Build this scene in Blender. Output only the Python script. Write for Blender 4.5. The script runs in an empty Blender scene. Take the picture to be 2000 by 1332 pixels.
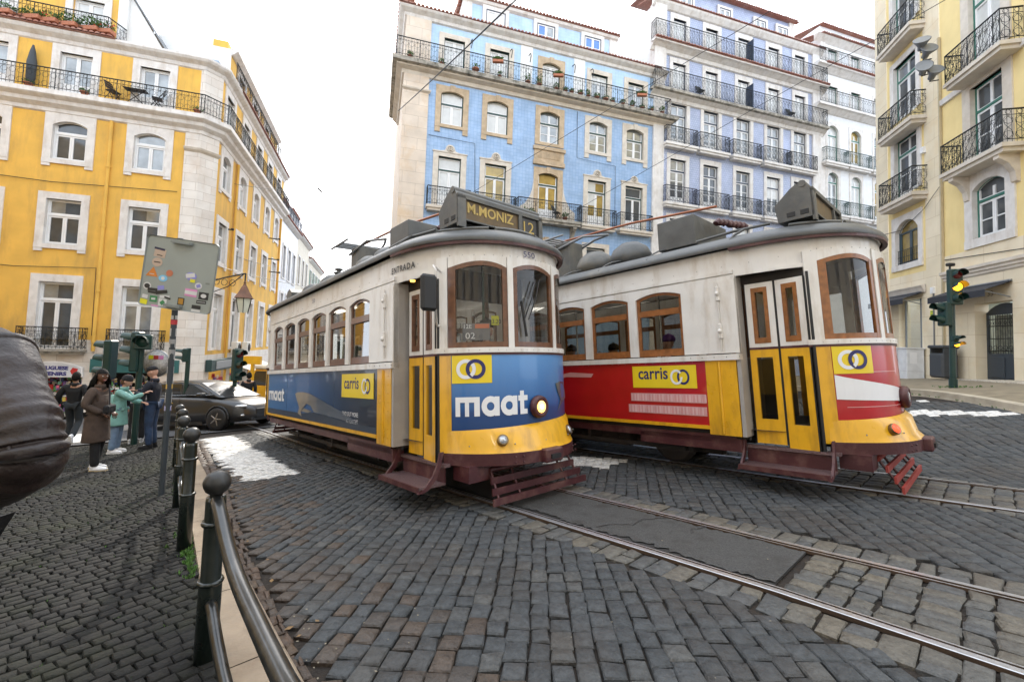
import bpy, bmesh, math, random
import numpy as np
from mathutils import Vector, Matrix
R = math.radians
random.seed(7); rng = np.random.default_rng(7)
scene = bpy.context.scene
C = scene.collection

# ------------------------------------------------------------------ camera, sky, sun, exposure
PITCH, ROLL, FPX, CX, CY = R(3.0), R(1.94), 850.0, 1000.0, 626.0
_cp, _sp, _cr, _sr = math.cos(PITCH), math.sin(PITCH), math.cos(ROLL), math.sin(ROLL)
FW = Vector((0, _cp, _sp)); _u0 = Vector((0, -_sp, _cp)); _r0 = Vector((1, 0, 0))
RT = _cr*_r0 + _sr*_u0; UP = -_sr*_r0 + _cr*_u0
CAM = Vector((0, 0, 1.5))
cd = bpy.data.cameras.new('camera'); cam = bpy.data.objects.new('camera', cd); C.objects.link(cam)
cd.sensor_width = 36; cd.lens = 36*FPX/2000; cd.shift_y = -0.02
cd.clip_start = 0.05; cd.clip_end = 500
cam.matrix_world = Matrix(((RT.x, UP.x, -FW.x, 0), (RT.y, UP.y, -FW.y, 0), (RT.z, UP.z, -FW.z, 1.5), (0, 0, 0, 1)))
scene.camera = cam

SUN_AZ, SUN_EL = R(-14), R(34)            # azimuth clockwise from +Y
w = bpy.data.worlds.new('World'); scene.world = w; w.use_nodes = True
nt = w.node_tree; nt.nodes.clear()
out = nt.nodes.new('ShaderNodeOutputWorld'); bg = nt.nodes.new('ShaderNodeBackground')
sky = nt.nodes.new('ShaderNodeTexSky'); sky.sky_type = 'NISHITA'; sky.sun_disc = False
sky.sun_elevation = SUN_EL; sky.sun_rotation = SUN_AZ
sky.air_density = 1.0; sky.dust_density = 6.0; sky.ozone_density = 1.0
mixc = nt.nodes.new('ShaderNodeMix'); mixc.data_type = 'RGBA'; mixc.blend_type = 'MIX'
mixc.inputs[0].default_value = 0.85
mixc.inputs[7].default_value = (9.1, 9.9, 11.0, 1)      # bright thin overcast in front of the blue
nt.links.new(sky.outputs[0], mixc.inputs[6]); nt.links.new(mixc.outputs[2], bg.inputs[0])
bg.inputs[1].default_value = 0.15
nt.links.new(bg.outputs[0], out.inputs[0])
sd = bpy.data.lights.new('sun', 'SUN'); sun = bpy.data.objects.new('sun', sd); C.objects.link(sun)
sd.energy = 2.0; sd.angle = R(2); sd.color = (1.0, 0.93, 0.82)
_sd = Vector((math.sin(SUN_AZ)*math.cos(SUN_EL), math.cos(SUN_AZ)*math.cos(SUN_EL), math.sin(SUN_EL)))
sun.rotation_euler = (-_sd).to_track_quat('-Z', 'Y').to_euler()
scene.view_settings.view_transform = 'Standard'; scene.view_settings.look = 'None'
scene.view_settings.exposure = 0.95; scene.view_settings.gamma = 1
scene.render.engine = 'CYCLES'
scene.cycles.max_bounces = 8; scene.cycles.transparent_max_bounces = 16

# ------------------------------------------------------------------ helpers
def ray(px, py): return (px-CX)/FPX*RT - (py-CY)/FPX*UP + FW
def at(px, py, Z): return CAM + ray(px, py)*Z
P0S = -3.3055225860658317
def gz(x, y):
    """height of the sloping street; it climbs a little more towards the right-hand pavement"""
    v = -0.745529*x - 0.666473*y - P0S
    t = min(1, max(0, (-v-5.2)/6.0))
    return .05864*x - .06471*y + .004 + .72*t*t*(3-2*t)
def gzn(x, y):
    v = -0.745529*x - 0.666473*y - P0S
    t = np.clip((-v-5.2)/6.0, 0, 1)
    return .05864*x - .06471*y + .004 + .72*t*t*(3-2*t)
# tram frame: X forward (downhill track towards us), Y to the far side, Z normal to the road
AX = Vector((0.663908, -0.742736, 0.086998)); NN = Vector((-0.058420, 0.064468, 0.996208)); SV = Vector((-0.745529, -0.666473, -0.00059))
T0 = Vector((0.42, 5.196, -0.307))
def tram_matrix(u=0, v=0, w=0):
    o = T0 + AX*u + SV*v + NN*w
    return Matrix(((AX.x, -SV.x, NN.x, o.x), (AX.y, -SV.y, NN.y, o.y), (AX.z, -SV.z, NN.z, o.z), (0, 0, 0, 1)))
def uv(u, v, w=0): return T0 + AX*u + SV*v + NN*w

def tag(o, label=None, cat=None, group=None, kind=None):
    if label: o['label'] = label
    if cat: o['category'] = cat
    if group: o['group'] = group
    if kind: o['kind'] = kind
    return o
def thing(name, label, cat, loc=(0, 0, 0), rz=0, group=None, M=None):
    o = bpy.data.objects.new(name, None); C.objects.link(o); o.empty_display_size = .1
    if M is not None: o.matrix_world = M
    else: o.location = loc; o.rotation_euler = (0, 0, rz)
    return tag(o, label, cat, group)
def dup(root, M=None, label=None, loc=None, rz=None):
    r = root.copy(); C.objects.link(r)
    if M is not None: r.matrix_world = M
    if loc is not None: r.location = loc
    if rz is not None: r.rotation_euler = (0, 0, rz)
    if label: r['label'] = label
    for ch in [o for o in C.objects if o.parent == root]:
        c = ch.copy(); C.objects.link(c); c.parent = r
        for g in [o for o in C.objects if o.parent == ch]:
            d = g.copy(); C.objects.link(d); d.parent = c
    return r

class MB:
    def __init__(s): s.v = []; s.f = []; s.m = []; s.sm = []; s.mats = []
    def mi(s, m):
        if m not in s.mats: s.mats.append(m)
        return s.mats.index(m)
    def add(s, V, F, m, smooth=False, M=None):
        b = len(s.v)
        if M is not None: V = [M @ Vector(p) for p in V]
        s.v += [tuple(p) for p in V]; k = s.mi(m)
        for f in F: s.f.append(tuple(b+i for i in f)); s.m.append(k); s.sm.append(smooth)
        return s
    def quad(s, a, b, c, d, m): return s.add([a, b, c, d], [(0, 1, 2, 3)], m)
    def poly(s, P, m): return s.add(P, [tuple(range(len(P)))], m)
    def box(s, x0, x1, y0, y1, z0, z1, m, M=None):
        V = [(x, y, z) for x in (x0, x1) for y in (y0, y1) for z in (z0, z1)]
        return s.add(V, [(0, 1, 3, 2), (4, 6, 7, 5), (0, 4, 5, 1), (2, 3, 7, 6), (0, 2, 6, 4), (1, 5, 7, 3)], m, M=M)
    def bbox(s, x0, x1, y0, y1, z0, z1, m, b=.01, M=None):
        """box with chamfered edges"""
        V = []; F = []
        b = min(b, (x1-x0)/2.1, (y1-y0)/2.1, (z1-z0)/2.1)
        xs = (x0, x1); ys = (y0, y1); zs = (z0, z1); idx = {}
        for i in (0, 1):
            for j in (0, 1):
                for k in (0, 1):
                    sx, sy, sz = (1, -1)[i], (1, -1)[j], (1, -1)[k]
                    for a, p in (('x', (xs[i], ys[j]+sy*b, zs[k]+sz*b)), ('y', (xs[i]+sx*b, ys[j], zs[k]+sz*b)), ('z', (xs[i]+sx*b, ys[j]+sy*b, zs[k]))):
                        idx[i, j, k, a] = len(V); V.append(p)
        g = lambda *q: idx[q]
        for i in (0, 1):
            F.append((g(i, 0, 0, 'x'), g(i, 1, 0, 'x'), g(i, 1, 1, 'x'), g(i, 0, 1, 'x')))
            F.append((g(0, i, 0, 'y'), g(1, i, 0, 'y'), g(1, i, 1, 'y'), g(0, i, 1, 'y')))
            F.append((g(0, 0, i, 'z'), g(1, 0, i, 'z'), g(1, 1, i, 'z'), g(0, 1, i, 'z')))
            for j in (0, 1):
                F.append((g(i, j, 0, 'x'), g(i, j, 1, 'x'), g(i, j, 1, 'y'), g(i, j, 0, 'y')))
                F.append((g(i, 0, j, 'x'), g(i, 1, j, 'x'), g(i, 1, j, 'z'), g(i, 0, j, 'z')))
                F.append((g(0, i, j, 'y'), g(1, i, j, 'y'), g(1, i, j, 'z'), g(0, i, j, 'z')))
                for k in (0, 1): F.append((g(i, j, k, 'x'), g(i, j, k, 'y'), g(i, j, k, 'z')))
        return s.add(V, F, m, M=M)
    def tube(s, P, r, m, n=8, caps=True, smooth=True):
        P = [Vector(p) for p in P]; rr = r if isinstance(r, (list, tuple)) else [r]*len(P)
        V = []; F = []; up = None
        for i, p in enumerate(P):
            t = (P[min(i+1, len(P)-1)]-P[max(i-1, 0)])
            if t.length < 1e-9: t = Vector((0, 0, 1))
            t.normalize()
            if up is None:
                up = Vector((0, 0, 1)) if abs(t.z) < .9 else Vector((1, 0, 0))
            a = t.cross(up)
            if a.length < 1e-6: a = t.cross(Vector((0, 1, 0)))
            a.normalize(); b = t.cross(a); up = -b if False else up
            for k in range(n):
                q = 2*math.pi*k/n; V.append(p + (a*math.cos(q)+b*math.sin(q))*rr[i])
        for i in range(len(P)-1):
            for k in range(n):
                k2 = (k+1) % n; F.append((i*n+k, i*n+k2, (i+1)*n+k2, (i+1)*n+k))
        s.add(V, F, m, smooth)
        if caps and n > 2: s.add(V[:n], [tuple(range(n-1, -1, -1))], m); s.add(V[-n:], [tuple(range(n))], m)
        return s
    def bar(s, a, b, r, m): return s.tube([a, b], r, m, n=4, caps=False, smooth=False)
    def lathe(s, prof, m, c=(0, 0, 0), n=20, M=None, smooth=True, sx=1, sy=1):
        V = []; F = []
        for r, z in prof:
            for k in range(n):
                q = 2*math.pi*k/n; V.append((c[0]+r*sx*math.cos(q), c[1]+r*sy*math.sin(q), c[2]+z))
        for i in range(len(prof)-1):
            for k in range(n):
                k2 = (k+1) % n; F.append((i*n+k, i*n+k2, (i+1)*n+k2, (i+1)*n+k))
        if prof[0][0] > 1e-6: F.append(tuple(range(n-1, -1, -1)))
        if prof[-1][0] > 1e-6: F.append(tuple((len(prof)-1)*n+k for k in range(n)))
        return s.add(V, F, m, smooth, M)
    def ball(s, c, r, m, n=14, k=10, M=None):
        rx, ry, rz = r if isinstance(r, (tuple, list)) else (r, r, r)
        prof = [(math.sin(math.pi*i/k), -math.cos(math.pi*i/k)) for i in range(k+1)]
        V = []; F = []
        for a, z in prof:
            for j in range(n):
                q = 2*math.pi*j/n; V.append((c[0]+rx*a*math.cos(q), c[1]+ry*a*math.sin(q), c[2]+rz*z))
        for i in range(k):
            for j in range(n):
                j2 = (j+1) % n; F.append((i*n+j, i*n+j2, (i+1)*n+j2, (i+1)*n+j))
        return s.add(V, F, m, True, M)
    def prism(s, P, y0, y1, m, M=None):
        """P in (x,z); extruded along y"""
        n = len(P); V = [(x, y0, z) for x, z in P]+[(x, y1, z) for x, z in P]
        F = [tuple(range(n)), tuple(range(2*n-1, n-1, -1))]+[(i, (i+1) % n, n+(i+1) % n, n+i) for i in range(n)]
        return s.add(V, F, m, M=M)
    def ring(s, c, r, t, m, plane='xz', n=10):
        V = [(c[0]+r*math.cos(2*math.pi*k/n), c[1], c[2]+r*math.sin(2*math.pi*k/n)) if plane == 'xz' else (c[0]+r*math.cos(2*math.pi*k/n), c[1]+r*math.sin(2*math.pi*k/n), c[2]) for k in range(n+1)]
        return s.tube(V, t, m, n=4, caps=False)
    def mesh(s, me_name, M=None):
        me = bpy.data.meshes.new(me_name); me.from_pydata(s.v, [], s.f)
        for m in s.mats: me.materials.append(m)
        me.polygons.foreach_set('material_index', s.m); me.polygons.foreach_set('use_smooth', s.sm)
        me.update(); return me
    def build(s, name, parent=None, recalc=True):
        me = s.mesh(name)
        if recalc and len(s.f) < 60000:
            bm = bmesh.new(); bm.from_mesh(me); bmesh.ops.recalc_face_normals(bm, faces=bm.faces); bm.to_mesh(me); bm.free()
        o = bpy.data.objects.new(name, me); C.objects.link(o)
        if parent is not None: o.parent = parent
        return o

def text_geo(body, size, bold=0.0, align='LEFT', space=1.0):
    cu = bpy.data.curves.new('t', 'FONT'); cu.body = body; cu.size = size; cu.offset = bold; cu.align_x = align
    cu.space_character = space; cu.resolution_u = 3; cu.fill_mode = 'FRONT'
    o = bpy.data.objects.new('t', cu); C.objects.link(o)
    dg = bpy.context.evaluated_depsgraph_get(); me = bpy.data.meshes.new_from_object(o.evaluated_get(dg))
    V = [tuple(v.co) for v in me.vertices]; F = [tuple(p.vertices) for p in me.polygons]
    bpy.data.objects.remove(o); bpy.data.curves.remove(cu); bpy.data.meshes.remove(me)
    return V, F
def put_text(mb, body, size, m, fn, bold=0.0, align='LEFT', space=1.0, width=None):
    """fn(x, y) -> 3D point for the flat text coordinates; width stretches the text to that length"""
    V, F = text_geo(body, size, bold, align, space)
    if not V: return
    if width:
        x0 = min(p[0] for p in V); x1 = max(p[0] for p in V); k = width/(x1-x0)
        V = [((p[0]-x0)*k, p[1], 0) for p in V]
    mb.add([fn(p[0], p[1]) for p in V], F, m)

# ------------------------------------------------------------------ materials
def _n(nt, t, **k):
    x = nt.nodes.new(t)
    for a, b in k.items(): setattr(x, a, b)
    return x
def mat(name, col, rough=.6, metal=0, var=.12, scale=4, bump=.0, bscale=40, dirt=None, dirt_amt=.0, dscale=1.2, spec=None, coat=0, emit=None, estr=0, streak=None):
    m = bpy.data.materials.new(name); m.use_nodes = True; nt = m.node_tree; b = nt.nodes['Principled BSDF']
    tc = _n(nt, 'ShaderNodeTexCoord'); nz = _n(nt, 'ShaderNodeTexNoise'); nz.inputs['Scale'].default_value = scale; nz.inputs['Detail'].default_value = 6
    nt.links.new(tc.outputs['Object'], nz.inputs['Vector'])
    r = _n(nt, 'ShaderNodeMapRange'); r.inputs[1].default_value = .3; r.inputs[2].default_value = .7
    r.inputs[3].default_value = 1-var; r.inputs[4].default_value = 1+var*.6
    nt.links.new(nz.outputs[0], r.inputs[0])
    mul = _n(nt, 'ShaderNodeVectorMath', operation='SCALE'); mul.inputs[0].default_value = col[:3]
    nt.links.new(r.outputs[0], mul.inputs['Scale']); cur = mul.outputs[0]
    if dirt is not None:
        n2 = _n(nt, 'ShaderNodeTexNoise'); n2.inputs['Scale'].default_value = dscale; n2.inputs['Detail'].default_value = 9; n2.inputs['Roughness'].default_value = .65
        if streak:
            mp = _n(nt, 'ShaderNodeMapping'); mp.inputs['Scale'].default_value = (1, 1, streak); nt.links.new(tc.outputs['Object'], mp.inputs[0]); nt.links.new(mp.outputs[0], n2.inputs['Vector'])
        else: nt.links.new(tc.outputs['Object'], n2.inputs['Vector'])
        r2 = _n(nt, 'ShaderNodeMapRange'); r2.inputs[1].default_value = .48; r2.inputs[2].default_value = .72; r2.inputs[3].default_value = 0; r2.inputs[4].default_value = dirt_amt
        nt.links.new(n2.outputs[0], r2.inputs[0])
        mx = _n(nt, 'ShaderNodeMix', data_type='RGBA'); nt.links.new(r2.outputs[0], mx.inputs[0]); nt.links.new(cur, mx.inputs[6]); mx.inputs[7].default_value = (*dirt[:3], 1)
        cur = mx.outputs[2]
    nt.links.new(cur, b.inputs['Base Color'])
    b.inputs['Roughness'].default_value = rough; b.inputs['Metallic'].default_value = metal
    if spec is not None: b.inputs['Specular IOR Level'].default_value = spec
    if coat: b.inputs['Coat Weight'].default_value = coat; b.inputs['Coat Roughness'].default_value = .08
    rr = _n(nt, 'ShaderNodeMapRange'); rr.inputs[3].default_value = max(0, rough-.08); rr.inputs[4].default_value = min(1, rough+.1)
    nt.links.new(nz.outputs[0], rr.inputs[0]); nt.links.new(rr.outputs[0], b.inputs['Roughness'])
    if bump:
        n3 = _n(nt, 'ShaderNodeTexNoise'); n3.inputs['Scale'].default_value = bscale; n3.inputs['Detail'].default_value = 5
        nt.links.new(tc.outputs['Object'], n3.inputs['Vector'])
        bp = _n(nt, 'ShaderNodeBump'); bp.inputs['Strength'].default_value = bump; bp.inputs['Distance'].default_value = .02
        nt.links.new(n3.outputs[0], bp.inputs['Height']); nt.links.new(bp.outputs[0], b.inputs['Normal'])
    if emit: b.inputs['Emission Color'].default_value = (*emit, 1); b.inputs['Emission Strength'].default_value = estr
    return m
def brickmat(name, c1, c2, mortar, bw, bh, ms=.01, rough=.5, offs=.5, bump=.3, var=.2, stain=None, stain_amt=.4):
    """masonry or tiles laid on the local x-z plane"""
    m = bpy.data.materials.new(name); m.use_nodes = True; nt = m.node_tree; b = nt.nodes['Principled BSDF']
    tc = _n(nt, 'ShaderNodeTexCoord'); sp = _n(nt, 'ShaderNodeSeparateXYZ'); cb = _n(nt, 'ShaderNodeCombineXYZ')
    ad = _n(nt, 'ShaderNodeMath', operation='ADD')
    nt.links.new(tc.outputs['Object'], sp.inputs[0]); nt.links.new(sp.outputs[0], ad.inputs[0]); nt.links.new(sp.outputs[1], ad.inputs[1])
    nt.links.new(ad.outputs[0], cb.inputs[0]); nt.links.new(sp.outputs[2], cb.inputs[1])
    br = _n(nt, 'ShaderNodeTexBrick'); br.offset = offs; br.inputs['Color1'].default_value = (*c1, 1); br.inputs['Color2'].default_value = (*c2, 1)
    br.inputs['Mortar'].default_value = (*mortar, 1); br.inputs['Scale'].default_value = 1; br.inputs['Mortar Size'].default_value = ms
    br.inputs['Brick Width'].default_value = bw; br.inputs['Row Height'].default_value = bh; br.inputs['Mortar Smooth'].default_value = .3
    nt.links.new(cb.outputs[0], br.inputs['Vector'])
    nz = _n(nt, 'ShaderNodeTexNoise'); nz.inputs['Scale'].default_value = 1.3; nz.inputs['Detail'].default_value = 8; nt.links.new(tc.outputs['Object'], nz.inputs['Vector'])
    r = _n(nt, 'ShaderNodeMapRange'); r.inputs[1].default_value = .3; r.inputs[2].default_value = .7; r.inputs[3].default_value = 1-var; r.inputs[4].default_value = 1+var*.5
    nt.links.new(nz.outputs[0], r.inputs[0])
    mu = _n(nt, 'ShaderNodeVectorMath', operation='SCALE'); nt.links.new(br.outputs[0], mu.inputs[0]); nt.links.new(r.outputs[0], mu.inputs['Scale'])
    cur = mu.outputs[0]
    if stain:
        n2 = _n(nt, 'ShaderNodeTexNoise'); n2.inputs['Scale'].default_value = .9; n2.inputs['Detail'].default_value = 10; n2.inputs['Roughness'].default_value = .7
        nt.links.new(tc.outputs['Object'], n2.inputs['Vector'])
        r2 = _n(nt, 'ShaderNodeMapRange'); r2.inputs[1].default_value = .5; r2.inputs[2].default_value = .68; r2.inputs[4].default_value = stain_amt
        nt.links.new(n2.outputs[0], r2.inputs[0])
        mx = _n(nt, 'ShaderNodeMix', data_type='RGBA'); nt.links.new(r2.outputs[0], mx.inputs[0]); nt.links.new(cur, mx.inputs[6]); mx.inputs[7].default_value = (*stain, 1); cur = mx.outputs[2]
    nt.links.new(cur, b.inputs['Base Color']); b.inputs['Roughness'].default_value = rough
    bp = _n(nt, 'ShaderNodeBump'); bp.inputs['Strength'].default_value = bump; bp.inputs['Distance'].default_value = .01; bp.invert = True
    nt.links.new(br.outputs['Fac'], bp.inputs['Height']); nt.links.new(bp.outputs[0], b.inputs['Normal'])
    return m
def glassmat(name, tint=(.8, .85, .85), refl=1.0, rough=.02):
    m = bpy.data.materials.new(name); m.use_nodes = True; nt = m.node_tree; nt.nodes.clear()
    o = _n(nt, 'ShaderNodeOutputMaterial'); g = _n(nt, 'ShaderNodeBsdfGlossy'); t = _n(nt, 'ShaderNodeBsdfTransparent'); mx = _n(nt, 'ShaderNodeMixShader'); fr = _n(nt, 'ShaderNodeLayerWeight'); pw = _n(nt, 'ShaderNodeMath', operation='POWER'); pw.inputs[1].default_value = 3
    fr.inputs[0].default_value = .5; nt.links.new(fr.outputs['Facing'], pw.inputs[0]); t.inputs[0].default_value = (*tint, 1); g.inputs['Roughness'].default_value = rough
    ml = _n(nt, 'ShaderNodeMath', operation='MULTIPLY_ADD'); ml.inputs[1].default_value = refl; ml.inputs[2].default_value = .045; nt.links.new(pw.outputs[0], ml.inputs[0])
    nt.links.new(ml.outputs[0], mx.inputs[0]); nt.links.new(t.outputs[0], mx.inputs[1]); nt.links.new(g.outputs[0], mx.inputs[2]); nt.links.new(mx.outputs[0], o.inputs[0])
    return m
STONE = mat('limestone', (.64, .58, .5), .7, var=.12, dirt=(.4, .3, .2), dirt_amt=.45, bump=.25, bscale=18)
STONEW = mat('pale limestone', (.72, .69, .66), .7, var=.1, dirt=(.42, .34, .26), dirt_amt=.55, dscale=3, streak=.35, bump=.2, bscale=20)
GOLDSTONE = mat('honey stone', (.52, .4, .27), .75, var=.2, dirt=(.3, .2, .1), dirt_amt=.5, bump=.3, bscale=20)
MOSSY = mat('mossy ledge stone', (.4, .37, .32), .85, var=.4, dirt=(.035, .038, .025), dirt_amt=1, dscale=2.6, bump=.5)
WHITE = mat('white joinery paint', (.8, .8, .8), .45, var=.04)
WHITEWALL = mat('white render', (.78, .78, .77), .8, var=.05, dirt=(.55, .53, .5), dirt_amt=.3)
DKGREEN = mat('dark green paint', (.02, .06, .055), .4, var=.15)
GREENP = mat('green joinery', (.03, .16, .12), .4, var=.1)
IRON = mat('wrought iron', (.02, .023, .025), .5, metal=.3, var=.3)
NAVYP = mat('navy joinery', (.02, .035, .07), .4)
TERRA = mat('terracotta', (.42, .16, .09), .8, var=.25, scale=12)
TILE = mat('roof tile', (.33, .14, .1), .85, var=.35, scale=9, dirt=(.5, .4, .35), dirt_amt=.4)
LEAF = mat('leaf green', (.07, .16, .03), .6, var=.5, scale=20)
FLOWER = mat('red petals', (.7, .05, .04), .6)
PANE_D = mat('window glass, dark room', (.09, .1, .11), .06, metal=.25, var=.3, scale=1.5, spec=.8)
PANE_B = mat('window glass, white blind', (.6, .61, .6), .1, var=.08, spec=.8)
PANE_R = mat('window glass, curtained', (.3, .32, .33), .05, metal=.35, var=.3, scale=2, spec=.9)
PANE_Y = mat('window glass, amber room', (.36, .26, .08), .07, metal=.25, var=.5, scale=1.3, spec=.8)  # reflection of the ochre building opposite, put into the pane colour
PANES = [PANE_D, PANE_B, PANE_R]
BLACK = mat('black rubber', (.012, .012, .013), .55)
GREY = mat('grey metal', (.22, .23, .24), .45, metal=.4)
# ------------------------------------------------------------------ facade kit (local x along the wall, y into the building, z up)
def facade_frame(x, y, yaw):
    a = R(yaw); return Matrix(((math.sin(a), -math.cos(a), 0, x), (math.cos(a), math.sin(a), 0, y), (0, 0, 1, 0), (0, 0, 0, 1)))
def wall_panel(mb, x0, x1, z0, z1, holes, m, y=0, reveal=.22, mr=None):
    """flat wall with rectangular holes, and the reveals of the holes"""
    hs = [(max(a, x0), min(b, x1), max(c, z0), min(d, z1)) for a, b, c, d in holes if a < x1 and b > x0 and c < z1 and d > z0]
    xs = sorted({x0, x1, *[h[0] for h in hs], *[h[1] for h in hs]}); zs = sorted({z0, z1, *[h[2] for h in hs], *[h[3] for h in hs]})
    for i in range(len(xs)-1):
        run = None
        for j in range(len(zs)-1):
            cx, cz = (xs[i]+xs[i+1])/2, (zs[j]+zs[j+1])/2
            solid = not any(h[0] < cx < h[1] and h[2] < cz < h[3] for h in hs)
            if solid and run is None: run = zs[j]
            if run is not None and (not solid or j == len(zs)-2):
                ze = zs[j+1] if solid else zs[j]
                mb.quad((xs[i], y, run), (xs[i+1], y, run), (xs[i+1], y, ze), (xs[i], y, ze), m); run = None
    mr = mr or m
    for a, b, c, d in hs:
        mb.quad((a, y, c), (a, y+reveal, c), (a, y+reveal, d), (a, y, d), mr); mb.quad((b, y, c), (b, y, d), (b, y+reveal, d), (b, y+reveal, c), mr)
        mb.quad((a, y, d), (a, y+reveal, d), (b, y+reveal, d), (b, y, d), mr); mb.quad((a, y, c), (b, y, c), (b, y+reveal, c), (a, y+reveal, c), mr)
def arch_pts(x0, x1, zs, rise, n=8):
    """points along a segmental arch from x0 to x1, springing at zs"""
    c = (x1-x0)/2; r = (c*c+rise*rise)/(2*rise); zc = zs+rise-r; a = math.asin(min(1, c/r)); xm = (x0+x1)/2
    return [(xm+r*math.sin(-a+2*a*i/n), zc+r*math.cos(-a+2*a*i/n)) for i in range(n+1)]
def surround(name, parent, x0, x1, z0, z1, wd, m, y=0, arch=0, ears=0, sill=.16, crest=None, proud=.05, top=None, keystone=False):
    """stone frame round an opening x0..x1, z0..z1 (z1 = crown of the arch)"""
    mb = MB(); tp = wd if top is None else top
    X0, X1, Z1 = x0-wd, x1+wd, z1+tp; Z0 = z0-sill
    yo = y-proud; yi = y+.2
    inner = [(x0, z0)]+(arch_pts(x0, x1, z1-arch, arch) if arch else [(x0, z1), (x1, z1)])+[(x1, z0)]
    n = len(inner)
    if arch: outer = [(X0, z0)]+[(X0+(X1-X0)*i/(n-3), Z1) for i in range(n-2)]+[(X1, z0)]
    else: outer = [(X0, z0), (X0, Z1), (X1, Z1), (X1, z0)]
    V = [(a, yo, b) for a, b in inner]+[(a, yo, b) for a, b in outer]+[(a, yi, b) for a, b in inner]+[(a, y+.01, b) for a, b in outer]
    F = []
    for i in range(n-1):
        F.append((i, i+1, n+i+1, n+i)); F.append((i, 2*n+i, 2*n+i+1, i+1)); F.append((n+i, n+i+1, 3*n+i+1, 3*n+i))
    mb.add(V, F, m)
    if sill: mb.box(X0, X1, yo-.02, yi, Z0, z0, m)
    if ears:
        mb.box(X0, X0+wd, yo-.004, y+.01, Z0-ears, Z0-.001, m); mb.box(X1-wd, X1, yo-.004, y+.01, Z0-ears, Z0-.001, m)
    if keystone:
        xm = (x0+x1)/2; mb.prism([(xm-.09, z1-.03), (xm+.09, z1-.03), (xm+.15, Z1+.05), (xm-.15, Z1+.05)], yo-.04, yo+.01, m)
    if crest:
        xm = (x0+x1)/2; h = crest
        P = [(xm-.75, Z1-.01), (xm-.45, Z1+.1*h), (xm-.3, Z1+.2*h), (xm-.22, Z1+.75*h), (xm-.1, Z1+h), (xm+.1, Z1+h), (xm+.22, Z1+.75*h), (xm+.3, Z1+.2*h), (xm+.45, Z1+.1*h), (xm+.75, Z1-.01)]
        mb.prism(P, yo-.003, y+.01, m); mb.ring((xm, yo-.03, Z1+.42*h), .17, .035, m, n=12); mb.ring((xm, yo-.03, Z1+.42*h), .08, .03, m, n=10)
        mb.box(X0-.04, X1+.04, yo-.03, y+.01, Z1-.05, Z1+.015, m)
    return mb.build(name, parent)
def window(parent, x0, x1, z0, z1, frame=WHITE, outer=None, transom=None, bars=0, arch=0, pane=None, y=.16, panel=0, shut=False):
    """casement pair: frame + sashes in one mesh, panes as a sub-part"""
    mb = MB(); fo = outer or frame; t = .05; xm = (x0+x1)/2
    zt = z1-arch
    mb.box(x0, x0+t, y-.05, y+.05, z0, zt, fo); mb.box(x1-t, x1, y-.05, y+.05, z0, zt, fo)
    if not arch: mb.box(x0+t, x1-t, y-.05, y+.05, z1-t, z1, fo)
    else:
        P = arch_pts(x0, x1, zt, arch); Q = arch_pts(x0+t, x1-t, zt, arch-t*.7)
        for i in range(len(P)-1):
            mb.add([(P[i][0], y-.05, P[i][1]), (P[i+1][0], y-.05, P[i+1][1]), (Q[i+1][0], y-.05, Q[i+1][1]), (Q[i][0], y-.05, Q[i][1])], [(0, 1, 2, 3)], fo)
    mb.box(x0+t, x1-t, y-.05, y+.05, z0, z0+t*.8, fo)
    a, b = x0+t, x1-t; top = zt if arch else z1-t
    if transom: mb.box(a, b, y-.055, y+.04, transom-.045, transom+.045, fo); st = transom-.045
    else: st = top
    s = .075
    for u, v in ((a, xm), (xm, b)):
        mb.box(u+.004, u+s, y-.03, y+.02, z0+t, st, frame); mb.box(v-s, v-.004, y-.03, y+.02, z0+t, st, frame)
        mb.box(u+s, v-s, y-.028, y+.018, st-s, st-.004, frame); mb.box(u+s, v-s, y-.028, y+.018, z0+t, z0+t+s+panel, frame)
        for k in range(bars):
            zz = z0+panel+(st-z0-panel)*(k+1)/(bars+1); mb.box(u+s, v-s, y-.02, y+.01, zz-.02, zz+.02, frame)
    if transom:
        for u, v in (((a, b),) if not bars else ((a, xm), (xm, b))):
            mb.box(u+.004, u+.05, y-.03, y+.02, st+.09, top, frame); mb.box(v-.05, v-.004, y-.03, y+.02, st+.09, top, frame)
            if not arch: mb.box(u+.05, v-.05, y-.028, y+.018, top-.05, top-.004, frame)
            mb.box(u+.05, v-.05, y-.028, y+.018, st+.09, st+.13, frame)
    w = mb.build('window', parent)
    g = MB(); p = pane or random.choice(PANES)
    pts = [(x0+.01, z0+.01)]+([(x1-.01, z0+.01)])+(list(reversed(arch_pts(x0+.01, x1-.01, zt, arch-.01))) if arch else [(x1-.01, z1-.01), (x0+.01, z1-.01)])
    tl = random.uniform(-.012, .012)
    g.poly([(px, y+.005+tl*(px-xm), pz) for px, pz in pts], p)
    if p is not PANE_B and random.random() < .5 and not arch:
        f = random.uniform(.25, .75); hx = random.choice([(x0, xm), (xm, x1), (x0, x1), (x0, x1)]); zb = z1-(z1-z0)*f
        g.quad((hx[0]+.02, y-.003, zb), (hx[1]-.02, y-.003, zb), (hx[1]-.02, y-.003, z1-.02), (hx[0]+.02, y-.003, z1-.02), random.choice([PANE_B, PANE_R]))
    g.build('pane', w)
    return w
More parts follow.
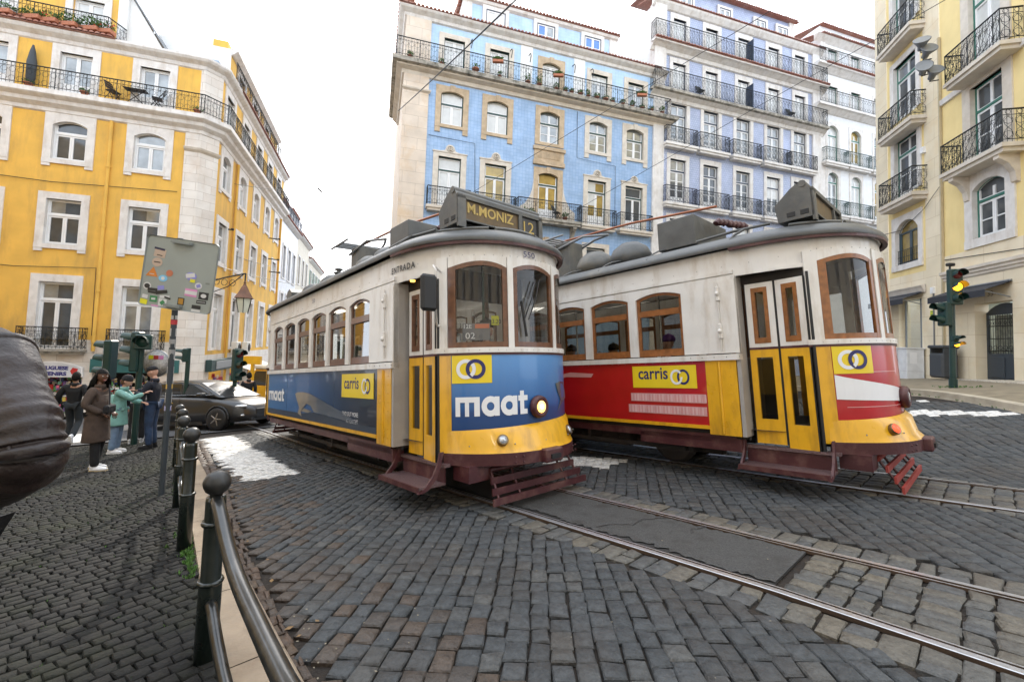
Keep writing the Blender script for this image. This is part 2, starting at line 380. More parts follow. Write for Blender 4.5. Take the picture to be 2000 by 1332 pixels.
def railing(parent, pts, z, h, m=IRON, step=.13, fancy=1, name='railing', knots=True):
    """iron railing following the polyline pts (x, y) at height z"""
    mb = MB(); tot = 0
    for (xa, ya), (xb, yb) in zip(pts, pts[1:]):
        L = math.hypot(xb-xa, yb-ya)
        if L < 1e-3: continue
        f = lambda t, zz: (xa+(xb-xa)*t/L, ya+(yb-ya)*t/L, zz)
        mb.tube([f(0, z+h), f(L, z+h)], .026, m, n=6); mb.bar(f(0, z+.1), f(L, z+.1), .014, m); mb.bar(f(0, z+h-.18), f(L, z+h-.18), .012, m)
        n = max(2, round(L/step)); d = L/n
        for i in range(n+1):
            big = (i % 8 == 0); mb.bar(f(i*d, z+.02), f(i*d, z+h), .019 if big else .008, m)
        if fancy:
            k = max(1, round(L/(step*2))); e = L/k
            ux, uy = (xb-xa)/L, (yb-ya)/L
            for i in range(k):
                c = (i+.5)*e; rr = e*.42
                for zz, r2 in ((z+h-.09, .07), (z+.1+rr*1.1, rr), (z+h-.2-rr*1.1, rr)):
                    P = [(xa+ux*(c+r2*math.cos(q)), ya+uy*(c+r2*math.cos(q)), zz+r2*math.sin(q)) for q in [2*math.pi*j/8 for j in range(9)]]
                    mb.tube(P, .008, m, n=3, caps=False)
                if fancy > 1:
                    for sg in (-1, 1):
                        P = [(xa+ux*(c+sg*rr*math.sin(q*1.6)*.9), ya+uy*(c+sg*rr*math.sin(q*1.6)*.9), z+.12+(h-.34)*q/4) for q in (0, .5, 1, 1.5, 2, 2.5, 3, 3.5, 4)]
                        mb.tube(P, .008, m, n=3, caps=False)
    return mb.build(name, parent, recalc=False)
def balcony(parent, x0, x1, z, h=1.02, proj=.45, m=IRON, slab=STONEW, th=.16, fancy=1, corbel=False):
    mb = MB(); mb.box(x0-.05, x1+.05, -proj-.05, .0, z-th*.5, z, slab); mb.box(x0+.02, x1-.02, -proj+.02, .0, z-th, z-th*.5-.001, slab)
    if corbel:
        for x in (x0+.35, x1-.35):
            P = [(-.0, z-th-.9), (-.1, z-th-.85), (-.14, z-th-.55), (-.3, z-th-.28), (-proj+.06, z-th-.12), (-proj+.06, z-th), (0, z-th)]
            V = [(x-.11, a, b) for a, b in P]+[(x+.11, a, b) for a, b in P]; n = len(P)
            mb.add(V, [tuple(range(n)), tuple(range(2*n-1, n-1, -1))]+[(i, (i+1) % n, n+(i+1) % n, n+i) for i in range(n)], slab)
    b = mb.build('balcony', parent)
    railing(b, [(x0, -.0), (x0, -proj), (x1, -proj), (x1, -.0)], z, h, m, fancy=fancy)
    return b
def profile_run(mb, path, prof, m):
    """moulding: prof is (out, z) swept along path of (x, y, nx, ny) with outward normals"""
    n = len(prof); V = []
    for x, y, nx, ny in path: V += [(x+nx*o, y+ny*o, z) for o, z in prof]
    F = []
    for i in range(len(path)-1):
        for j in range(n-1): F.append((i*n+j, (i+1)*n+j, (i+1)*n+j+1, i*n+j+1))
    F.append(tuple(range(n))); F.append(tuple((len(path)-1)*n+j for j in range(n)))
    mb.add(V, F, m)
def tile_eave(mb, x0, x1, z, out=.5, back=.6, rise=.28, m=TILE, pitch=.22, y=0):
    n = int((x1-x0)/pitch)
    for i in range(n):
        x = x0+pitch*(i+.5); h = random.uniform(-.01, .01)
        V = []; 
        for k in range(5):
            q = math.pi*k/4; V += [(x-.095*math.cos(q), y-out+random.uniform(-.01, .01), z+h+.09*math.sin(q)), (x-.08*math.cos(q), y+back, z+rise+.08*math.sin(q))]
        mb.add(V, [(2*k, 2*k+2, 2*k+3, 2*k+1) for k in range(4)]+[(0, 2, 4, 6, 8)], m)
    mb.quad((x0, y-out+.03, z-.01), (x1, y-out+.03, z-.01), (x1, y+back, z+rise-.02), (x0, y+back, z+rise-.02), m)
    mb.box(x0, x1, y-out+.06, y-out+.3, z-.05, z-.015, m)
def pot(name, label, loc, s=.16, h=.2, green=.25, group=None, long=False, fl=False, seed=0):
    r = random.Random(seed); t = thing(name, label, 'flower pot', loc, group=group)
    mb = MB()
    if long: mb.bbox(-s*1.8, s*1.8, -s*.6, s*.6, 0, h, TERRA, .02)
    else: mb.lathe([(s*.62, 0), (s*.95, h*.85), (s*1.08, h*.85), (s*1.08, h), (s*.9, h), (s*.85, h*.9), (0, h*.88)], TERRA, n=10)
    mb.build('pot', t)
    f = MB()
    for i in range(int((90 if long else 45)*(1+green*(6 if long else 2.5)))):
        a = r.uniform(0, 6.28); d = r.random()**.5*s*(1.9 if long else 1.2); q = Vector((math.cos(a)*d, math.sin(a)*d*(.5 if long else 1), h+r.random()*green*(1-d/(s*2.6))))
        l = r.uniform(.05, .11); e = Vector((r.uniform(-1, 1), r.uniform(-1, 1), r.uniform(.1, 1))).normalized()*l; u = e.cross(Vector((r.random(), r.random(), 1))).normalized()*l*.35
        f.add([q, q+e*.5+u, q+e, q+e*.5-u], [(0, 1, 2, 3)], FLOWER if fl and r.random() < .15 else LEAF)
    f.build('foliage', t, recalc=False)
    return t
# ================================================================== yellow corner building
Y_WALL = mat('ochre render', (.76, .45, .085), .8, var=.12, scale=1.2, dirt=(.46, .28, .08), dirt_amt=.75, dscale=1.6, streak=.22, bump=.12, bscale=60)
Y_STONE = brickmat('pale quoin blocks', (.76, .72, .67), (.68, .62, .56), (.42, .36, .3), .95, .42, .008, .7, .5, .2, .12, stain=(.5, .36, .24), stain_amt=.35)
yb = thing('corner_building', 'ochre corner apartment building with white window surrounds and a souvenir shop', 'building', M=facade_frame(-16.183, 20.793, 72.7))
P2 = (.62+.8*math.cos(R(45)), .8*math.sin(R(45)))     # where the chamfer meets the side street front, local x, y
E_F2 = bpy.data.objects.new('side_front', None); C.objects.link(E_F2); E_F2.parent = yb
E_F2.location = (P2[0], P2[1], 0); E_F2.rotation_euler = (0, 0, R(90))
def front_windows(parent, cols, rows, wood=WHITE, outer=None, left=None):
    for ci, c in enumerate(cols):
        for (z0, z1, hw, wd, arch, ears, transom, kind) in rows:
            pane = None
            if kind == 'door': pane = PANE_R
            window(parent, c-hw, c+hw, z0, z1, wood, outer, transom=transom, arch=arch, pane=pane, panel=.5 if kind == 'door' else 0)
            surround('surround', parent, c-hw, c+hw, z0, z1, wd, STONEW, arch=arch, ears=ears, top=.34 if kind != 'mid' else .3, sill=.2 if kind != 'door' and kind != 'low' else 0)
rows_y = [(.6, 3.55, .63, .3, 0, 0, 2.75, 'low'), (5.25, 7.3, .63, .3, 0, .14, 6.6, 'mid'), (9.12, 10.9, .63, .3, .22, .14, 10.35, 'top'), (12.1, 14.1, .6, .3, 0, 0, None, 'door')]
cols1 = [-7.5, -4.48, -1.45]
wall = MB()
holes = [(c-h[2]-.02, c+h[2]+.02, h[0], h[1]) for c in cols1 for h in rows_y]
holes += [(-5.3, -3.3, -2.4, -.62), (-2.95, -.45, -2.4, -.45), (-8.6, -6.1, -2.4, -.5)]
wall_panel(wall, -10.5, -.04, 1.0, 15, holes, Y_WALL); wall_panel(wall, -10.5, -.04, -2.9, 1.0, holes, Y_STONE)
wall_panel(wall, -.04, .62, -2.9, 11.5, [], Y_STONE, y=-.05); wall_panel(wall, -.04, .42, 11.5, 15, [], Y_WALL, y=-.0)
wall.quad((.62, -.05, -3), (P2[0]+.035, P2[1]-.035, -3), (P2[0]+.035, P2[1]-.035, 15), (.62, -.05, 15), Y_STONE)
wall.box(-.04, -.035, -.05, 0, -2.9, 11.5, Y_STONE); wall.quad((.42, 0, 11.5), (.62, -.05, 11.5), (.62, -.05, 15), (.42, 0, 15), Y_STONE)
wall.build('wall', yb)
front_windows(yb, cols1, rows_y)
# side-street front
cols2 = [1.3+3.07*k for k in range(5)]
wall = MB(); holes = [(c-h[2]-.02, c+h[2]+.02, h[0], h[1]) for c in cols2 for h in rows_y]
h2 = [(c-.6, c+.6, 14.95, 16.1) for c in (2.9, 5.9, 8.9)]
wall_panel(wall, 0, 15.6, .4, 14.9, holes, Y_WALL); wall_panel(wall, .9, 12.2, 14.9, 16.75, h2, Y_WALL); wall_panel(wall, 0, 15.6, -4.5, .4, [(.8, 3.4, -4, -.3), (4.2, 7, -4, -.3), (8, 11, -4, -.4)], Y_STONE)
wall.quad((.9, 0, 14.9), (.9, 6, 14.9), (.9, 6, 16.7), (.9, 0, 16.7), WHITEWALL); wall.box(.95, 1.9, .2, .9, 16.4, 17.1, Y_WALL)
wall.quad((12.2, 0, 14.9), (12.2, 6, 14.9), (12.2, 6, 16.9), (12.2, 0, 16.9), WHITEWALL); wall.quad((15.6, 0, -4), (15.6, 9, -4), (15.6, 9, 14.9), (15.6, 0, 14.9), Y_WALL)
o = wall.build('wall', yb); o.matrix_parent_inverse = Matrix(); o.location = E_F2.location; o.rotation_euler = E_F2.rotation_euler
def on_side(fn):
    """run a builder with the side front's frame: everything it parents to yb is moved onto that front"""
    before = set(C.objects); fn()
    for o in [o for o in C.objects if o not in before and o.parent == yb]:
        o.location = (P2[0], P2[1], 0); o.rotation_euler = (0, 0, R(90))
def side_windows():
    front_windows(yb, cols2, rows_y)
    for c in (2.9, 5.9, 8.9):
        window(yb, c-.6, c+.6, 14.95, 16.1, WHITE, pane=PANE_R); surround('surround', yb, c-.6, c+.6, 14.95, 16.1, .25, STONEW, sill=0)
    railing(yb, [(.6, -.4), (12, -.4)], 14.95, .9, step=.16)
on_side(side_windows)
bpy.data.objects.remove(E_F2)
# ledges wrap the chamfered corner
nf = (0, -1); nc = (math.sin(R(22.5)), -math.cos(R(22.5))); nc2 = (math.sin(R(67.5)), -math.cos(R(67.5))); k = 1/math.cos(R(22.5))
wrap = [(-10.5, 0, 0, -1), (.62, -.0, nc[0]*k, nc[1]*k), (P2[0], P2[1], nc2[0]*k, nc2[1]*k), (P2[0], P2[1]+15.6, 1, 0)]
mb = MB()
profile_run(mb, wrap, [(0, 11.2), (.08, 11.25), (.1, 11.4), (.3, 11.55), (.34, 11.7), (.5, 11.8), (.55, 11.85), (.55, 12.05), (0, 12.07)], STONEW)
profile_run(mb, wrap[1:3] and [(-.04, -.05, 0, -1), (.62, -.05, nc[0]*k, nc[1]*k), (P2[0]+.05, P2[1]-.02, nc2[0]*k, nc2[1]*k)], [(0, 10.3), (.1, 10.4), (.14, 10.5), (0, 10.52)], STONE)
mb.build('ledge', yb)
mb = MB(); profile_run(mb, wrap, [(0, 14.45), (.06, 14.5), (.1, 14.65), (.3, 14.8), (.36, 14.9), (.36, 15.0), (0, 15.1)], STONEW)
mb.build('cornice', yb)
railing(yb, [(-10.5, -.5), (.62+.2, -.5), (P2[0]+.5, P2[1]-.2), (P2[0]+.5, P2[1]+15.4)], 12.07, .95, step=.14)
mb = MB(); tile_eave(mb, -10.5, -2.95, 15.02, out=.5, back=.5, rise=.1)
o = mb.build('roof', yb)
mb = MB(); tile_eave(mb, 1.9, 15.6, 14.98, out=.45, back=.3, rise=.2); o = mb.build('roof', yb); o.location = (P2[0], P2[1], 0); o.rotation_euler = (0, 0, R(90))
mb = MB(); profile_run(mb, [(P2[0]+.02, P2[1]+.85, 1, 0), (P2[0]+.02, P2[1]+12.2, 1, 0)], [(0, 16.35), (.1, 16.4), (.3, 16.6), (.3, 16.7), (0, 16.75)], STONEW)
mb.build('cornice', yb)
# upper storey with plants, white gable, flat metal roof
mb = MB(); wall_panel(mb, -10.5, -3.35, 15.1, 20, [(-5.1, -3.9, 15.2, 17.1), (-8.6, -7.3, 15.2, 17.1)], Y_WALL, y=.55); mb.box(-3.35, -2.98, .5, 3, 15.0, 20, WHITEWALL)
mb.prism([(-2.98, 15.05), (-1.25, 15.05), (-2.98, 17.9)], .7, .8, WHITEWALL); mb.build('attic', yb)
mb = MB(); mb.box(-1.3, 1.0, .35, 5, 15.1, 15.32, mat('zinc sheet', (.3, .36, .44), .5, metal=.2)); mb.add([(-3.0, .6, 18), (-1.1, .6, 15.0), (-1.1, 4, 15.0), (-3.0, 4, 18), (-3.0, .6, 18.1), (-1.05, .6, 15.1), (-1.05, 4, 15.1), (-3.0, 4, 18.1)], [(0, 1, 2, 3), (4, 5, 6, 7), (0, 1, 5, 4)], GREY)
mb.build('roof_sheet', yb)
for c in (-4.5, -7.95):
    window(yb, c-.6, c+.6, 15.2, 17.1, WHITE, y=.7, pane=PANE_B); surround('surround', yb, c-.6, c+.6, 15.2, 17.1, .28, STONEW, y=.55, sill=0)
railing(yb, [(-10.5, -.3), (-3.3, -.3), (-2.95, .5)], 15.15, .85, step=.14)
for x0, x1 in ((-5.55, -3.25), (-2.38, -.28), (-8.6, -6.4)): balcony(yb, x0, x1, .56, h=.96, proj=.35, slab=MOSSY, th=.2, fancy=2)
mb = MB()
for x in (-2.95,): mb.tube([(x, -.09, 11.2), (x, -.09, .5)], .07, Y_WALL, n=10)
for z in (9, 6.2, 3.2, .9): mb.tube([(-2.95, -.09, z), (-2.95, -.09, z+.1)], .095, Y_WALL, n=10)
mb.build('downpipe', yb)
mb = MB()
for s in (3.0, 14.9): mb = MB(); mb.tube([(P2[0]+.09, P2[1]+s, 11.2), (P2[0]+.09, P2[1]+s, -2)], .07, Y_WALL, n=8); mb.build('downpipe', yb)
# shops: openings, goods, signs
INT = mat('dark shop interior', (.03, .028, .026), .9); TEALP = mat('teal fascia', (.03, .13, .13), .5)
SHOPCOL = [mat('goods %s' % n, c, .6, var=.3) for n, c in (('pink', (.6, .12, .2)), ('mint', (.3, .6, .5)), ('cream', (.7, .6, .45)), ('red', (.5, .03, .03)), ('violet', (.2, .12, .35)), ('gold', (.55, .4, .08)), ('white', (.7, .7, .7)), ('navy', (.04, .07, .2)), ('leaf', (.08, .25, .08)))]
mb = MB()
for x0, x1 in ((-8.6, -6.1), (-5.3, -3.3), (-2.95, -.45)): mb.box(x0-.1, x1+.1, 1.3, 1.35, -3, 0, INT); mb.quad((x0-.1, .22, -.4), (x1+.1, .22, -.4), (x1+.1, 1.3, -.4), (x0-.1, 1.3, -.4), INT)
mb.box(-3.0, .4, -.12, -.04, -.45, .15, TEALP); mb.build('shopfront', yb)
mb = MB(); rr = random.Random(3)
for x0, x1 in ((-5.3, -3.3), (-2.95, -.45), (-8.6, -6.1)):
    for i in range(260):
        x = rr.uniform(x0+.05, x1-.1); z = rr.uniform(-2.3, -.62); y = rr.uniform(.0, .7) if z < -1.6 else rr.uniform(.15, .9); s = rr.uniform(.04, .16); hh = rr.uniform(.04, .24)
        mb.box(x-s/2, x+s/2, y, y+.03, z-hh/2, z+hh/2, rr.choice(SHOPCOL), M=Matrix.Translation((x, y, z)) @ Matrix.Rotation(rr.uniform(-.2, .2), 4, 'Y') @ Matrix.Translation((-x, -y, -z)))
tag(mb.build('merchandise', yb), kind='stuff')
sg = MB(); P = [(-5.35, -.68), (-3.25, -.68), (-3.25, -.25)]+[(x, z) for x, z in reversed(arch_pts(-5.35, -3.25, -.25, .28))][1:]
sg.prism(P, -.12, -.03, WHITE); P2s = [(-5.3, -.64), (-3.3, -.64), (-3.3, -.27)]+[(x, z) for x, z in reversed(arch_pts(-5.3, -3.3, -.27, .24))][1:]
sg.prism(P2s, -.13, -.12, mat('sign grey', (.62, .63, .66), .4)); NAVYT = mat('sign navy letters', (.03, .03, .18), .5)
put_text(sg, 'PORTUGUESE', .22, NAVYT, lambda x, z: (x-5.1, -.137, z-.35), bold=.012, width=1.35)
put_text(sg, 'SOUVENIRS', .22, NAVYT, lambda x, z: (x-5.1, -.137, z-.6), bold=.012, width=1.3)
sg.add([(-3.62, -.136, -.55), (-3.45, -.136, -.5), (-3.4, -.136, -.3), (-3.6, -.136, -.25), (-3.68, -.136, -.4)], [(0, 1, 2, 3, 4)], mat('sign red motif', (.5, .03, .03), .5))
sg.build('shop_sign', yb)

# ================================================================== buildings down the side street
CREAMW = mat('cream render', (.72, .66, .55), .8, var=.1, dirt=(.5, .42, .32), dirt_amt=.4)
TW = brickmat('white tiled wall', (.74, .75, .78), (.68, .7, .75), (.5, .5, .52), .14, .14, .006, .35, 0, .1, .15, stain=(.5, .5, .55), stain_amt=.5)
def street_house(name, label, s0, s1, zt, m, cols, rows, attic=None, zb=-6, eave=True):
    b = thing(name, label, 'building', M=yb.matrix_world @ Matrix.Translation((P2[0], P2[1], 0)) @ Matrix.Rotation(R(90), 4, 'Z') @ Matrix.Translation((s0, 0, 0)))
    L = s1-s0; mb = MB(); hs = [(c-.55, c+.55, z0, z1) for c in cols for z0, z1 in rows]
    wall_panel(mb, 0, L, zb, zt, hs, m); mb.quad((0, 0, zb), (0, 9, zb), (0, 9, zt), (0, 0, zt), m); mb.quad((L, 0, zb), (L, 9, zb), (L, 9, zt), (L, 0, zt), m); mb.quad((0, 9, zb), (L, 9, zb), (L, 9, zt), (0, 9, zt), m)
    mb.build('wall', b)
    for c in cols:
        for z0, z1 in rows:
            window(b, c-.55, c+.55, z0, z1, WHITE, pane=random.choice([PANE_R, PANE_B])); surround('surround', b, c-.55, c+.55, z0, z1, .2, STONEW, sill=.12)
    mb = MB(); profile_run(mb, [(-.05, 0, 0, -1), (L+.05, 0, 0, -1)], [(0, zt-.35), (.1, zt-.3), (.35, zt-.1), (.4, zt), (0, zt+.02)], STONEW); mb.build('cornice', b)
    mb = MB(); tile_eave(mb, 0, L, zt+.05, out=.5, back=4, rise=1.7, pitch=.3)
    if attic:
        a0, a1, az = attic; mb.box(a0, a1, .9, 4, zt, az, WHITEWALL); tile_eave(mb, a0-.1, a1+.1, az+.03, out=-.6, back=4, rise=.9, pitch=.3)
    mb.build('roof', b); return b
wb = street_house('street_house', 'white tiled house adjoining the ochre corner building down the side street', 15.62, 23.5, 11.7, TW, [1.6, 4.0, 6.4], [(-1.5, .8), (2.6, 5.2), (6.6, 9.4)], attic=(1, 6.9, 14.3))
railing(wb, [(0.2, -.4), (7.7, -.4)], 11.8, 1.0, m=NAVYP, step=.16)
street_house('street_house', 'pale narrow house with tall windows, third house down the side street', 23.52, 31.5, 12.0, CREAMW, [1.5, 4.0, 6.5], [(-1, 1.5), (3, 5.5), (7, 9.8)], attic=(.5, 5, 14.6))
g2 = street_house('street_house', 'cream house with green shutters near the end of the side street', 31.52, 44, 10.8, CREAMW, [2, 4.8, 7.6, 10.4], [(0, 2.3), (4, 6.2), (7.4, 9.6)])
mb = MB()
for c in (2, 4.8, 7.6, 10.4):
    for z0, z1 in ((4, 6.2), (7.4, 9.6)):
        for sx in (-.95, .58): mb = MB(); mb.box(c+sx, c+sx+.38, -.06, -.01, z0, z1, GREENP); mb.build('shutter', g2)
eb = thing('end_house', 'low cream house with a pale hipped roof closing the end of the side street', 'building', (-20.5, 66, -2))
mb = MB(); mb.box(-5, 7, 0, 8, -4, 12.2, CREAMW); mb.build('wall', eb)
mb = MB(); mb.add([(-5.3, -.4, 12.2), (7.3, -.4, 12.2), (7.3, 8, 12.2), (-5.3, 8, 12.2), (-1, 3.8, 14.4), (3, 3.8, 14.4)], [(0, 1, 5, 4), (1, 2, 5), (2, 3, 4, 5), (3, 0, 4)], mat('pale roof sheet', (.6, .62, .66), .6)); mb.build('roof', eb)
for c in (-3, 0, 3): window(eb, c-.6, c+.6, 8.6, 10.8, WHITE, y=-.06, pane=PANE_R)

# ================================================================== blue tiled building
B_TILE = brickmat('blue glazed tiles', (.27, .41, .63), (.32, .46, .67), (.2, .33, .54), .2, .2, .01, .3, 0, .25, .14, stain=(.42, .58, .82), stain_amt=.5)
B_TILE2 = brickmat('light blue glazed tiles', (.4, .57, .78), (.44, .6, .8), (.33, .5, .72), .2, .2, .008, .35, 0, .15, .12, stain=(.6, .7, .86), stain_amt=.5)
B_STONE = brickmat('weathered pilaster stone', (.66, .56, .46), (.7, .6, .5), (.4, .32, .25), 1.4, .62, .008, .75, .5, .25, .15, stain=(.6, .4, .2), stain_amt=.5)
bo = at(1170, 342, 27)
bl = thing('tiled_building', 'sky blue tiled apartment building with honey stone surrounds and a long plant balcony', 'building', M=facade_frame(bo.x, bo.y, 72.6))
bc = [-9.27, -6.63, -3.38, -.13, 2.5]
rows_b = [(4.6, 7.5, .63), (8.85, 11.68, .63), (13.5, 15.42, .63), (16.55, 18.45, .58)]
wall = MB(); holes = [(c-h-.01, c+h+.01, a, b) for c in bc for a, b, h in rows_b]
wall_panel(wall, -10.6, 3.8, -2, 16.3, holes, B_TILE); wall_panel(wall, -10.6, 3.8, 16.3, 19.3, holes, B_TILE2)
wall_panel(wall, -11.95, -10.6, -2, 19.3, [], B_STONE, y=-.1); wall.quad((-10.6, -.1, -2), (-10.6, 0, -2), (-10.6, 0, 19.3), (-10.6, -.1, 19.3), B_STONE)
wall.quad((-11.95, -.1, -3), (-11.95, 13, -3), (-11.95, 13, 19.3), (-11.95, -.1, 19.3), B_STONE)
wall_panel(wall, 3.8, 4.62, -2, 19.3, [], STONEW, y=-.12); wall.quad((3.8, -.12, -2), (3.8, 0, -2), (3.8, 0, 19.3), (3.8, -.12, 19.3), STONEW)
wall.quad((4.62, 0, 19), (4.62, 10, 19), (4.62, 10, 19.6), (4.62, 0, 19.6), WHITEWALL)
wall.build('wall', bl)
pane_pat = {0: [PANE_B, PANE_B, PANE_B, PANE_B], 1: [PANE_Y, PANE_Y, PANE_B, PANE_B], 2: [PANE_Y, PANE_Y, PANE_R, PANE_B], 3: [PANE_D, PANE_Y, PANE_R, PANE_R], 4: [PANE_D, PANE_D, PANE_R, PANE_R]}
for i, c in enumerate(bc):
    for j, (a, b, h) in enumerate(rows_b):
        arch = .18 if j == 2 or (i == 2) else 0
        window(bl, c-h, c+h, a, b, WHITE, DKGREEN, transom=None if j == 3 else b-.72, bars=1 if j == 2 and i > 1 else 0, arch=arch, pane=pane_pat[i][j], panel=.55 if j == 1 else 0)
        m = GOLDSTONE if (j == 2 and i < 3) or (i == 2) else STONE
        surround('surround', bl, c-h, c+h, a, b, .3, m, arch=arch, ears=.28 if j == 2 and i != 2 else 0, sill=.18 if j == 2 else 0, crest=.42 if j == 1 and i != 2 else None, keystone=(j == 2 or i == 2), top=.28)
mb = MB(); c = -3.38
mb.box(c-1.0, c+1.0, -.16, 0, 12.1, 12.35, GOLDSTONE); mb.box(c-.95, c+.95, -.1, 0, 12.35, 13.0, GOLDSTONE); mb.box(c-1.02, c+1.02, -.18, 0, 13.0, 13.2, GOLDSTONE)
for i in range(14): mb.box(c-.68+i*.1, c-.64+i*.1, -.13, -.09, 12.5, 12.9, GOLDSTONE)
for sgn in (-1, 1): mb.prism([(c+sgn*.93, 11.2), (c+sgn*1.0, 10.6), (c+sgn*1.12, 10.2), (c+sgn*1.42, 9.7), (c+sgn*1.75, 9.45), (c+sgn*1.75, 8.8), (c+sgn*.93, 8.8)], -.09, 0, STONE)
mb.build('carved_panel', bl)
mb = MB()
profile_run(mb, [(-11.95, 6, -1, 0), (-11.95, 0, -1, -1), (4.7, 0, 1, -1), (4.7, .6, 1, 0)], [(0, 15.88), (.1, 15.92), (.14, 16.1), (.4, 16.2), (.42, 16.28)], STONE)
profile_run(mb, [(-11.95, 6, -1, 0), (-11.95, 0, -1, -1), (4.7, 0, 1, -1), (4.7, .6, 1, 0)], [(.40, 16.282), (.62, 16.3), (.66, 16.5), (0, 16.52)], MOSSY)
profile_run(mb, [(-11.95, -.1, -.6, -1), (-10.55, -.1, .6, -1)], [(0, 15.0), (.1, 15.08), (.12, 15.16), (0, 15.2)], STONE)
mb.build('ledge', bl)
mb = MB(); profile_run(mb, [(-11.95, 9, -1, 0), (-11.95, 0, -1, -1), (4.7, 0, 0, -1)], [(0, 19.1), (.1, 19.15), (.14, 19.3), (.35, 19.45), (.42, 19.55), (0, 19.57)], STONEW); mb.build('cornice', bl)
railing(bl, [(-12.4, 5), (-12.4, -.58), (4.75, -.58), (4.75, 0)], 16.52, 1.05, step=.15)
for i, c in enumerate(bc):
    if i == 2: balcony(bl, c-2.0, c+1.95, 8.8, h=1.02, proj=.6, slab=MOSSY, th=.3, corbel=True)
    else: balcony(bl, c-1.18, c+1.15, 8.8, h=1.02, proj=.42, slab=STONE, th=.28)
mb = MB(); tile_eave(mb, -12.35, 4.3, 19.62, out=.45, back=1.2, rise=.5)
for i in range(30): 
    y = i*.3-.3; mb.tube([(-12.4, y, 19.66), (-11.6, y, 19.95)], .09, TILE, n=6)
mb.build('roof', bl)
mb = MB(); ah = [(c-.55, c+.55, 19.95+.25, 21.3) for c in (-6.75, -3.5, -.25)]
wall_panel(mb, -8.2, 1.0, 19.6, 21.75, [], B_TILE2, y=.9); mb.box(-8.75, -8.2, .84, 6, 19.5, 21.75, STONEW); mb.box(1.0, 1.5, .84, 6, 19.5, 21.75, STONEW)
profile_run(mb, [(-8.8, .9, 0, -1), (1.6, .9, 0, -1)], [(0, 21.6), (.15, 21.7), (.2, 21.85), (0, 21.9)], STONEW)
mb.build('attic', bl)
mb = MB(); tile_eave(mb, -8.9, 1.7, 21.92, out=-.6, back=4, rise=1.0)
for i in range(16): mb.tube([(-8.95, .9+i*.3, 21.95), (-8.4, .9+i*.3, 22.1)], .09, TILE, n=6)
mb.build('roof', bl)
for c in (-6.75, -3.5, -.25):
    window(bl, c-.6, c+.6, 20.05, 21.4, WHITE, NAVYP, bars=1, y=.82, pane=mat('glass with painted sky reflection', (.12, .24, .6), .1, metal=.2)); surround('surround', bl, c-.6, c+.6, 20.05, 21.4, .22, STONEW, y=.86, sill=.12, proud=.1)  # blue of the attic panes is a painted sky reflection
mb = MB()
for x in (-8.35, -6.0, -2.0, -3.38+2.6, -4.85): mb = MB(); mb.tube([(x, 0, 18.6), (x+.02, -.28, 18.55), (x+.02, -.4, 18.35), (x-.05, -.45, 17.9)], .025, IRON, n=5); mb.build('bracket', bl)
mb = MB(); wall_panel(mb, -7.4, -7.0, 16.5, 19.1, [], WHITEWALL, y=-.02)
mb = MB()
for x0 in (-5.35, -1.9): mb = MB(); mb.box(x0, x0+.75, -.03, 0, 16.5, 19.15, WHITEWALL); mb.build('white_pilaster', bl)

# ================================================================== lilac tiled building
L_TILE = brickmat('lilac patterned tiles', (.37, .42, .57), (.43, .48, .62), (.27, .32, .48), .15, .15, .02, .35, .5, .2, .14, stain=(.5, .55, .78), stain_amt=.5)
li = thing('lilac_building', 'lilac tiled apartment building with black iron balconies, between blue and white buildings', 'building', M=facade_frame(bo.x, bo.y, 72.6))
lc = [5.82, 8.46, 11.23, 13.98, 16.5]
rows_l = [(7.3, 10.0, .6), (11.0, 14.0, .62), (14.95, 17.75, .62), (18.5, 20.55, .52), (21.75, 23.62, .52)]
wall = MB(); holes = [(c-h-.01, c+h+.01, a, b) for c in lc for a, b, h in rows_l]
wall_panel(wall, 4.64, 17.7, -1.5, 24.2, holes, L_TILE, y=.02)
for x0, x1 in ((3.75, 4.64), (17.7, 18.5)): wall.box(x0, x1, -.2 if x0 < 10 else -.1, .4, 19.7 if x0 < 10 else -1, 24.3, STONEW)
wall.quad((3.85, .1, 19.6), (3.85, 12, 19.6), (3.85, 12, 25.5), (3.85, .1, 24.3), WHITEWALL)
wall.build('wall', li)
for i, c in enumerate(lc):
    for j, (a, b, h) in enumerate(rows_l):
        window(li, c-h, c+h, a, b, WHITE, NAVYP, transom=b-.75 if j < 3 else None, bars=2 if j < 3 else 0, pane=(PANE_D if j == 0 or (j == 1 and i < 4) else PANE_R if j < 3 else PANE_B), panel=.4 if j else 0, y=.18)
        surround('surround', li, c-h, c+h, a, b, .26, STONEW, sill=0, top=.34, y=.02)
    for z in (10.95, 14.9): balcony(li, c-1.22, c+1.22, z, h=1.08, proj=.4, slab=STONEW, th=.3, fancy=2, m=mat('blue black iron', (.015, .018, .04), .5) if i == 0 and z < 11 else IRON)
for z, name in ((18.35, 'ledge'), (21.55, 'ledge')):
    mb = MB(); m = MOSSY if z < 20 else STONEW
    profile_run(mb, [(3.5, 0, 0, -1), (18.7, 0, 0, -1)], [(0, z-.6), (.1, z-.55), (.15, z-.35), (.45, z-.2)], STONEW)
    profile_run(mb, [(3.5, 0, 0, -1), (18.7, 0, 0, -1)], [(.43, z-.198), (.6, z-.15), (.62, z), (0, z+.01)], m)
    if z > 20: tile_eave(mb, 3.5, 18.7, z-.02, out=.72, back=-.35, rise=.1)
    mb.build(name, li); railing(li, [(3.6, 0), (3.6, -.52), (18.6, -.52), (18.6, 0)], z+.02, 1.25, step=.14, fancy=2)
mb = MB(); profile_run(mb, [(3.6, 0, 0, -1), (18.6, 0, 0, -1)], [(0, 24.0), (.1, 24.05), (.3, 24.3), (.35, 24.42), (0, 24.44)], STONEW); mb.build('cornice', li)
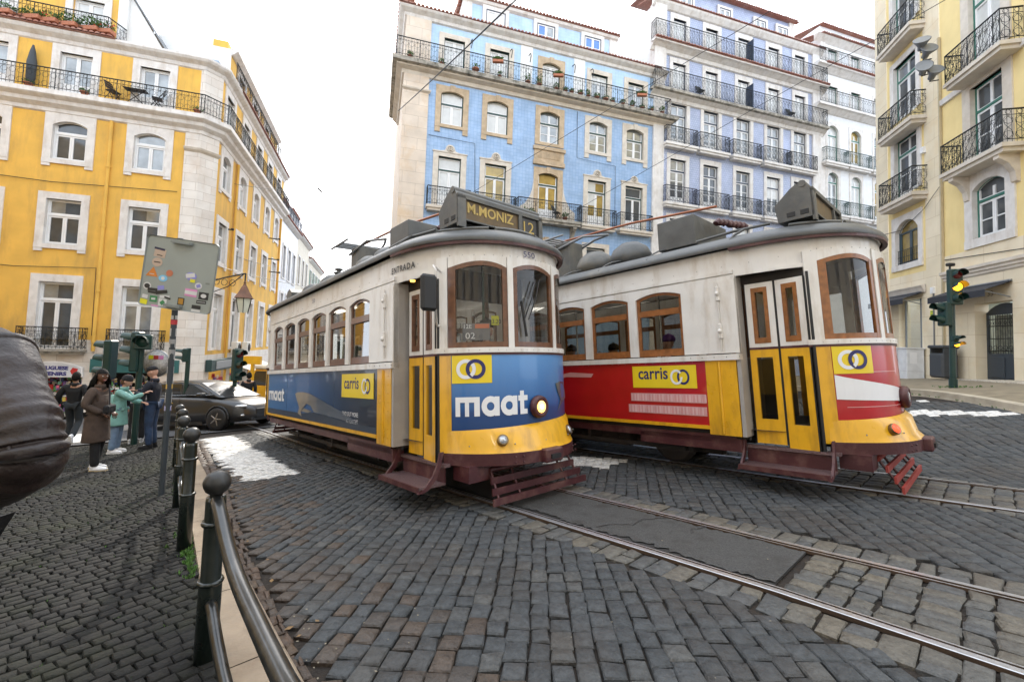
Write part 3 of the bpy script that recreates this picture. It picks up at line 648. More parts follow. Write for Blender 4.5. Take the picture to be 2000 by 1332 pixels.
mb = MB(); tile_eave(mb, 3.5, 18.7, 24.46, out=.42, back=1.5, rise=.7); mb.build('roof', li)
mb = MB(); wall_panel(mb, 5.2, 16.8, 24.6, 27.1, [], L_TILE, y=1.2); mb.box(16.8, 17.3, 1.1, 6, 24.6, 27.1, STONEW); mb.build('attic', li)
mb = MB(); tile_eave(mb, 5.0, 17.5, 27.15, out=-.8, back=5, rise=1); mb.build('roof', li)
for c in (7.2, 10.6, 13.9, 16.1): window(li, c-.5, c+.5, 25.1, 26.5, WHITE, NAVYP, y=1.12, pane=PANE_R); surround('surround', li, c-.5, c+.5, 25.1, 26.5, .18, STONEW, y=1.16, sill=.1, proud=.1)
mb = MB()
for z in (18.4, 21.6): mb.box(11.45, 11.5, -.6, .0, z, z+1.7, NAVYP)
mb.build('balcony_screen', li)

# ================================================================== white building
WW = mat('white stucco', (.76, .77, .79), .8, var=.05, dirt=(.6, .6, .6), dirt_amt=.3)
wh = thing('white_building', 'white stucco apartment building with green arched windows, farthest along the row', 'building', M=facade_frame(bo.x, bo.y, 72.6))
wc = [19.8, 22.25, 24.8, 27.3]
rows_w = [(8.0, 10.9, .55, .3), (12.1, 15.25, .55, .35), (16.0, 18.9, .55, .35), (20.35, 21.95, .5, 0), (23.45, 24.85, .5, 0)]
wall = MB(); holes = [(c-h-.01, c+h+.01, a, b) for c in wc for a, b, h, k in rows_w]
wall_panel(wall, 18.5, 29, -1, 25.6, holes, WW); wall.box(18.52, 19.0, -.06, -.01, -1, 25.5, STONEW); wall.quad((18.5, 0, 24), (18.5, 9, 24), (18.5, 9, 26), (18.5, 0, 25.6), WW)
wall.build('wall', wh)
for i, c in enumerate(wc):
    for j, (a, b, h, k) in enumerate(rows_w):
        window(wh, c-h, c+h, a, b, WHITE, GREENP, transom=b-.75 if j < 3 else None, bars=1 if j < 3 else 0, arch=k, pane=PANE_B if j > 2 else [PANE_Y, PANE_R, PANE_B][(i+j) % 3], panel=.3)
        surround('surround', wh, c-h, c+h, a, b, .2, STONEW, sill=0, arch=k)
    for z in (11.95, 15.9): balcony(wh, c-1.15, c+1.15, z, h=1.05, proj=.4, slab=STONEW, th=.3, m=DKGREEN, fancy=1)
for z in (20.2, 23.35):
    mb = MB(); profile_run(mb, [(17.8, 0, 0, -1), (29, 0, 0, -1)], [(0, z-.5), (.1, z-.45), (.4, z-.2), (.55, z-.15), (.55, z), (0, z+.01)], STONEW)
    if z > 22: tile_eave(mb, 18.5, 29, z-.02, out=.66, back=-.3, rise=.08)
    mb.build('ledge', wh); railing(wh, [(17.9, -.48), (29, -.48)], z+.02, 1.1, m=IRON, step=.14)
mb = MB(); profile_run(mb, [(17.9, 0, 0, -1), (29, 0, 0, -1)], [(0, 25.2), (.1, 25.3), (.4, 25.6), (0, 25.65)], STONEW); tile_eave(mb, 18.3, 29, 25.66, out=.5, back=1.3, rise=.6); mb.build('roof', wh)
mb = MB(); wall_panel(mb, 20.5, 29, 25.9, 28, [], WW, y=1.4); mb.box(20.4, 20.5, 1.4, 6, 25.9, 28, WW); tile_eave(mb, 20.3, 29, 28.03, out=-1.1, back=5, rise=.9); mb.build('attic', wh)
for c in (22.1, 25.3): window(wh, c-.5, c+.5, 26.2, 27.6, WHITE, GREENP, y=1.32, pane=PANE_R)
# white party wall rising behind the blue building
mb = MB(); mb.prism([(1.2, 19.6), (3.8, 19.6), (3.8, 24.9), (3.2, 25.4), (1.9, 23.6), (1.2, 22.6)], 5.5, 6, WHITEWALL); o = mb.build('party_wall', li)

# ================================================================== cream and yellow building on the right
R_YEL = mat('primrose render', (.82, .65, .31), .8, var=.07, scale=1.2, dirt=(.66, .48, .2), dirt_amt=.5, dscale=1.2, streak=.3)
R_STONE = brickmat('cream ashlar', (.76, .66, .48), (.8, .7, .53), (.55, .42, .26), 1.5, .78, .007, .75, .5, .15, .1, stain=(.72, .52, .28), stain_amt=.4)
rb = thing('primrose_building', 'cream stone and primrose yellow apartment building with curved iron balconies', 'building', M=facade_frame(15.778, 13.898, 193.7))
wall = MB()
hl = [(-5.52, -3.97, a, b) for a, b in ((5.45, 7.4), (8.55, 11.1), (12.0, 14.55), (16.0, 18.6))]; hr = [(-1.15, .2, a, b) for a, b in ((5.65, 7.6), (8.3, 11.05), (11.8, 15.0))]
hl.append((-5.4, -3.9, 1.85, 3.95)); hr.append((-1.17, .33, .75, 3.4))
wall_panel(wall, -6.95, -6.05, -.5, 22, [], R_STONE, y=-.03); wall_panel(wall, -6.05, -3.55, 5.0, 22, hl, R_YEL); wall_panel(wall, -6.05, -3.55, -.5, 5.0, hl, R_STONE, reveal=.35)
wall_panel(wall, -3.55, -2.62, -.5, 22, [], R_STONE, y=-.03)
hr2 = [(a+4.2, b+4.2, c, d) for a, b, c, d in hr]
wall_panel(wall, -2.62, 9, 5.33, 22, hr+hr2, R_YEL); wall_panel(wall, -2.62, 9, -.5, 5.33, hr+hr2, R_STONE, y=-.02, reveal=.4)
wall.quad((-6.95, -.03, -1), (-6.95, 12, -1), (-6.95, 12, 22), (-6.95, -.03, 22), R_STONE)
wall.build('wall', rb)
for a, b, tr, arch, pn in ((8.55, 11.1, 10.4, 0, PANE_D), (12.0, 14.55, 13.85, 0, PANE_D), (16.0, 18.6, 17.9, 0, PANE_D)):
    window(rb, -5.5, -3.99, a, b, WHITE, GREENP, transom=tr, bars=1, pane=pn, panel=.1); surround('surround', rb, -5.5, -3.99, a, b, .26, STONEW, sill=0)
window(rb, -5.5, -3.99, 5.5, 7.4, mat('slate blue joinery', (.05, .08, .1), .5), arch=.45, pane=PANE_Y); surround('surround', rb, -5.5, -3.99, 5.5, 7.4, .26, STONEW, arch=.45, sill=.25)
mb = MB()
for i in range(12): mb.bar((-5.45+i*.13, .05, 5.5), (-5.45+i*.13, .05, 6.15), .012, IRON)
for z in (5.6, 5.85, 6.15): mb.bar((-5.5, .05, z), (-3.99, .05, z), .014, IRON)
mb.build('window_grille', rb)
for dx in (0, 4.2):
    for a, b, tr, arch in ((8.3, 11.05, 10.15, 0), (11.8, 15.0, 14.0, 0)):
        window(rb, -1.14+dx, .19+dx, a, b, WHITE, GREENP, transom=tr, bars=1, pane=PANE_D if b < 12 else PANE_B, panel=.1); surround('surround', rb, -1.14+dx, .19+dx, a, b, .36, STONE, sill=0)
    window(rb, -1.14+dx, .19+dx, 5.65, 7.6, WHITE, GREENP, transom=6.95, bars=1, arch=.25, pane=PANE_D); surround('surround', rb, -1.14+dx, .19+dx, 5.65, 7.6, .36, STONEW, arch=.25, sill=.3)
for z in (8.2, 11.35, 15.35):
    balcony(rb, -5.68, -3.4, z, h=1.05, proj=.55, slab=STONE, th=.3, fancy=2)
for dx in (0, 4.2):
    balcony(rb, -1.68+dx, .95+dx, 8.2, h=1.05, proj=.6, slab=STONE, th=.26, fancy=2, corbel=True); balcony(rb, -1.4+dx, .95+dx, 11.45, h=1.05, proj=.6, slab=STONE, th=.26, fancy=2)
mb = MB(); profile_run(mb, [(-2.6, -.02, 0, -1), (9, -.02, 0, -1)], [(0, 4.35), (.05, 4.4), (.05, 4.48), (.1, 4.5), (.1, 4.58), (.16, 4.62), (.16, 4.72), (0, 4.74)], STONE)
mb.build('string_course', rb); mb = MB(); profile_run(mb, [(-2.6, 0, 0, -1), (9, 0, 0, -1)], [(0, 11.2), (.08, 11.22), (.1, 11.42), (0, 11.44)], STONEW)
mb.build('string_course', rb); mb = MB(); profile_run(mb, [(-6.95, -.03, 0, -1), (-3.6, -.03, 0, -1)], [(0, 4.1), (.05, 4.15), (.1, 4.3), (.16, 4.4), (0, 4.45)], STONE)
mb.build('string_course', rb)
# shop window with a lit room, door no. 33
mb = MB(); mb.box(-5.35, -5.3, .2, .26, 1.85, 3.95, GREY); mb.box(-5.4, -3.9, 2.9, 3.0, 1.7, 4.1, mat('pale shop wall', (.55, .62, .58), .8)); mb.box(-4.35, -4.3, .2, .26, 1.85, 3.95, GREY)
mb.quad((-5.4, .3, 1.86), (-3.9, .3, 1.86), (-3.9, 3, 1.86), (-5.4, 3, 1.86), GREY); mb.quad((-5.4, .3, 3.95), (-3.9, .3, 3.95), (-3.9, 3, 3.95), (-5.4, 3, 3.95), WHITEWALL)
mb.box(-4.9, -4.2, 1.0, 1.1, 3.7, 3.75, mat('lit tube', (1, 1, 1), .5, emit=(1, 1, .95), estr=5)); sw = mb.build('shop_window', rb)
g = MB(); g.quad((-5.3, .22, 1.86), (-3.9, .22, 1.86), (-3.9, .22, 3.95), (-5.3, .22, 3.95), glassmat('shop glass')); g.build('pane', sw)
DOORC = mat('slate door paint', (.04, .05, .06), .45); mb = MB()
P = [(-1.16, .76), (.32, .76), (.32, 3.05)]+[p for p in reversed(arch_pts(-1.16, .32, 3.05, .33))][1:]
mb.prism([(-1.16, .76), (.32, .76), (.32, 1.7), (-1.16, 1.7)], .3, .36, DOORC)
for x in (-1.0, -.35): mb.bbox(x, x+.55, .27, .3, .9, 1.6, DOORC, .02)
mb.box(-1.16, .32, .31, .35, 3.0, 3.1, DOORC); mb.box(-1.16, -1.1, .3, .36, 1.7, 3.1, DOORC); mb.box(.26, .32, .3, .36, 1.7, 3.1, DOORC)
mb.prism([(-1.16, 3.1), (.32, 3.1)]+[p for p in reversed(arch_pts(-1.16, .32, 3.1, .28))][1:], .32, .34, DOORC)
d = mb.build('door', rb); mb = MB(); mb.box(-1.1, .26, .5, .52, 1.7, 3.0, mat('pleated curtain', (.25, .26, .2), .8, var=.4, scale=9)); mb.build('curtain', d)
mb = MB()
for i in range(15): mb.bar((-1.08+i*.095, .3, 1.7), (-1.08+i*.095, .3, 3.0), .009, IRON)
for z in (1.8, 2.2, 2.62, 2.85): mb.bar((-1.12, .29, z), (.3, .29, z), .016, IRON)
for i in range(7): mb.ring((-1.0+i*.2, .29, 1.9), .07, .009, IRON); mb.ring((-1.0+i*.2, .29, 2.72), .05, .009, IRON)
mb.build('grille', d)
mb = MB(); put_text(mb, '33', .26, mat('carved numeral', (.35, .27, .2), .8), lambda x, z: (x-.62, -.03, z+3.6)); mb.build('house_number', rb)

# unseen blocks added behind the camera to shade the street; panes reflect them too
def back_block(label, x, y, yaw, L, h, m):
    b = thing('unseen_shade_block', label, 'building', M=facade_frame(x, y, yaw)); wall = MB()
    cs = [1.6+3.1*i for i in range(int((L-1.5)/3.1))]; rs = [q for q in [(1.2, 3.6), (5, 7.3), (8.6, 10.9), (12.2, 14.3)] if q[1] < h]
    wall_panel(wall, 0, L, -3, h, [(c-.6, c+.6, a, b_) for c in cs for a, b_ in rs], m); wall.box(0, L, .5, 9, h-.1, h, GREY); wall.quad((0, 0, -3), (0, 9, -3), (0, 9, h), (0, 0, h), m); wall.quad((L, 0, -3), (L, 9, -3), (L, 9, h), (L, 0, h), m)
    wall.build('wall', b)
    for c in cs:
        for a, b_ in rs: window(b, c-.6, c+.6, a, b_, WHITE, pane=PANE_R); surround('surround', b, c-.6, c+.6, a, b_, .25, STONEW, sill=.12)
back_block('cream apartment block behind the viewpoint, unseen, added to shade the street', 18, -4.5, 259, 30, 19, CREAMW)
back_block('ochre apartment block outside the picture, added to shade the left pavement', -11.5, -5, -38.7, 24, 13.5, Y_WALL)
for nm, par, P in (('facade_cable', yb, [(-10, -.04, 4.3), (-6, -.05, 4.15), (-3.1, -.06, 4.3), (-3.05, -.06, 1.2)]), ('facade_cable', yb, [(-10, -.04, 8.2), (-5, -.05, 8.05), (-.2, -.06, 8.25)]), ('facade_cable', bl, [(-10.5, -.04, 12.75), (-7.9, -.05, 12.7), (-7.8, -.05, 10), (-7.75, -.05, 8.9)]), ('facade_cable', bl, [(-1.6, -.04, 15.8), (-1.55, -.05, 12.9), (1.1, -.05, 12.8), (1.15, -.05, 9)]), ('facade_cable', rb, [(-2.5, -.05, 5.2), (1, -.06, 4.9), (2.2, -.06, 5.9), (6, -.06, 6.1)])):
    mb = MB(); mb.tube(P, .014, IRON, n=4); mb.build(nm, par)
# ================================================================== trams
TY = mat('tram yellow enamel', (.74, .39, .014), .3, var=.1, scale=3, dirt=(.34, .17, .02), dirt_amt=.75, dscale=5, streak=.25, coat=.3, bump=.16, bscale=3)
TW_ = mat('tram cream white enamel', (.72, .7, .67), .35, var=.07, dirt=(.42, .34, .25), dirt_amt=.6, dscale=5, streak=.25, coat=.2, bump=.14, bscale=3)
TM = mat('oxide maroon paint', (.065, .015, .018), .45, var=.25, dirt=(.16, .09, .07), dirt_amt=.7, dscale=4, bump=.15)
TROOF = mat('grey roof canvas', (.085, .088, .088), .45, var=.25, dirt=(.2, .18, .14), dirt_amt=.6, dscale=1.5, bump=.15, bscale=25)
TWOOD = mat('varnished teak', (.13, .05, .02), .35, var=.35, scale=14, coat=.3)
TWOOD2 = mat('orange varnished teak', (.26, .095, .025), .35, var=.3, scale=14, coat=.3)
TGLASS = glassmat('tram glass', (.5, .48, .42), refl=1.4)
WGLASS = glassmat('windscreen glass', (.8, .8, .78), refl=.7)
TDK = mat('underframe grime', (.022, .018, .015), .8, var=.4, dirt=(.08, .05, .035), dirt_amt=.5)
TINT = mat('tram interior panelling', (.09, .06, .035), .6, var=.2)
TSEAT = mat('dark seat leather', (.03, .025, .02), .5)
CHROME = mat('worn chrome', (.6, .6, .6), .15, metal=1)
RUBBER = BLACK
GLYPHW = mat('advert white', (.75, .76, .78), .4, var=.02)
NAVY = mat('advert navy', (.02, .02, .12), .4, var=.02)
LOGOY = mat('advert lemon', (.78, .58, .015), .35, var=.04, coat=.2)
REDP = mat('advert red', (.42, .007, .012), .3, var=.12, coat=.4, bump=.12, bscale=3)
PINKP = mat('advert pale pink', (.6, .3, .3), .4); PINKQ = mat('advert dusty pink', (.66, .42, .42), .4)
LAMPW = mat('lit tungsten lamp', (1, .8, .4), .3, emit=(1, .5, .09), estr=1.7); LAMPC = mat('lit lamp core', (1, 1, .8), .3, emit=(1, .85, .45), estr=4)
LAMPR = mat('red tail lamp', (.8, .02, .01), .3, emit=(1, .03, .01), estr=3); LAMPCLR = mat('clear lamp lens', (.5, .52, .55), .1, metal=.5)
def gradmat(name, stops, axis=2, lo=0, hi=1, rough=.3, distort=.0):
    m = bpy.data.materials.new(name); m.use_nodes = True; nt = m.node_tree; b = nt.nodes['Principled BSDF']
    tc = _n(nt, 'ShaderNodeTexCoord'); sp = _n(nt, 'ShaderNodeSeparateXYZ'); nt.links.new(tc.outputs['Object'], sp.inputs[0])
    mr = _n(nt, 'ShaderNodeMapRange'); mr.inputs[1].default_value = lo; mr.inputs[2].default_value = hi; nt.links.new(sp.outputs[axis], mr.inputs[0])
    nz = _n(nt, 'ShaderNodeTexNoise'); nz.inputs['Scale'].default_value = 2.5; nz.inputs['Detail'].default_value = 5; nt.links.new(tc.outputs['Object'], nz.inputs['Vector'])
    ma = _n(nt, 'ShaderNodeMath', operation='MULTIPLY_ADD'); ma.inputs[1].default_value = distort; nt.links.new(nz.outputs[0], ma.inputs[0]); nt.links.new(mr.outputs[0], ma.inputs[2])
    cr = _n(nt, 'ShaderNodeValToRGB'); nt.links.new(ma.outputs[0], cr.inputs[0])
    e = cr.color_ramp.elements
    while len(e) < len(stops): e.new(.5)
    for i, (p, c) in enumerate(stops): e[i].position = p; e[i].color = (*c, 1)
    nt.links.new(cr.outputs[0], b.inputs['Base Color']); b.inputs['Roughness'].default_value = rough; b.inputs['Coat Weight'].default_value = .3
    return m
AD_SKY = gradmat('printed dusk sky', [(0, (.012, .045, .14)), (.28, (.015, .06, .2)), (.34, (.02, .1, .3)), (1, (.09, .26, .56))], 2, .85, 1.7, distort=.12)
AD_SIDE = gradmat('printed night sky', [(0, (.035, .16, .38)), (.55, (.02, .1, .27)), (.85, (.012, .03, .07)), (1, (.008, .014, .03))], 0, -7.5, -1.8, distort=.15)
AD_FORM = gradmat('printed cream facade', [(0, (.2, .16, .11)), (.5, (.32, .26, .18)), (1, (.08, .1, .13))], 0, -6, -3, distort=.6)
AD_DARK = mat('printed dark quay', (.02, .035, .06), .35)

PW = 2.2; FA, FB = 1.4, 1.2
def fr_u(y, b=FB, a=FA):
    t = min(1, abs(y)/b); return -a + a*(1-t**PW)**(1/PW)
def fr_pt(y, off=0, b=FB):
    """point of the bowed front at lateral y, pushed out by off along the normal"""
    e = 1e-3; u = fr_u(y); du = (fr_u(y+e)-fr_u(y-e))/(2*e); L = math.hypot(1, du); return (u+off/L, y-du*off/L)
NA = 60
def fr_arc(y0, y1, n, off=0): return [fr_pt(y0+(y1-y0)*i/n, off) for i in range(n+1)]
_tab = [(-1.15+2.3*i/400) for i in range(401)]; _s = [0.0]
for i in range(400):
    p, q = fr_pt(_tab[i]), fr_pt(_tab[i+1]); _s.append(_s[-1]+math.hypot(q[0]-p[0], q[1]-p[1]))
_s0 = _s[200]
def y_of_s(s):
    s += _s0; i = min(399, max(0, int(np.searchsorted(_s, s))-1)); f = (s-_s[i])/(_s[i+1]-_s[i]); return _tab[i]+(_tab[i+1]-_tab[i])*f
def s_of_y(y): return float(np.interp(y, _tab, _s))-_s0
def strip(mb, pts, z0, z1, m, pts2=None, smooth=True):
    """vertical skin following the plan polyline pts; pts2 = plan line of the upper edge"""
    p2 = pts2 or pts; n = len(pts)
    mb.add([(x, y, z0) for x, y in pts]+[(x, y, z1) for x, y in p2], [(i, i+1, n+i+1, n+i) for i in range(n-1)], m, smooth)
def band(mb, pts, z0, z1, out, inn, m):
    """solid rail following pts"""
    P = []
    n = len(pts)
    for i, (x, y) in enumerate(pts):
        a = pts[max(0, i-1)]; b = pts[min(n-1, i+1)]; tx, ty = b[0]-a[0], b[1]-a[1]; L = math.hypot(tx, ty) or 1; nx, ny = ty/L, -tx/L
        P.append((x+nx*out, y+ny*out, x-nx*inn, y-ny*inn))
    V = []
    for a, b, c, d in P: V += [(a, b, z0), (a, b, z1), (c, d, z1), (c, d, z0)]
    F = []
    for i in range(n-1):
        for k in range(4): F.append((4*i+k, 4*i+(k+1) % 4, 4*i+4+(k+1) % 4, 4*i+4+k))
    F += [(0, 1, 2, 3), tuple(4*(n-1)+k for k in range(4))]
    mb.add(V, F, m)
REAR = -7.5
def outline(off=0, n=22):
    """closed plan outline of the roof, counter-clockwise from the near rear corner"""
    fr = [fr_pt(-FB*.9999+2*FB*.9999*i/n*1.0, 0) for i in range(n+1)]
    ys = [math.sin(-math.pi/2+math.pi*i/n) for i in range(n+1)]
    fr = [(fr_u(FB*s*.99999), FB*s) for s in ys]
    re = [(REAR-(x+FA), -y) for x, y in fr]
    P = fr+re
    cx = (REAR-FA)/2; out = []
    for x, y in P:
        sx = (abs(x-cx)-off)/max(1e-6, abs(x-cx)) if abs(x-cx) > .5 else 1
        out.append((cx+(x-cx)*((8.9/2-off)/(8.9/2)), y*(FB-off)/FB))
    return out
def make_tram(name, label, red, M, lamp_on):
    t = thing(name, label, 'tram', M=M)
    wood = TWOOD2 if red else TWOOD
    # ---- roof
    mb = MB(); rings = [(-.05, 3.03), (-.06, 3.06), (-.03, 3.11), (.08, 3.2), (.26, 3.255), (.52, 3.3), (.8, 3.36), (1.05, 3.4)]
    o0 = outline(); n = len(o0); V = []
    for off, z in rings: V += [(x, y, z) for x, y in outline(off)]
    F = [(i*n+k, i*n+(k+1) % n, (i+1)*n+(k+1) % n, (i+1)*n+k) for i in range(len(rings)-1) for k in range(n)]+[tuple((len(rings)-1)*n+k for k in range(n))]
    mb.add(V, F, TROOF, True); mb.add([(x, y, 3.02) for x, y in outline(.02)], [tuple(range(n))], TW_)
    for y0, y1 in ((-1.0, -.52), (-.44, .2), (.28, .8)):      # drip mouldings
        P = [(fr_u(y)-.21, y*.9, 3.275-.03*abs(y)) for y in [y0+(y1-y0)*i/10 for i in range(11)]]
        mb.tube(P, .022, TROOF, n=6)
    mb.tube([(-1.9, -1.0, 3.28), (-1.4, -.98, 3.31), (-1.0, -.8, 3.35)], .02, TROOF, n=6); mb.tube([(-1.25, -1.0, 3.3), (-1.35, -1.1, 3.22), (-1.42, -1.2, 3.1)], .018, TROOF, n=5)
    for x in (-7.0, -6.1, -5.2, -4.4, -3.5, -2.6): mb.tube([(x, y, 3.432-.33*(abs(y)/1.24)**2.9) for y in [-1.2+2.4*i/12 for i in range(13)]], .012, TROOF, n=4)
    mb.build('roof', t)
    mb = MB(); band(mb, [p for p in o0[:24]], 2.995, 3.03, .05, .0, TM)
    mb.tube([(x+.03, y-.01, 3.045) for x, y in o0[4:19]], .018, TM, n=6); mb.build('gutter', t)
    # ---- fascia and beading (all round)
    mb = MB(); oo = outline(.04); oo.append(oo[0])
    for a, b in ((1, 21), (24, 44)): pass
    segs = list(zip(oo, oo[1:]))
    for p, q in segs:
        fr_ = min(p[0], q[0]) > -.62 or max(p[0], q[0]) < REAR-FA+.62
        strip(mb, [p, q], 2.84 if fr_ else 2.66, 3.03, TW_)
    for sg in (-1, 1): mb.box(-8.1, -.75, *sorted((sg*1.15, sg*1.185)), 2.7, 2.75, TW_) if False else mb.box(-7.5, -1.38, *sorted((sg*1.15, sg*1.19)), 2.7, 2.75, TW_)
    for P_ in (fr_arc(-1.14, -.99, 6, -.03), fr_arc(.99, 1.14, 6, -.03)):
        band(mb, P_, 2.66, 2.7, .02, .03, TW_); band(mb, [(REAR-FA-x, -y) for x, y in P_], 2.66, 2.7, .02, .03, TW_)
    for P_ in (fr_arc(-1.0, 1.0, 24, -.034),):
        band(mb, P_, 2.845, 2.862, .008, .02, TW_); band(mb, [(REAR-FA-x, -y) for x, y in P_], 2.845, 2.862, .008, .02, TW_)
    for y in np.arange(-.95, .96, .1): mb.ball((*fr_pt(y, -.026), 2.87), .007, CHROME, n=5, k=3)
    for x in np.arange(-7.3, -.2, .34): mb.ball((x if x > -1.3 else x, -1.2+.034 if x < -1.35 else -1.155, 2.81), .006, CHROME, n=5, k=3)
    LET = mat('black enamel letters', (.02, .02, .025), .4)
    if not red:
        put_text(mb, 'ENTRADA', .11, LET, lambda x, z: (-1.5+x, (-1.166 if -1.5+x < -1.4 else -(FB-.034)*(1-((-1.5+x+FA)/(FA))**PW)**(1/PW)-.003), z+2.8), bold=.003, space=1.25, width=.54)
        put_text(mb, '550', .105, NAVY, lambda x, z: (*fr_pt(x-.16, -.022), z+2.885), width=.19)
        put_text(mb, '550', .11, NAVY, lambda x, z: (-4.7+x, -1.17, z+2.84))
    mb.build('fascia', t)
    # ---- both sides
    pitch = .873; wins = [-7.2+pitch*i for i in range(6)]
    for sg in (-1, 1):
        Y = 1.2*sg
        mb = MB()
        def yb_(a, b): return (min(a*sg, b*sg), max(a*sg, b*sg))
        ya, yz = yb_(1.13, 1.2)
        mb.box(-7.5, -7.2, ya, yz, 1.66, 2.68, TW_)
        for x in wins: mb.box(x+.735, x+pitch, ya, yz, 1.66, 2.68, TW_)
        mb.box(wins[-1]+pitch, -1.36, ya, yz, 1.66, 2.68, TW_)
        for x in wins:   # arched heads
            A = arch_pts(x, x+.735, 2.53, .07, 8)
            for i in range(8):
                mb.add([(A[i][0], yz if sg > 0 else ya, A[i][1]), (A[i+1][0], yz if sg > 0 else ya, A[i+1][1]), (A[i+1][0], yz if sg > 0 else ya, 2.68), (A[i][0], yz if sg > 0 else ya, 2.68)], [(0, 1, 2, 3)], TW_)
                mb.add([(A[i][0], ya, A[i][1]), (A[i+1][0], ya, A[i+1][1]), (A[i+1][0], yz, A[i+1][1]), (A[i][0], yz, A[i][1])], [(0, 1, 2, 3)], TW_)
        mb.box(-7.5, -1.36, *yb_(1.12, 1.235), 1.57, 1.645, TW_)
        for x in np.arange(-2.0, -1.35, .16): mb.ball((x, Y+.036*sg, 1.61), .007, GREY, n=5, k=3)
        mb.box(-1.75, -1.36, *yb_(1.195, 1.215), 1.66, 2.62, TW_)
        for z in (1.95, 2.45): mb.bbox(-1.6, -1.55, *yb_(1.2, 1.25), z-.1, z+.1, TW_, .01); mb.ball((-1.575, Y+.05*sg, z), .03, TW_, n=8, k=6)
        mb.tube([(-1.575, Y+.03*sg, 1.7), (-1.575, Y+.03*sg, 2.6)], .009, TW_, n=5)
        mb.build('side_frame', t)
        # lower panel
        mb = MB(); body = REDP if red else AD_SIDE
        mb.box(-7.5, -1.82, *yb_(1.14, 1.2), .71, 1.57, body); mb.box(-7.5, -1.82, *yb_(1.14, 1.212), .665, .712, TY)
        mb.box(-7.55, -7.47, *yb_(1.13, 1.21), .665, 1.57, TY)
        mb.box(-1.82, -1.42, *yb_(1.13, 1.204), .6, 1.57, TY); mb.tube([(-1.64, Y+.005*sg, .62), (-1.64, Y+.005*sg, 1.55)], .02, TY, n=6)
        for z in np.arange(.7, 1.55, .11): mb.ball((-1.5, Y+.006*sg, z), .008, TY, n=5, k=3)
        for x in (-6.0, -3.4): mb.box(x, x+.008, *yb_(1.199, 1.2015), .72, 1.56, AD_DARK if not red else REDP)
        for x in np.arange(-7.4, -1.9, .12): mb.ball((x, Y+.001*sg, 1.555), .006, GREY, n=4, k=2); mb.ball((x, Y+.012*sg, .69), .006, TY, n=4, k=2)
        mb.build('side_panel', t)
        if sg < 0:
            ad = MB(); E = -1.206
            f = lambda x, z: (x, E-.004, z)
            x0, x1, z0, z1 = -3.05, -1.92, 1.17, 1.515
            if red: x0, x1, z0, z1 = -2.95, -1.95, 1.2, 1.52
            ad.box(x0, x1, E-.003, E+.002, z0, z1, LOGOY)
            put_text(ad, 'carris', .25, NAVY, lambda x, z: f(x0+.1+x, z+z0+.13), bold=.004, width=(x1-x0)*.48)
            for cx_, mm in ((x1-.29, GLYPHW), (x1-.19, NAVY)):
                cz = (z0+z1)/2-.005
                for k in range(20):
                    a, b = 2*math.pi*k/20, 2*math.pi*(k+1)/20; e = E-.006 if mm is NAVY else E-.008
                    if mm is GLYPHW and -.9 < math.cos(a) and math.cos((a+b)/2) > .72 and math.sin((a+b)/2) > 0: continue
                    ad.add([(cx_+.062*math.cos(a), e, cz+.075*math.sin(a)), (cx_+.062*math.cos(b), e, cz+.075*math.sin(b)), (cx_+.092*math.cos(b), e, cz+.108*math.sin(b)), (cx_+.092*math.cos(a), e, cz+.108*math.sin(a))], [(0, 1, 2, 3)], mm)
            if not red:
                # long pale shell building, quay and lettering
                ad.add([f(x, z) for x, z in [(-5.41, 1.17), (-5.25, 1.2), (-4.94, 1.21), (-4.56, 1.19), (-3.73, 1.06), (-3.1, 0.96), (-2.67, 0.88), (-2.45, 0.81), (-2.7, 0.81), (-3.45, 0.85), (-4.3, 0.88), (-4.49, 0.98), (-4.7, 1.01), (-4.91, 0.92), (-5.03, 0.85), (-4.97, 0.76), (-5.21, 0.81), (-5.14, 0.92), (-5.29, 1.06)]], [tuple(range(19))], AD_FORM)
                ad.add([f(x, z+.0) for x, z in [(-5.0, .86), (-4.85, .92), (-4.4, .89), (-4.6, .85)]], [(0, 1, 2, 3)], AD_FORM)
                ad.add([(x, E-.001, z) for x, z in [(-7.45, .715), (-1.83, .715), (-1.83, .8), (-2.6, .8), (-4.3, .87), (-5.0, .82), (-7.45, .82)]], [tuple(range(7))], AD_DARK)
                MA = GLYPHW
                maat_side = lambda x, z: f(-7.36+x, z+1.0)
                maat(ad, .2, maat_side, MA, 1.35)
                put_text(ad, 'FIND OUT MORE', .085, GLYPHW, lambda x, z: f(-3.0+x, z+.9), width=.58); put_text(ad, 'AT MAAT.PT', .085, GLYPHW, lambda x, z: f(-2.85+x, z+.8), width=.43)
                ad.build('advert', t)
            else:
                for zz, xa in ((1.0, -3.0), (.83, -3.05)):
                    ad.box(xa, -1.84, E-.002, E+.002, zz, zz+.12, PINKP)
                    for k in range(26): ad.box(xa+.02+k*.045, xa+.028+k*.045+.012*(k % 3), E-.004, E+.002, zz+.01, zz+.11, PINKQ)
                ad.add([f(x, z) for x, z in [(-4.9, 1.3), (-4.6, 1.38), (-4.2, 1.45), (-3.7, 1.42), (-3.75, 1.36), (-4.3, 1.37), (-4.8, 1.24)]], [tuple(range(7))], PINKP)
                ad.build('advert', t)
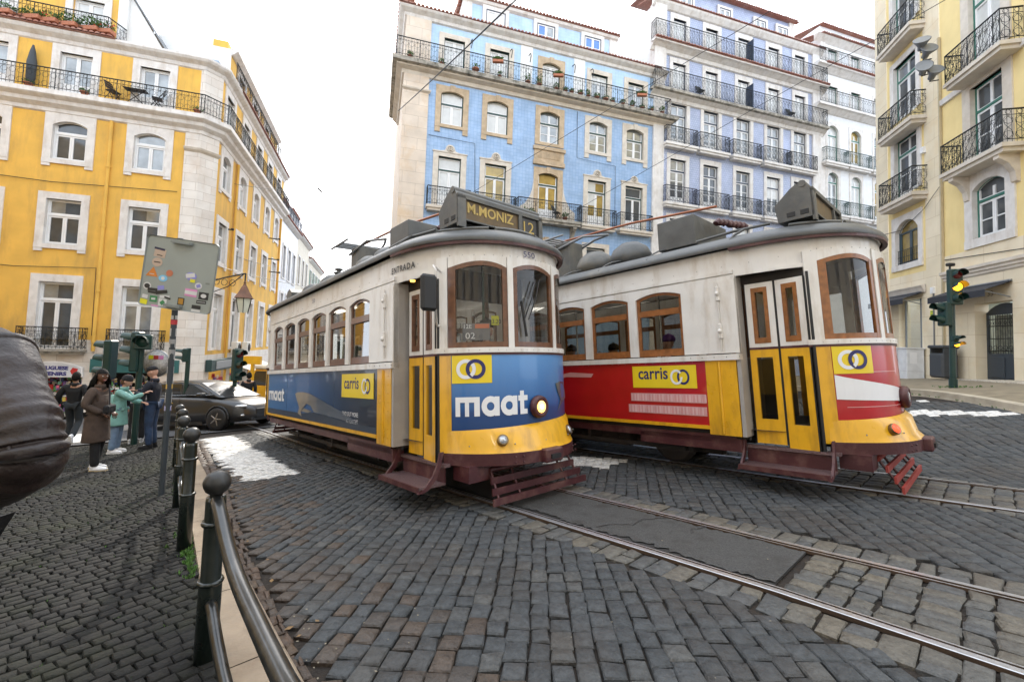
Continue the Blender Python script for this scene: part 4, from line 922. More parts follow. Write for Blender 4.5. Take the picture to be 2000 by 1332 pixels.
        for x in wins:     # wooden sashes
            mb = MB(); y0, y1 = yb_(1.135, 1.165)
            mb.box(x, x+.05, y0, y1, 1.66, 2.54, wood); mb.box(x+.685, x+.735, y0, y1, 1.66, 2.54, wood); mb.box(x+.05, x+.685, y0, y1, 1.66, 1.76, wood)
            mb.box(x+.05, x+.685, *yb_(1.135, 1.185), 2.26, 2.35, wood)
            A = arch_pts(x, x+.735, 2.53, .07, 8); B = arch_pts(x+.05, x+.685, 2.5, .06, 8); yo = yb_(1.16, 1.17)[1 if sg > 0 else 0]
            for i in range(8): mb.add([(A[i][0], yo, A[i][1]), (A[i+1][0], yo, A[i+1][1]), (B[i+1][0], yo, B[i+1][1]), (B[i][0], yo, B[i][1])], [(0, 1, 2, 3)], wood)
            wn = mb.build('window', t); g = MB(); yy = 1.15*sg
            g.poly([(x+.03, yy, 1.74), (x+.705, yy, 1.74), (x+.705, yy, 2.52), (x+.5, yy, 2.57), (x+.37, yy, 2.58), (x+.24, yy, 2.57), (x+.03, yy, 2.52)], TGLASS); g.build('pane', wn)
    # ---- ends
    for end in (0, 1):
        X = (lambda p: p) if end == 0 else (lambda p: (REAR-FA-p[0], -p[1]))
        def arc(y0, y1, k, off=0): return [X(p) for p in fr_arc(y0, y1, k, off)]
        body = TY if end else (REDP if red else AD_SKY)
        mb = MB(); strip(mb, arc(-.98, 1.0, 28), .8, 1.69, body); strip(mb, arc(-1.02, -.94, 2, .006), .58, 1.69, TY); strip(mb, arc(-1.0, 1.0, 28, -.05), .58, 1.69, TDK)
        strip(mb, arc(.98, 1.19, 4, .0), .6, 1.69, TY)
        mb.build('front_panel', t)
        mb = MB(); sgn = 1 if end == 0 else 1
        band(mb, arc(-1.05, 1.19, 30), 1.69, 1.715, .012 if 1 else 0, .03, TM); band(mb, arc(-1.05, 1.19, 30), 1.716, 1.775, .02, .05, TW_)
        for y in (-1.0, -.37, .37, 1.0):
            band(mb, arc(y-.035, y+.035, 2), 1.77, 2.85, .006, .05, TW_)
        band(mb, arc(1.0, 1.19, 6), 2.6, 2.68, .004, .04, TW_)
        for y in np.arange(-.98, 1.0, .09): mb.ball((*X(fr_pt(y, .021)), 1.745), .006, CHROME, n=4, k=2)
        mb.build('front_frame', t)
        for y0, y1 in ((-.962, -.408), (-.332, .332), (.408, .962)):
            mb = MB(); w_ = .055
            band(mb, arc(y0, y0+w_, 2), 1.776, 2.72, -.004, .04, wood); band(mb, arc(y1-w_, y1, 2), 1.776, 2.72, -.004, .04, wood); band(mb, arc(y0+w_, y1-w_, 8), 1.776, 1.84, -.006, .04, wood)
            P = arc(y0, y1, 10, -.008); n8 = len(P); Z = [2.665+.075*(1-((i-5)/5)**2) for i in range(n8)]; Zo = [z+.055 for z in Z]
            mb.add([(x, y, Z[i]) for i, (x, y) in enumerate(P)]+[(x, y, Zo[i]) for i, (x, y) in enumerate(P)], [(i, i+1, n8+i+1, n8+i) for i in range(n8-1)], wood)
            mb.add([(x, y, Zo[i]) for i, (x, y) in enumerate(P)]+[(x, y, 2.86) for i, (x, y) in enumerate(P)], [(i, i+1, n8+i+1, n8+i) for i in range(n8-1)], TW_)
            wn = mb.build('windscreen', t)
            g = MB(); P = arc(y0+.02, y1-.02, 10, -.022); g.add([(x, y, 1.8) for x, y in P]+[(x, y, 2.7+.05*(1-((i-5)/5)**2)) for i, (x, y) in enumerate(P)], [(i, i+1, n8+i+1, n8+i) for i in range(n8-1)], WGLASS, True); g.build('pane', wn)
        # apron, anticlimber
        mb = MB(); N = 30; ys = [-1.0+2.0*i/N for i in range(N+1)]
        fo = lambda y, o: (fr_u(y)+o*(.12+.88*(1-abs(y)**3)), y)
        hi = [X(fr_pt(y, .006)) for y in ys]; mid = [X(fo(y, .11)) for y in ys]; lo = [X(fo(y, .16)) for y in ys]
        V = []; m0 = MB()
        zt = [.84+.09*max(0, (y+1)/2)**1 for y in ys]
        V = [(x, y, zt[i]) for i, (x, y) in enumerate(hi)]+[(x, y, zt[i]-.06) for i, (x, y) in enumerate([X(fo(yy, .07)) for yy in ys])]+[(x, y, .66) for x, y in mid]+[(x, y, .6) for x, y in lo]
        K = N+1; mb.add(V, [(r*K+i, r*K+i+1, (r+1)*K+i+1, (r+1)*K+i) for r in range(3) for i in range(N)], TY, True)
        mb.add([V[0], V[K], V[2*K], V[3*K], (hi[0][0], hi[0][1], .6)], [(0, 1, 2, 3, 4)], TY)
        for y in (-.8, -.4, .0, .45, .8):
            q = X(fr_pt(y, .1)); mb.ball((*q, .69), .009, GREY, n=5, k=3)
        ap = mb.build('apron', t)
        mb = MB(); band(mb, lo, .47, .6, .006, .05, TM)
        q = X((.19, 0)); sx = 1 if end == 0 else -1
        mb.bbox(q[0]-.07, q[0]+.05, -.14, .14, .46, .61, TM, .015); mb.box(q[0]+(.03 if sx > 0 else -.07), q[0]+(.07 if sx > 0 else -.03), -.07, .08, .5, .55, BLACK)
        for y in (-.42, -.34, .42, .5):
            for z in (.5, .56): mb.ball((*X(fr_pt(y, .17)), z), .012, TM, n=6, k=4)
        mb.build('bumper', t)
        # lifeguard
        mb = MB()
        for k, (z, o) in enumerate(((.4, -.05), (.3, .03), (.2, .1), (.11, .16))):
            h = .036 if k else .02; c0 = X((-.15+o, -.62)); c1 = X((-.15+o, .72)); r_ = X((-.02+o, .05))
            m_ = TM if not red else mat('faded red slats', (.3, .04, .03), .6)
            if k == 0: mb.tube([(*c0, z), (*c1, z)], .03, m_, n=8)
            else:
                xx0, xx1 = min(c0[0], c1[0])-.012, max(c0[0], c1[0])+.012
                wd = .62+.04*k
                mb.box(xx0, xx1, -wd-.0, wd+.06, z-h, z+h, m_)
        for y in (-.6, -.3, .45, .68):
            a = X((-.21, y)); b = X((-.01, y*1.06)); mb.tube([(*a, .42), (*b, .1)], .016, TM, n=5)
        mb.build('lifeguard', t)
        # lamps
        if end == 0:
            c = fr_pt(-.03, 0); Mx = Matrix.Translation((c[0]+.0, c[1], 1.07)) @ Matrix.Rotation(R(90), 4, 'Y')
            mb = MB(); mb.lathe([(.125, 0), (.135, .03), (.125, .07), (.1, .085), (.088, .075)], TM, n=26, M=Mx)
            hl = mb.build('headlight', t); g = MB(); on = lamp_on
            g.lathe([(.09, .05), (.085, .07), (.05, .082), (0, .086)], LAMPW if on else LAMPCLR, n=24, M=Mx)
            if on: g.lathe([(.028, .084), (.02, .092), (0, .094)], LAMPC, n=12, M=Mx)
            g.build('lens', hl)
        for y in (-.52, .5):
            q0 = X(fr_pt(y, .08)); q1 = X(fr_pt(y, .2)); d = (Vector((q1[0]-q0[0], q1[1]-q0[1], .06))).normalized()
            Mx = Matrix.Translation((q0[0], q0[1], .735)) @ d.to_track_quat('Z', 'Y').to_matrix().to_4x4()
            mb = MB(); mb.lathe([(.062, -.06), (.064, .02), (.058, .035), (.048, .03)], mat('brass lamp rim', (.2, .14, .07), .35, metal=.8), n=20, M=Mx); l = mb.build('marker_lamp', t)
            g = MB(); g.lathe([(.05, .02), (.045, .035), (0, .045)], LAMPR if (red and end == 0) else LAMPCLR, n=18, M=Mx); g.build('lens', l)
        # platform sides: doors at the kerb side of the front (far side of the rear)
        s_ = -1 if end == 0 else 1
        XX = lambda u, y: X((u, y))
        mb = MB()
        a, b = XX(-1.36, -1.2), XX(-1.36, -.98)
        mb.box(min(a[0], a[0]+(-.05 if end == 0 else .05)), max(a[0], a[0]+(-.05 if end == 0 else .05)), min(a[1], b[1]), max(a[1], b[1]), .6, 2.66, mat('door pillar grey', (.35, .33, .31), .5))
        mb.build('door_pillar', t); mb = MB()
        for (u0, y0), (u1, y1) in (((-1.36, 1.19), (-.56, .99)),):       # closed far side of the platform
            p, q = XX(u0, y0), XX(u1, y1)
            mb.quad((*p, .6), (*q, .6), (*q, 1.7), (*p, 1.7), TY); mb.quad((*p, 2.55), (*q, 2.55), (*q, 2.68), (*p, 2.68), TW_); mb.quad((*p, 1.7), (*q, 1.7), (*q, 1.78), (*p, 1.78), TW_)
            mb.tube([(*XX(-.62, 1.02), 1.7), (*XX(-.62, 1.02), 2.66)], .04, TW_, n=6)
            g = [(*p, 1.78), (*q, 1.78), (*q, 2.55), (*p, 2.55)]; mb.add(g, [(0, 1, 2, 3)], TGLASS)
        mb.build('platform_side', t)
        for li_, (u0, y0, u1, y1) in enumerate(((-1.31, -.99, -.98, -.99), (-.95, -.99, -.64, -1.03))):
            p, q = Vector((*XX(u0, y0), 0)), Vector((*XX(u1, y1), 0)); ex = (q-p); L = ex.length; ex.normalize(); ey = Vector((-ex.y, ex.x, 0))
            if end == 0: ey = Vector((-ex.y, ex.x, 0))
            Md = Matrix(((ex.x, ey.x, 0, p.x), (ex.y, ey.y, 0, p.y), (0, 0, 1, 0), (0, 0, 0, 1)))
            zb = .52 if li_ == 0 else .47
            mb = MB(); sd_ = .07
            for z0, z1, mm in ((zb, 1.69, TY), (1.72, 2.55, TW_)):
                mb.box(0, sd_, -.02, .02, z0, z1, mm, M=Md); mb.box(L-sd_, L, -.02, .02, z0, z1, mm, M=Md); mb.box(sd_, L-sd_, -.02, .02, z0, z0+(.3 if mm is TY else .05), mm, M=Md); mb.box(sd_, L-sd_, -.02, .02, z1-(.1 if mm is TY else .06), z1, mm, M=Md)
            mb.box(0, L, -.024, .024, 1.69, 1.72, TM, M=Md)
            for xx in (.07, L-.115): mb.box(xx, xx+.045, -.026, .015, 1.77, 2.49, wood, M=Md)
            mb.box(.115, L-.115, -.026, .015, 1.77, 1.84, wood, M=Md); mb.box(.115, L-.115, -.026, .015, 2.43, 2.49, wood, M=Md)
            mb.box(-.012, 0, -.015, .03, zb, 2.55, BLACK, M=Md); mb.box(L, L+.014, -.015, .03, zb, 2.55, BLACK, M=Md)
            d = mb.build('door', t); g = MB()
            g.quad(*[Md @ Vector(v) for v in ((.1, .0, 1.8), (L-.1, .0, 1.8), (L-.1, .0, 2.46), (.1, .0, 2.46))], TGLASS); g.quad(*[Md @ Vector(v) for v in ((.06, .0, zb+.28), (L-.06, .0, zb+.28), (L-.06, .0, 1.6), (.06, .0, 1.6))], TGLASS)
            g.build('pane', d)
        mb = MB(); p, q = XX(-1.35, -.99), XX(-.6, -1.0)
        mb.box(min(p[0], q[0]), max(p[0], q[0]), min(p[1], q[1]), max(p[1], q[1])+.03, 2.56, 2.68, TDK); mb.tube([(*XX(-.6, -1.02), .45), (*XX(-.6, -1.02), 2.6)], .022, BLACK, n=6)
        mb.tube([(*XX(-1.38, -1.06), .55), (*XX(-1.38, -1.06), 2.6)], .02, BLACK, n=6); mb.build('door_frame', t)
        if end == 0 and lamp_on:
            mb = MB(); mb.lathe([(.035, 0), (.03, -.02), (0, -.025)], LAMPW, c=(-1.1, -1.08, 2.665), n=12); mb.build('step_lamp', t)
        # step
        mb = MB(); u0, u1 = -1.44, -.5
        def bx(ua, ub, ya_, yb2, z0, z1, m): 
            p, q = XX(ua, ya_), XX(ub, yb2); mb.box(min(p[0], q[0]), max(p[0], q[0]), min(p[1], q[1]), max(p[1], q[1]), z0, z1, m)
        CHK = mat('chequer plate', (.16, .1, .1), .4, metal=.4, bump=.8, bscale=70)
        bx(u0, u1, -1.34, -1.0, .26, .285, CHK); bx(u0, u1, -1.35, -1.33, .235, .29, TM); bx(u0, u1, -1.02, -1.0, .28, .47, TM); bx(u0-.02, u1+.05, -1.05, -.97, .455, .49, CHK)
        for u in (u0, u1):
            prof = [(-1.36, .23), (-1.27, .27), (-1.17, .38), (-1.11, .5), (-1.08, .62), (-1.03, .62), (-1.06, .49), (-1.12, .35), (-1.22, .25), (-1.3, .225)]
            V = [(*XX(u-.012, y), z) for y, z in prof]+[(*XX(u+.012, y), z) for y, z in prof]; k = len(prof)
            mb.add(V, [tuple(range(k)), tuple(range(2*k-1, k-1, -1))]+[(i, (i+1) % k, k+(i+1) % k, k+i) for i in range(k)], TM)
        bx(-.5, -.2, -.9, -.6, .3, .47, TM)
        mb.build('step', t)
    # sill beams, underframe
    mb = MB(); mb.box(-7.5, -1.4, -1.12, 1.12, .56, .664, TDK); mb.box(-8.4, -.5, -.7, .7, .5, .6, TDK)
    for sg in (-1, 1):
        mb.box(-7.4, -1.5, sg*1.13-.03, sg*1.13+.03, .5, .6, TM); mb.box(-6.3, -1.9, sg*.62-.06, sg*.62+.06, .25, .5, TDK)
        mb.box(-6.6, -2.3, sg*.95-.03, sg*.95+.03, .3, .36, TDK)
        mb.box(-2.9, -1.45, *sorted((sg*1.0, sg*1.16)), .4, .56, TM); 
        for x in (-5.1, -4.4, -3.4): mb.bbox(x-.12, x+.12, sg*.75-.1, sg*.75+.1, .3, .52, TDK, .02)
        for x in (-5.9, -4.0, -2.2): mb.box(x-.03, x+.03, *sorted((sg*.7, sg*1.0)), .3, .52, TDK)
    mb.box(-4.6, -3.4, -.7, .7, .22, .45, TDK); mb.build('underframe', t)
    for x in (-5.55, -2.75):
        mb = MB()
        for sg in (-1, 1):
            mb.lathe([(.12, -.06), (.3, -.05), (.33, -.04), (.33, .05), (.36, .05), (.36, .07), (.1, .07)], mat('steel tyre', (.12, .1, .09), .4, metal=.7), n=28, M=Matrix.Translation((x, .45*sg, .355)) @ Matrix.Rotation(R(-90 if sg < 0 else 90), 4, 'X') @ Matrix.Scale(1, 4))
        mb.tube([(x, -.6, .36), (x, .6, .36)], .06, TDK, n=8); mb.build('wheelset', t)
    # interior
    mb = MB(); mb.add([(x, y, .68) for x, y in outline(.12)], [tuple(range(n))], TDK)
    for sg in (-1, 1): mb.box(-7.45, -1.4, sg*1.11-.01, sg*1.11+.01, .68, 1.6, TINT)
    for x in (-1.42, -7.46):
        for a, b in ((-1.1, -.35), (.35, 1.1)): mb.box(x-.02, x+.02, a, b, .68, 1.6, TINT)
        for yy in (-.36, .36, -.75, .75): mb.box(x-.02, x+.02, yy-.03, yy+.03, 1.6, 3.0, TWOOD)
        mb.box(x-.02, x+.02, -1.1, 1.1, 2.55, 3.0, TINT)
    for i in range(6):
        for sg in (-1, 1):
            x = -6.9+i*.9
            mb.bbox(x, x+.42, *sorted((sg*.35, sg*1.05)), 1.05, 1.15, TSEAT, .02); mb.bbox(x, x+.07, *sorted((sg*.35, sg*1.05)), 1.15, 1.72, TSEAT, .02)
            mb.tube([(x+.03, sg*.36, 1.7), (x+.03, sg*.36, 1.82), (x+.03, sg*.6, 1.82), (x+.03, sg*.6, 1.7)], .012, CHROME, n=5)
    for sg in (-1, 1): mb.tube([(-7.3, sg*.4, 2.75), (-1.5, sg*.4, 2.75)], .015, CHROME, n=6)
    for x in (-6.5, -4.7, -2.9): mb.tube([(x, -.38, .7), (x, -.38, 2.9)], .016, CHROME, n=6)
    mb.tube([(-.85, -.15, .7), (-.85, -.15, 3.0)], .018, mat('green grab pole', (.02, .08, .06), .4), n=6)
    mb.bbox(-.5, -.2, .0, .4, .68, 1.62, TSEAT, .03); mb.lathe([(.0, 0), (.09, 0), (.1, .03), (.03, .05), (.02, .12), (0, .12)], CHROME, c=(-.36, .2, 1.62), n=16)
    mb.tube([(-.36, .2, 1.72), (-.36, .32, 1.74)], .014, CHROME, n=6)
    mb.build('interior', t)
    mb = MB()
    for x in (-6.8, -4.9, -3.0):
        mb.box(x, x+1.1, -.1, -.04, 2.98, 3.0, mat('saloon strip light', (1, 1, 1), .5, emit=(1, .96, .88), estr=3)); mb.box(x, x+1.1, .04, .1, 2.98, 3.0, mat('saloon strip light', (1, 1, 1), .5, emit=(1, .96, .88), estr=3))
    mb.build('ceiling_lights', t)
    # roof gear
    mb = MB(); mb.bbox(-2.72, -2.1, -.6, .62, 3.38, 3.86, TROOF, .01); mb.build('resistor_box', t)
    mb = MB()
    for i in range(7): mb.tube([(-1.95+.03*i, -.15+.09*i, 3.75+.02*(i % 3)), (-1.93+.03*i, -.11+.09*i, 3.8), (-1.9+.03*i, -.07+.09*i, 3.75)], .05, TM, n=8)
    mb.build('cable_coil', t)
    mb = MB()
    for x in (-7.6, -6.3, -4.3, -3.5): mb = MB(); mb.lathe([(.34, 0), (.33, .14), (.27, .28), (.15, .38), (0, .41)], TROOF, c=(x, -.2, 3.4), n=18, sx=1.2); mb.build('ventilator', t)
    mb = MB(); mb.bbox(-5.35, -4.95, -.2, .25, 3.4, 4.2, TROOF, .02)
    for y in (-.25, .3): mb.tube([(-5.3, y, 4.05), (-4.6, y*.7, 4.2), (-4.1, 0, 4.15)], .025, GREY, n=6)
    mb.tube([(-5.35, 0, 4.3), (-3.6, .0, 4.24), (-2.0, .05, 4.1)], .022, mat('copper tube', (.32, .12, .06), .4, metal=.5), n=6)
    mb.lathe([(.1, 0), (.12, .03), (.03, .06), (.09, .09), (.09, .12), (0, .13)], TROOF, c=(-6.3, -.1, 3.84), n=12)
    for a in range(4): mb.tube([(-5.6+.12*a, -.45, 4.26), (-5.5+.12*a, .45, 4.26)], .022, GREY, n=5)
    mb.tube([(-5.8, -.45, 4.26), (-4.9, -.45, 4.26)], .022, GREY, n=5); mb.tube([(-5.8, .45, 4.26), (-4.9, .45, 4.26)], .022, GREY, n=5)
    if red:
        for k, (y0, z0) in enumerate(((.0, 4.25), (.12, 4.15), (-.12, 4.1), (.2, 4.0), (-.05, 3.9))): mb.tube([(-8.2, y0*3, z0-.35), (-5.2, y0, z0-.02)], .024, mat('copper tube', (.32, .12, .06), .4, metal=.5), n=6)
    mb.build('current_collector', t)
    # destination box
    for end in ((0,) if not red else (0,)):
        mb = MB(); u1, u0 = -.5, -.9; ya_, yb2 = -.8, .68
        P = [(u0, 3.27), (u1, 3.27), (u1, 3.6), (u1-.06, 3.7), (u1-.16, 3.73), (u1-.24, 3.68), (u0-.03, 3.5)]
        V = [(x, ya_, z) for x, z in P]+[(x, yb2, z) for x, z in P]; k = len(P)
        mb.add(V, [tuple(range(k)), tuple(range(2*k-1, k-1, -1))]+[(i, (i+1) % k, k+(i+1) % k, k+i) for i in range(k) if i != 1], TROOF)
        F0 = u1+.001
        mb.box(u1-.02, u1+.012, ya_, ya_+.12, 3.22, 3.62, TROOF); mb.box(u1-.02, u1+.012, yb2-.07, yb2, 3.22, 3.62, TROOF); mb.box(u1-.02, u1+.012, ya_, yb2, 3.585, 3.64, TROOF)
        mb.box(u1-.02, u1+.01, .22, .28, 3.22, 3.6, TROOF); mb.box(u1-.02, u1+.01, ya_+.1, yb2, 3.31, 3.33, TROOF)
        mb.tube([(u1-.1, ya_-.01, 3.71), (u1-.1, yb2+.01, 3.71)], .045, TROOF, n=10)
        for x in (-.8, -.65): mb.bbox(x, x+.1, ya_-.005, ya_+.01, 3.31, 3.38, BLACK, .01)
        db = mb.build('destination_box', t); g = MB(); BL = mat('roller blind brown', (.13, .085, .035), .5, var=.3, scale=8); BLK = mat('roller blind dark', (.03, .03, .032), .3)
        g.box(u1-.03, u1-.02, ya_+.1, .22, 3.33, 3.6, BL); g.box(u1-.03, u1-.02, .28, yb2-.05, 3.3, 3.6, BLK); g.build('blind', db); db.location.z = .055
        if not red:
            g = MB(); GOLD = mat('blind gold letters', (.5, .36, .1), .5, var=.1)
            put_text(g, 'M.MONIZ', .185, GOLD, lambda x, z: (u1-.015, ya_+.16+x, z+3.43), bold=.004, width=.78)
            put_text(g, '12', .23, GOLD, lambda x, z: (u1-.014, .33+x, z+3.37), width=.2)
            g.build('lettering', db)
    mb = MB(); mb.prism([(-8.4, 3.2), (-8.0, 3.3), (-8.0, 3.62), (-8.16, 3.72), (-8.34, 3.68), (-8.4, 3.6)], -.65, .65, TROOF); mb.build('rear_box', t)
    return t
def maat(mb, h, fn, m, k=1.0):
    """four heavy rounded letters, x-height h, drawn as bars and rings and mapped by fn"""
    def q(x0, x1, z0, z1, nx=3):
        for i in range(nx): a = x0+(x1-x0)*i/nx; b = x0+(x1-x0)*(i+1)/nx; mb.add([fn(a*k, z0), fn(b*k, z0), fn(b*k, z1), fn(a*k, z1)], [(0, 1, 2, 3)], m)
    q(0, .28*h, 0, h, 1); q(.56*h, .8*h, 0, h*.72, 1); q(1.1*h, 1.42*h, 0, h, 2); q(.28*h, 1.1*h, h*.72, h, 6)
    for x in (1.55*h, 2.68*h):
        cx_, cz = x+.5*h, .5*h
        for i in range(20):
            a, b = 2*math.pi*i/20, 2*math.pi*(i+1)/20; ro, ri = .53*h, .22*h
            mb.add([fn((cx_+ri*math.cos(a))*k, cz+ri*math.sin(a)), fn((cx_+ri*math.cos(b))*k, cz+ri*math.sin(b)), fn((cx_+ro*math.cos(b))*k, cz+ro*math.sin(b)), fn((cx_+ro*math.cos(a))*k, cz+ro*math.sin(a))], [(0, 1, 2, 3)], m)
        q(x+.74*h, x+1.03*h, 0, h, 2)
    x = 3.78*h; q(x+.12*h, x+.4*h, 0, 1.25*h, 1); q(x, x+.12*h, .72*h, h, 1); q(x+.4*h, x+.66*h, .72*h, h, 1); q(x+.4*h, x+.64*h, 0, .27*h, 1)
blue = make_tram('tram', 'vintage tram with a blue front, lit headlight and M.MONIZ 12 destination board', False, tram_matrix(), True)
FR = lambda y, z, off: (*fr_pt(y, off), z)
def on_front(x, z, off=.008): y = y_of_s(x); return FR(y, z, off)
def curved_quad(mb, s0, s1, z0, z1, m, off=.005, n=10):
    for i in range(n):
        a = s0+(s1-s0)*i/n; b = s0+(s1-s0)*(i+1)/n; mb.add([on_front(a, z0, off), on_front(b, z0, off), on_front(b, z1, off), on_front(a, z1, off)], [(0, 1, 2, 3)], m)
def ring_on_front(mb, sc, zc, ri, ro, m, off, a0=0, a1=360, n=30):
    for i in range(n):
        a, b = R(a0+(a1-a0)*i/n), R(a0+(a1-a0)*(i+1)/n)
        mb.add([on_front(sc+r*math.cos(q), zc+r*math.sin(q), off) for r, q in ((ri, a), (ri, b), (ro, b), (ro, a))], [(0, 1, 2, 3)], m)
sL = s_of_y(-.935)
def front_ads(t, red):
    mb = MB()
    curved_quad(mb, sL, sL+.46, 1.37, 1.688, LOGOY)
    for c, m, o in ((sL+.165, GLYPHW, .009), (sL+.275, NAVY, .0095)): ring_on_front(mb, c, 1.53, .072, .113, m, o)
    ring_on_front(mb, sL+.165, 1.53, .072, .113, GLYPHW, .011, -52, 30, 8)
    mb.build('logo_sign', t); mb = MB()
    if not red:
        maat(mb, .215, lambda x, z: on_front(sL+.04+x, z+1.0, .009), GLYPHW, .9)
        mb.build('lettering', t); mb = MB(); s0 = s_of_y(.28)
        for P, m in (([(0, 1.33), (.12, 1.35), (.3, 1.34), (.5, 1.2), (.5, 1.12), (.3, 1.1), (.12, 1.04), (.03, .98), (.14, 1.12), (.06, 1.22)], AD_FORM),):
            n = len(P); 
            for k in range(8):
                pass
            mb.add([on_front(s0+.06+x, z, .01) for x, z in P], [tuple(range(n))], m)
    else:
        curved_quad(mb, sL+.46, sL+.9, 1.38, 1.39, PINKP)
        N = 16
        for i in range(N):
            f0, f1 = i/N, (i+1)/N; a, b = sL+1.6*f0, sL+1.6*f1
            top = lambda f: 1.36-.26*f**.8; bot = lambda f: 1.08-.08*f
            mb.add([on_front(a, bot(f0), .008), on_front(b, bot(f1), .008), on_front(b, top(f1), .008), on_front(a, top(f0), .008)], [(0, 1, 2, 3)], GLYPHW)
        curved_quad(mb, sL+.1, sL+1.5, .985, .993, PINKP)
    mb.build('printed_picture', t)
front_ads(blue, False)
# mirror, wipers and notices of the blue tram
mb = MB(); mb.bbox(-.41, -.33, -1.39, -1.19, 2.17, 2.58, BLACK, .03); a = mb.build('mirror', blue)
a.location = (0, 0, 0)
mb = MB(); mb.tube([(-.55, -1.02, 2.68), (-.42, -1.2, 2.7), (-.36, -1.2, 2.64), (-.36, -1.2, 2.05), (-.42, -1.15, 2.02), (-.56, -1.03, 2.04)], .014, TW_, n=6); mb.build('mirror_arm', blue)
mb = MB()
for y0, y1 in ((-.02, -.22), (.04, -.16)): mb.tube([(*fr_pt(y0, .03), 2.6), (*fr_pt((y0+y1)/2, .06), 2.35), (*fr_pt(y1, .04), 2.1)], .008, BLACK, n=5)
mb.tube([(*fr_pt(-.25, .035), 2.32), (*fr_pt(-.19, .035), 1.9)], .016, BLACK, n=5); mb.build('wiper', blue)
mb = MB(); P0_, P1_ = fr_pt(-.86, -.05), fr_pt(-.6, -.05)
CARD = mat('route card grey', (.14, .14, .15), .4); CARDO = mat('route card orange', (.6, .16, .07), .4)
card = lambda x, z, o=0: (P0_[0]+(P1_[0]-P0_[0])*x+.004*o, P0_[1]+(P1_[1]-P0_[1])*x-.003*o, z)
mb.quad(card(0, 1.86), card(1, 1.86), card(1, 2.06), card(0, 2.06), CARD); mb.quad(card(.45, 2.0, 1), card(.97, 2.0, 1), card(.97, 2.05, 1), card(.45, 2.05, 1), CARDO)
LW = (P1_[0]-P0_[0], P1_[1]-P0_[1]); LL = math.hypot(*LW)
put_text(mb, '12E', .07, GLYPHW, lambda x, z: card(.05+x/LL, z+2.0, 2), width=.09); put_text(mb, '02', .1, GLYPHW, lambda x, z: card(.1+x/LL, z+1.88, 2), width=.11)
P0_, P1_ = fr_pt(-.47, -.45), fr_pt(-.3, -.45)
mb.quad(card(0, 2.08), card(1, 2.08), card(1, 2.2), card(0, 2.2), mat('price card yellow', (.75, .75, .02), .4)); LW = (P1_[0]-P0_[0], P1_[1]-P0_[1]); LL = math.hypot(*LW)
put_text(mb, '3.20', .08, BLACK, lambda x, z: card(.1+x/LL, z+2.1, 2), width=.12)
mb.build('notices', blue)
RM = tram_matrix(2.9, -3.33, 0)
redt = make_tram('tram', 'red sided vintage tram with red tail lamps, on the track beyond the blue fronted tram', True, RM, False)
front_ads(redt, True)
# ================================================================== people
def skin_mesh(V, E, Rd, sub=2):
    me = bpy.data.meshes.new('sk'); me.from_pydata([tuple(v) for v in V], E, []); o = bpy.data.objects.new('sk', me); C.objects.link(o)
    m = o.modifiers.new('s', 'SKIN'); m.use_smooth_shade = True; m.branch_smoothing = .6
    for i, r in enumerate(Rd):
        d = me.skin_vertices[0].data[i]; d.radius = r if isinstance(r, tuple) else (r, r); d.use_root = (i == 0)
    s = o.modifiers.new('u', 'SUBSURF'); s.levels = sub; s.render_levels = sub
    dg = bpy.context.evaluated_depsgraph_get(); r = bpy.data.meshes.new_from_object(o.evaluated_get(dg))
    out = ([tuple(v.co) for v in r.vertices], [tuple(p.vertices) for p in r.polygons])
    bpy.data.objects.remove(o); bpy.data.meshes.remove(me); bpy.data.meshes.remove(r); return out
SKIN_L = mat('light skin', (.5, .28, .2), .5, var=.08); SKIN_D = mat('dark skin', (.13, .06, .035), .45, var=.1); SKIN_M = mat('tan skin', (.36, .19, .12), .5, var=.08)
LIP = mat('lips', (.3, .09, .08), .45); EYEW = mat('eye white', (.7, .7, .68), .3); EYED = mat('dark iris', (.02, .012, .01), .2)
def seg(a, b, f): return Vector(a).lerp(Vector(b), f)
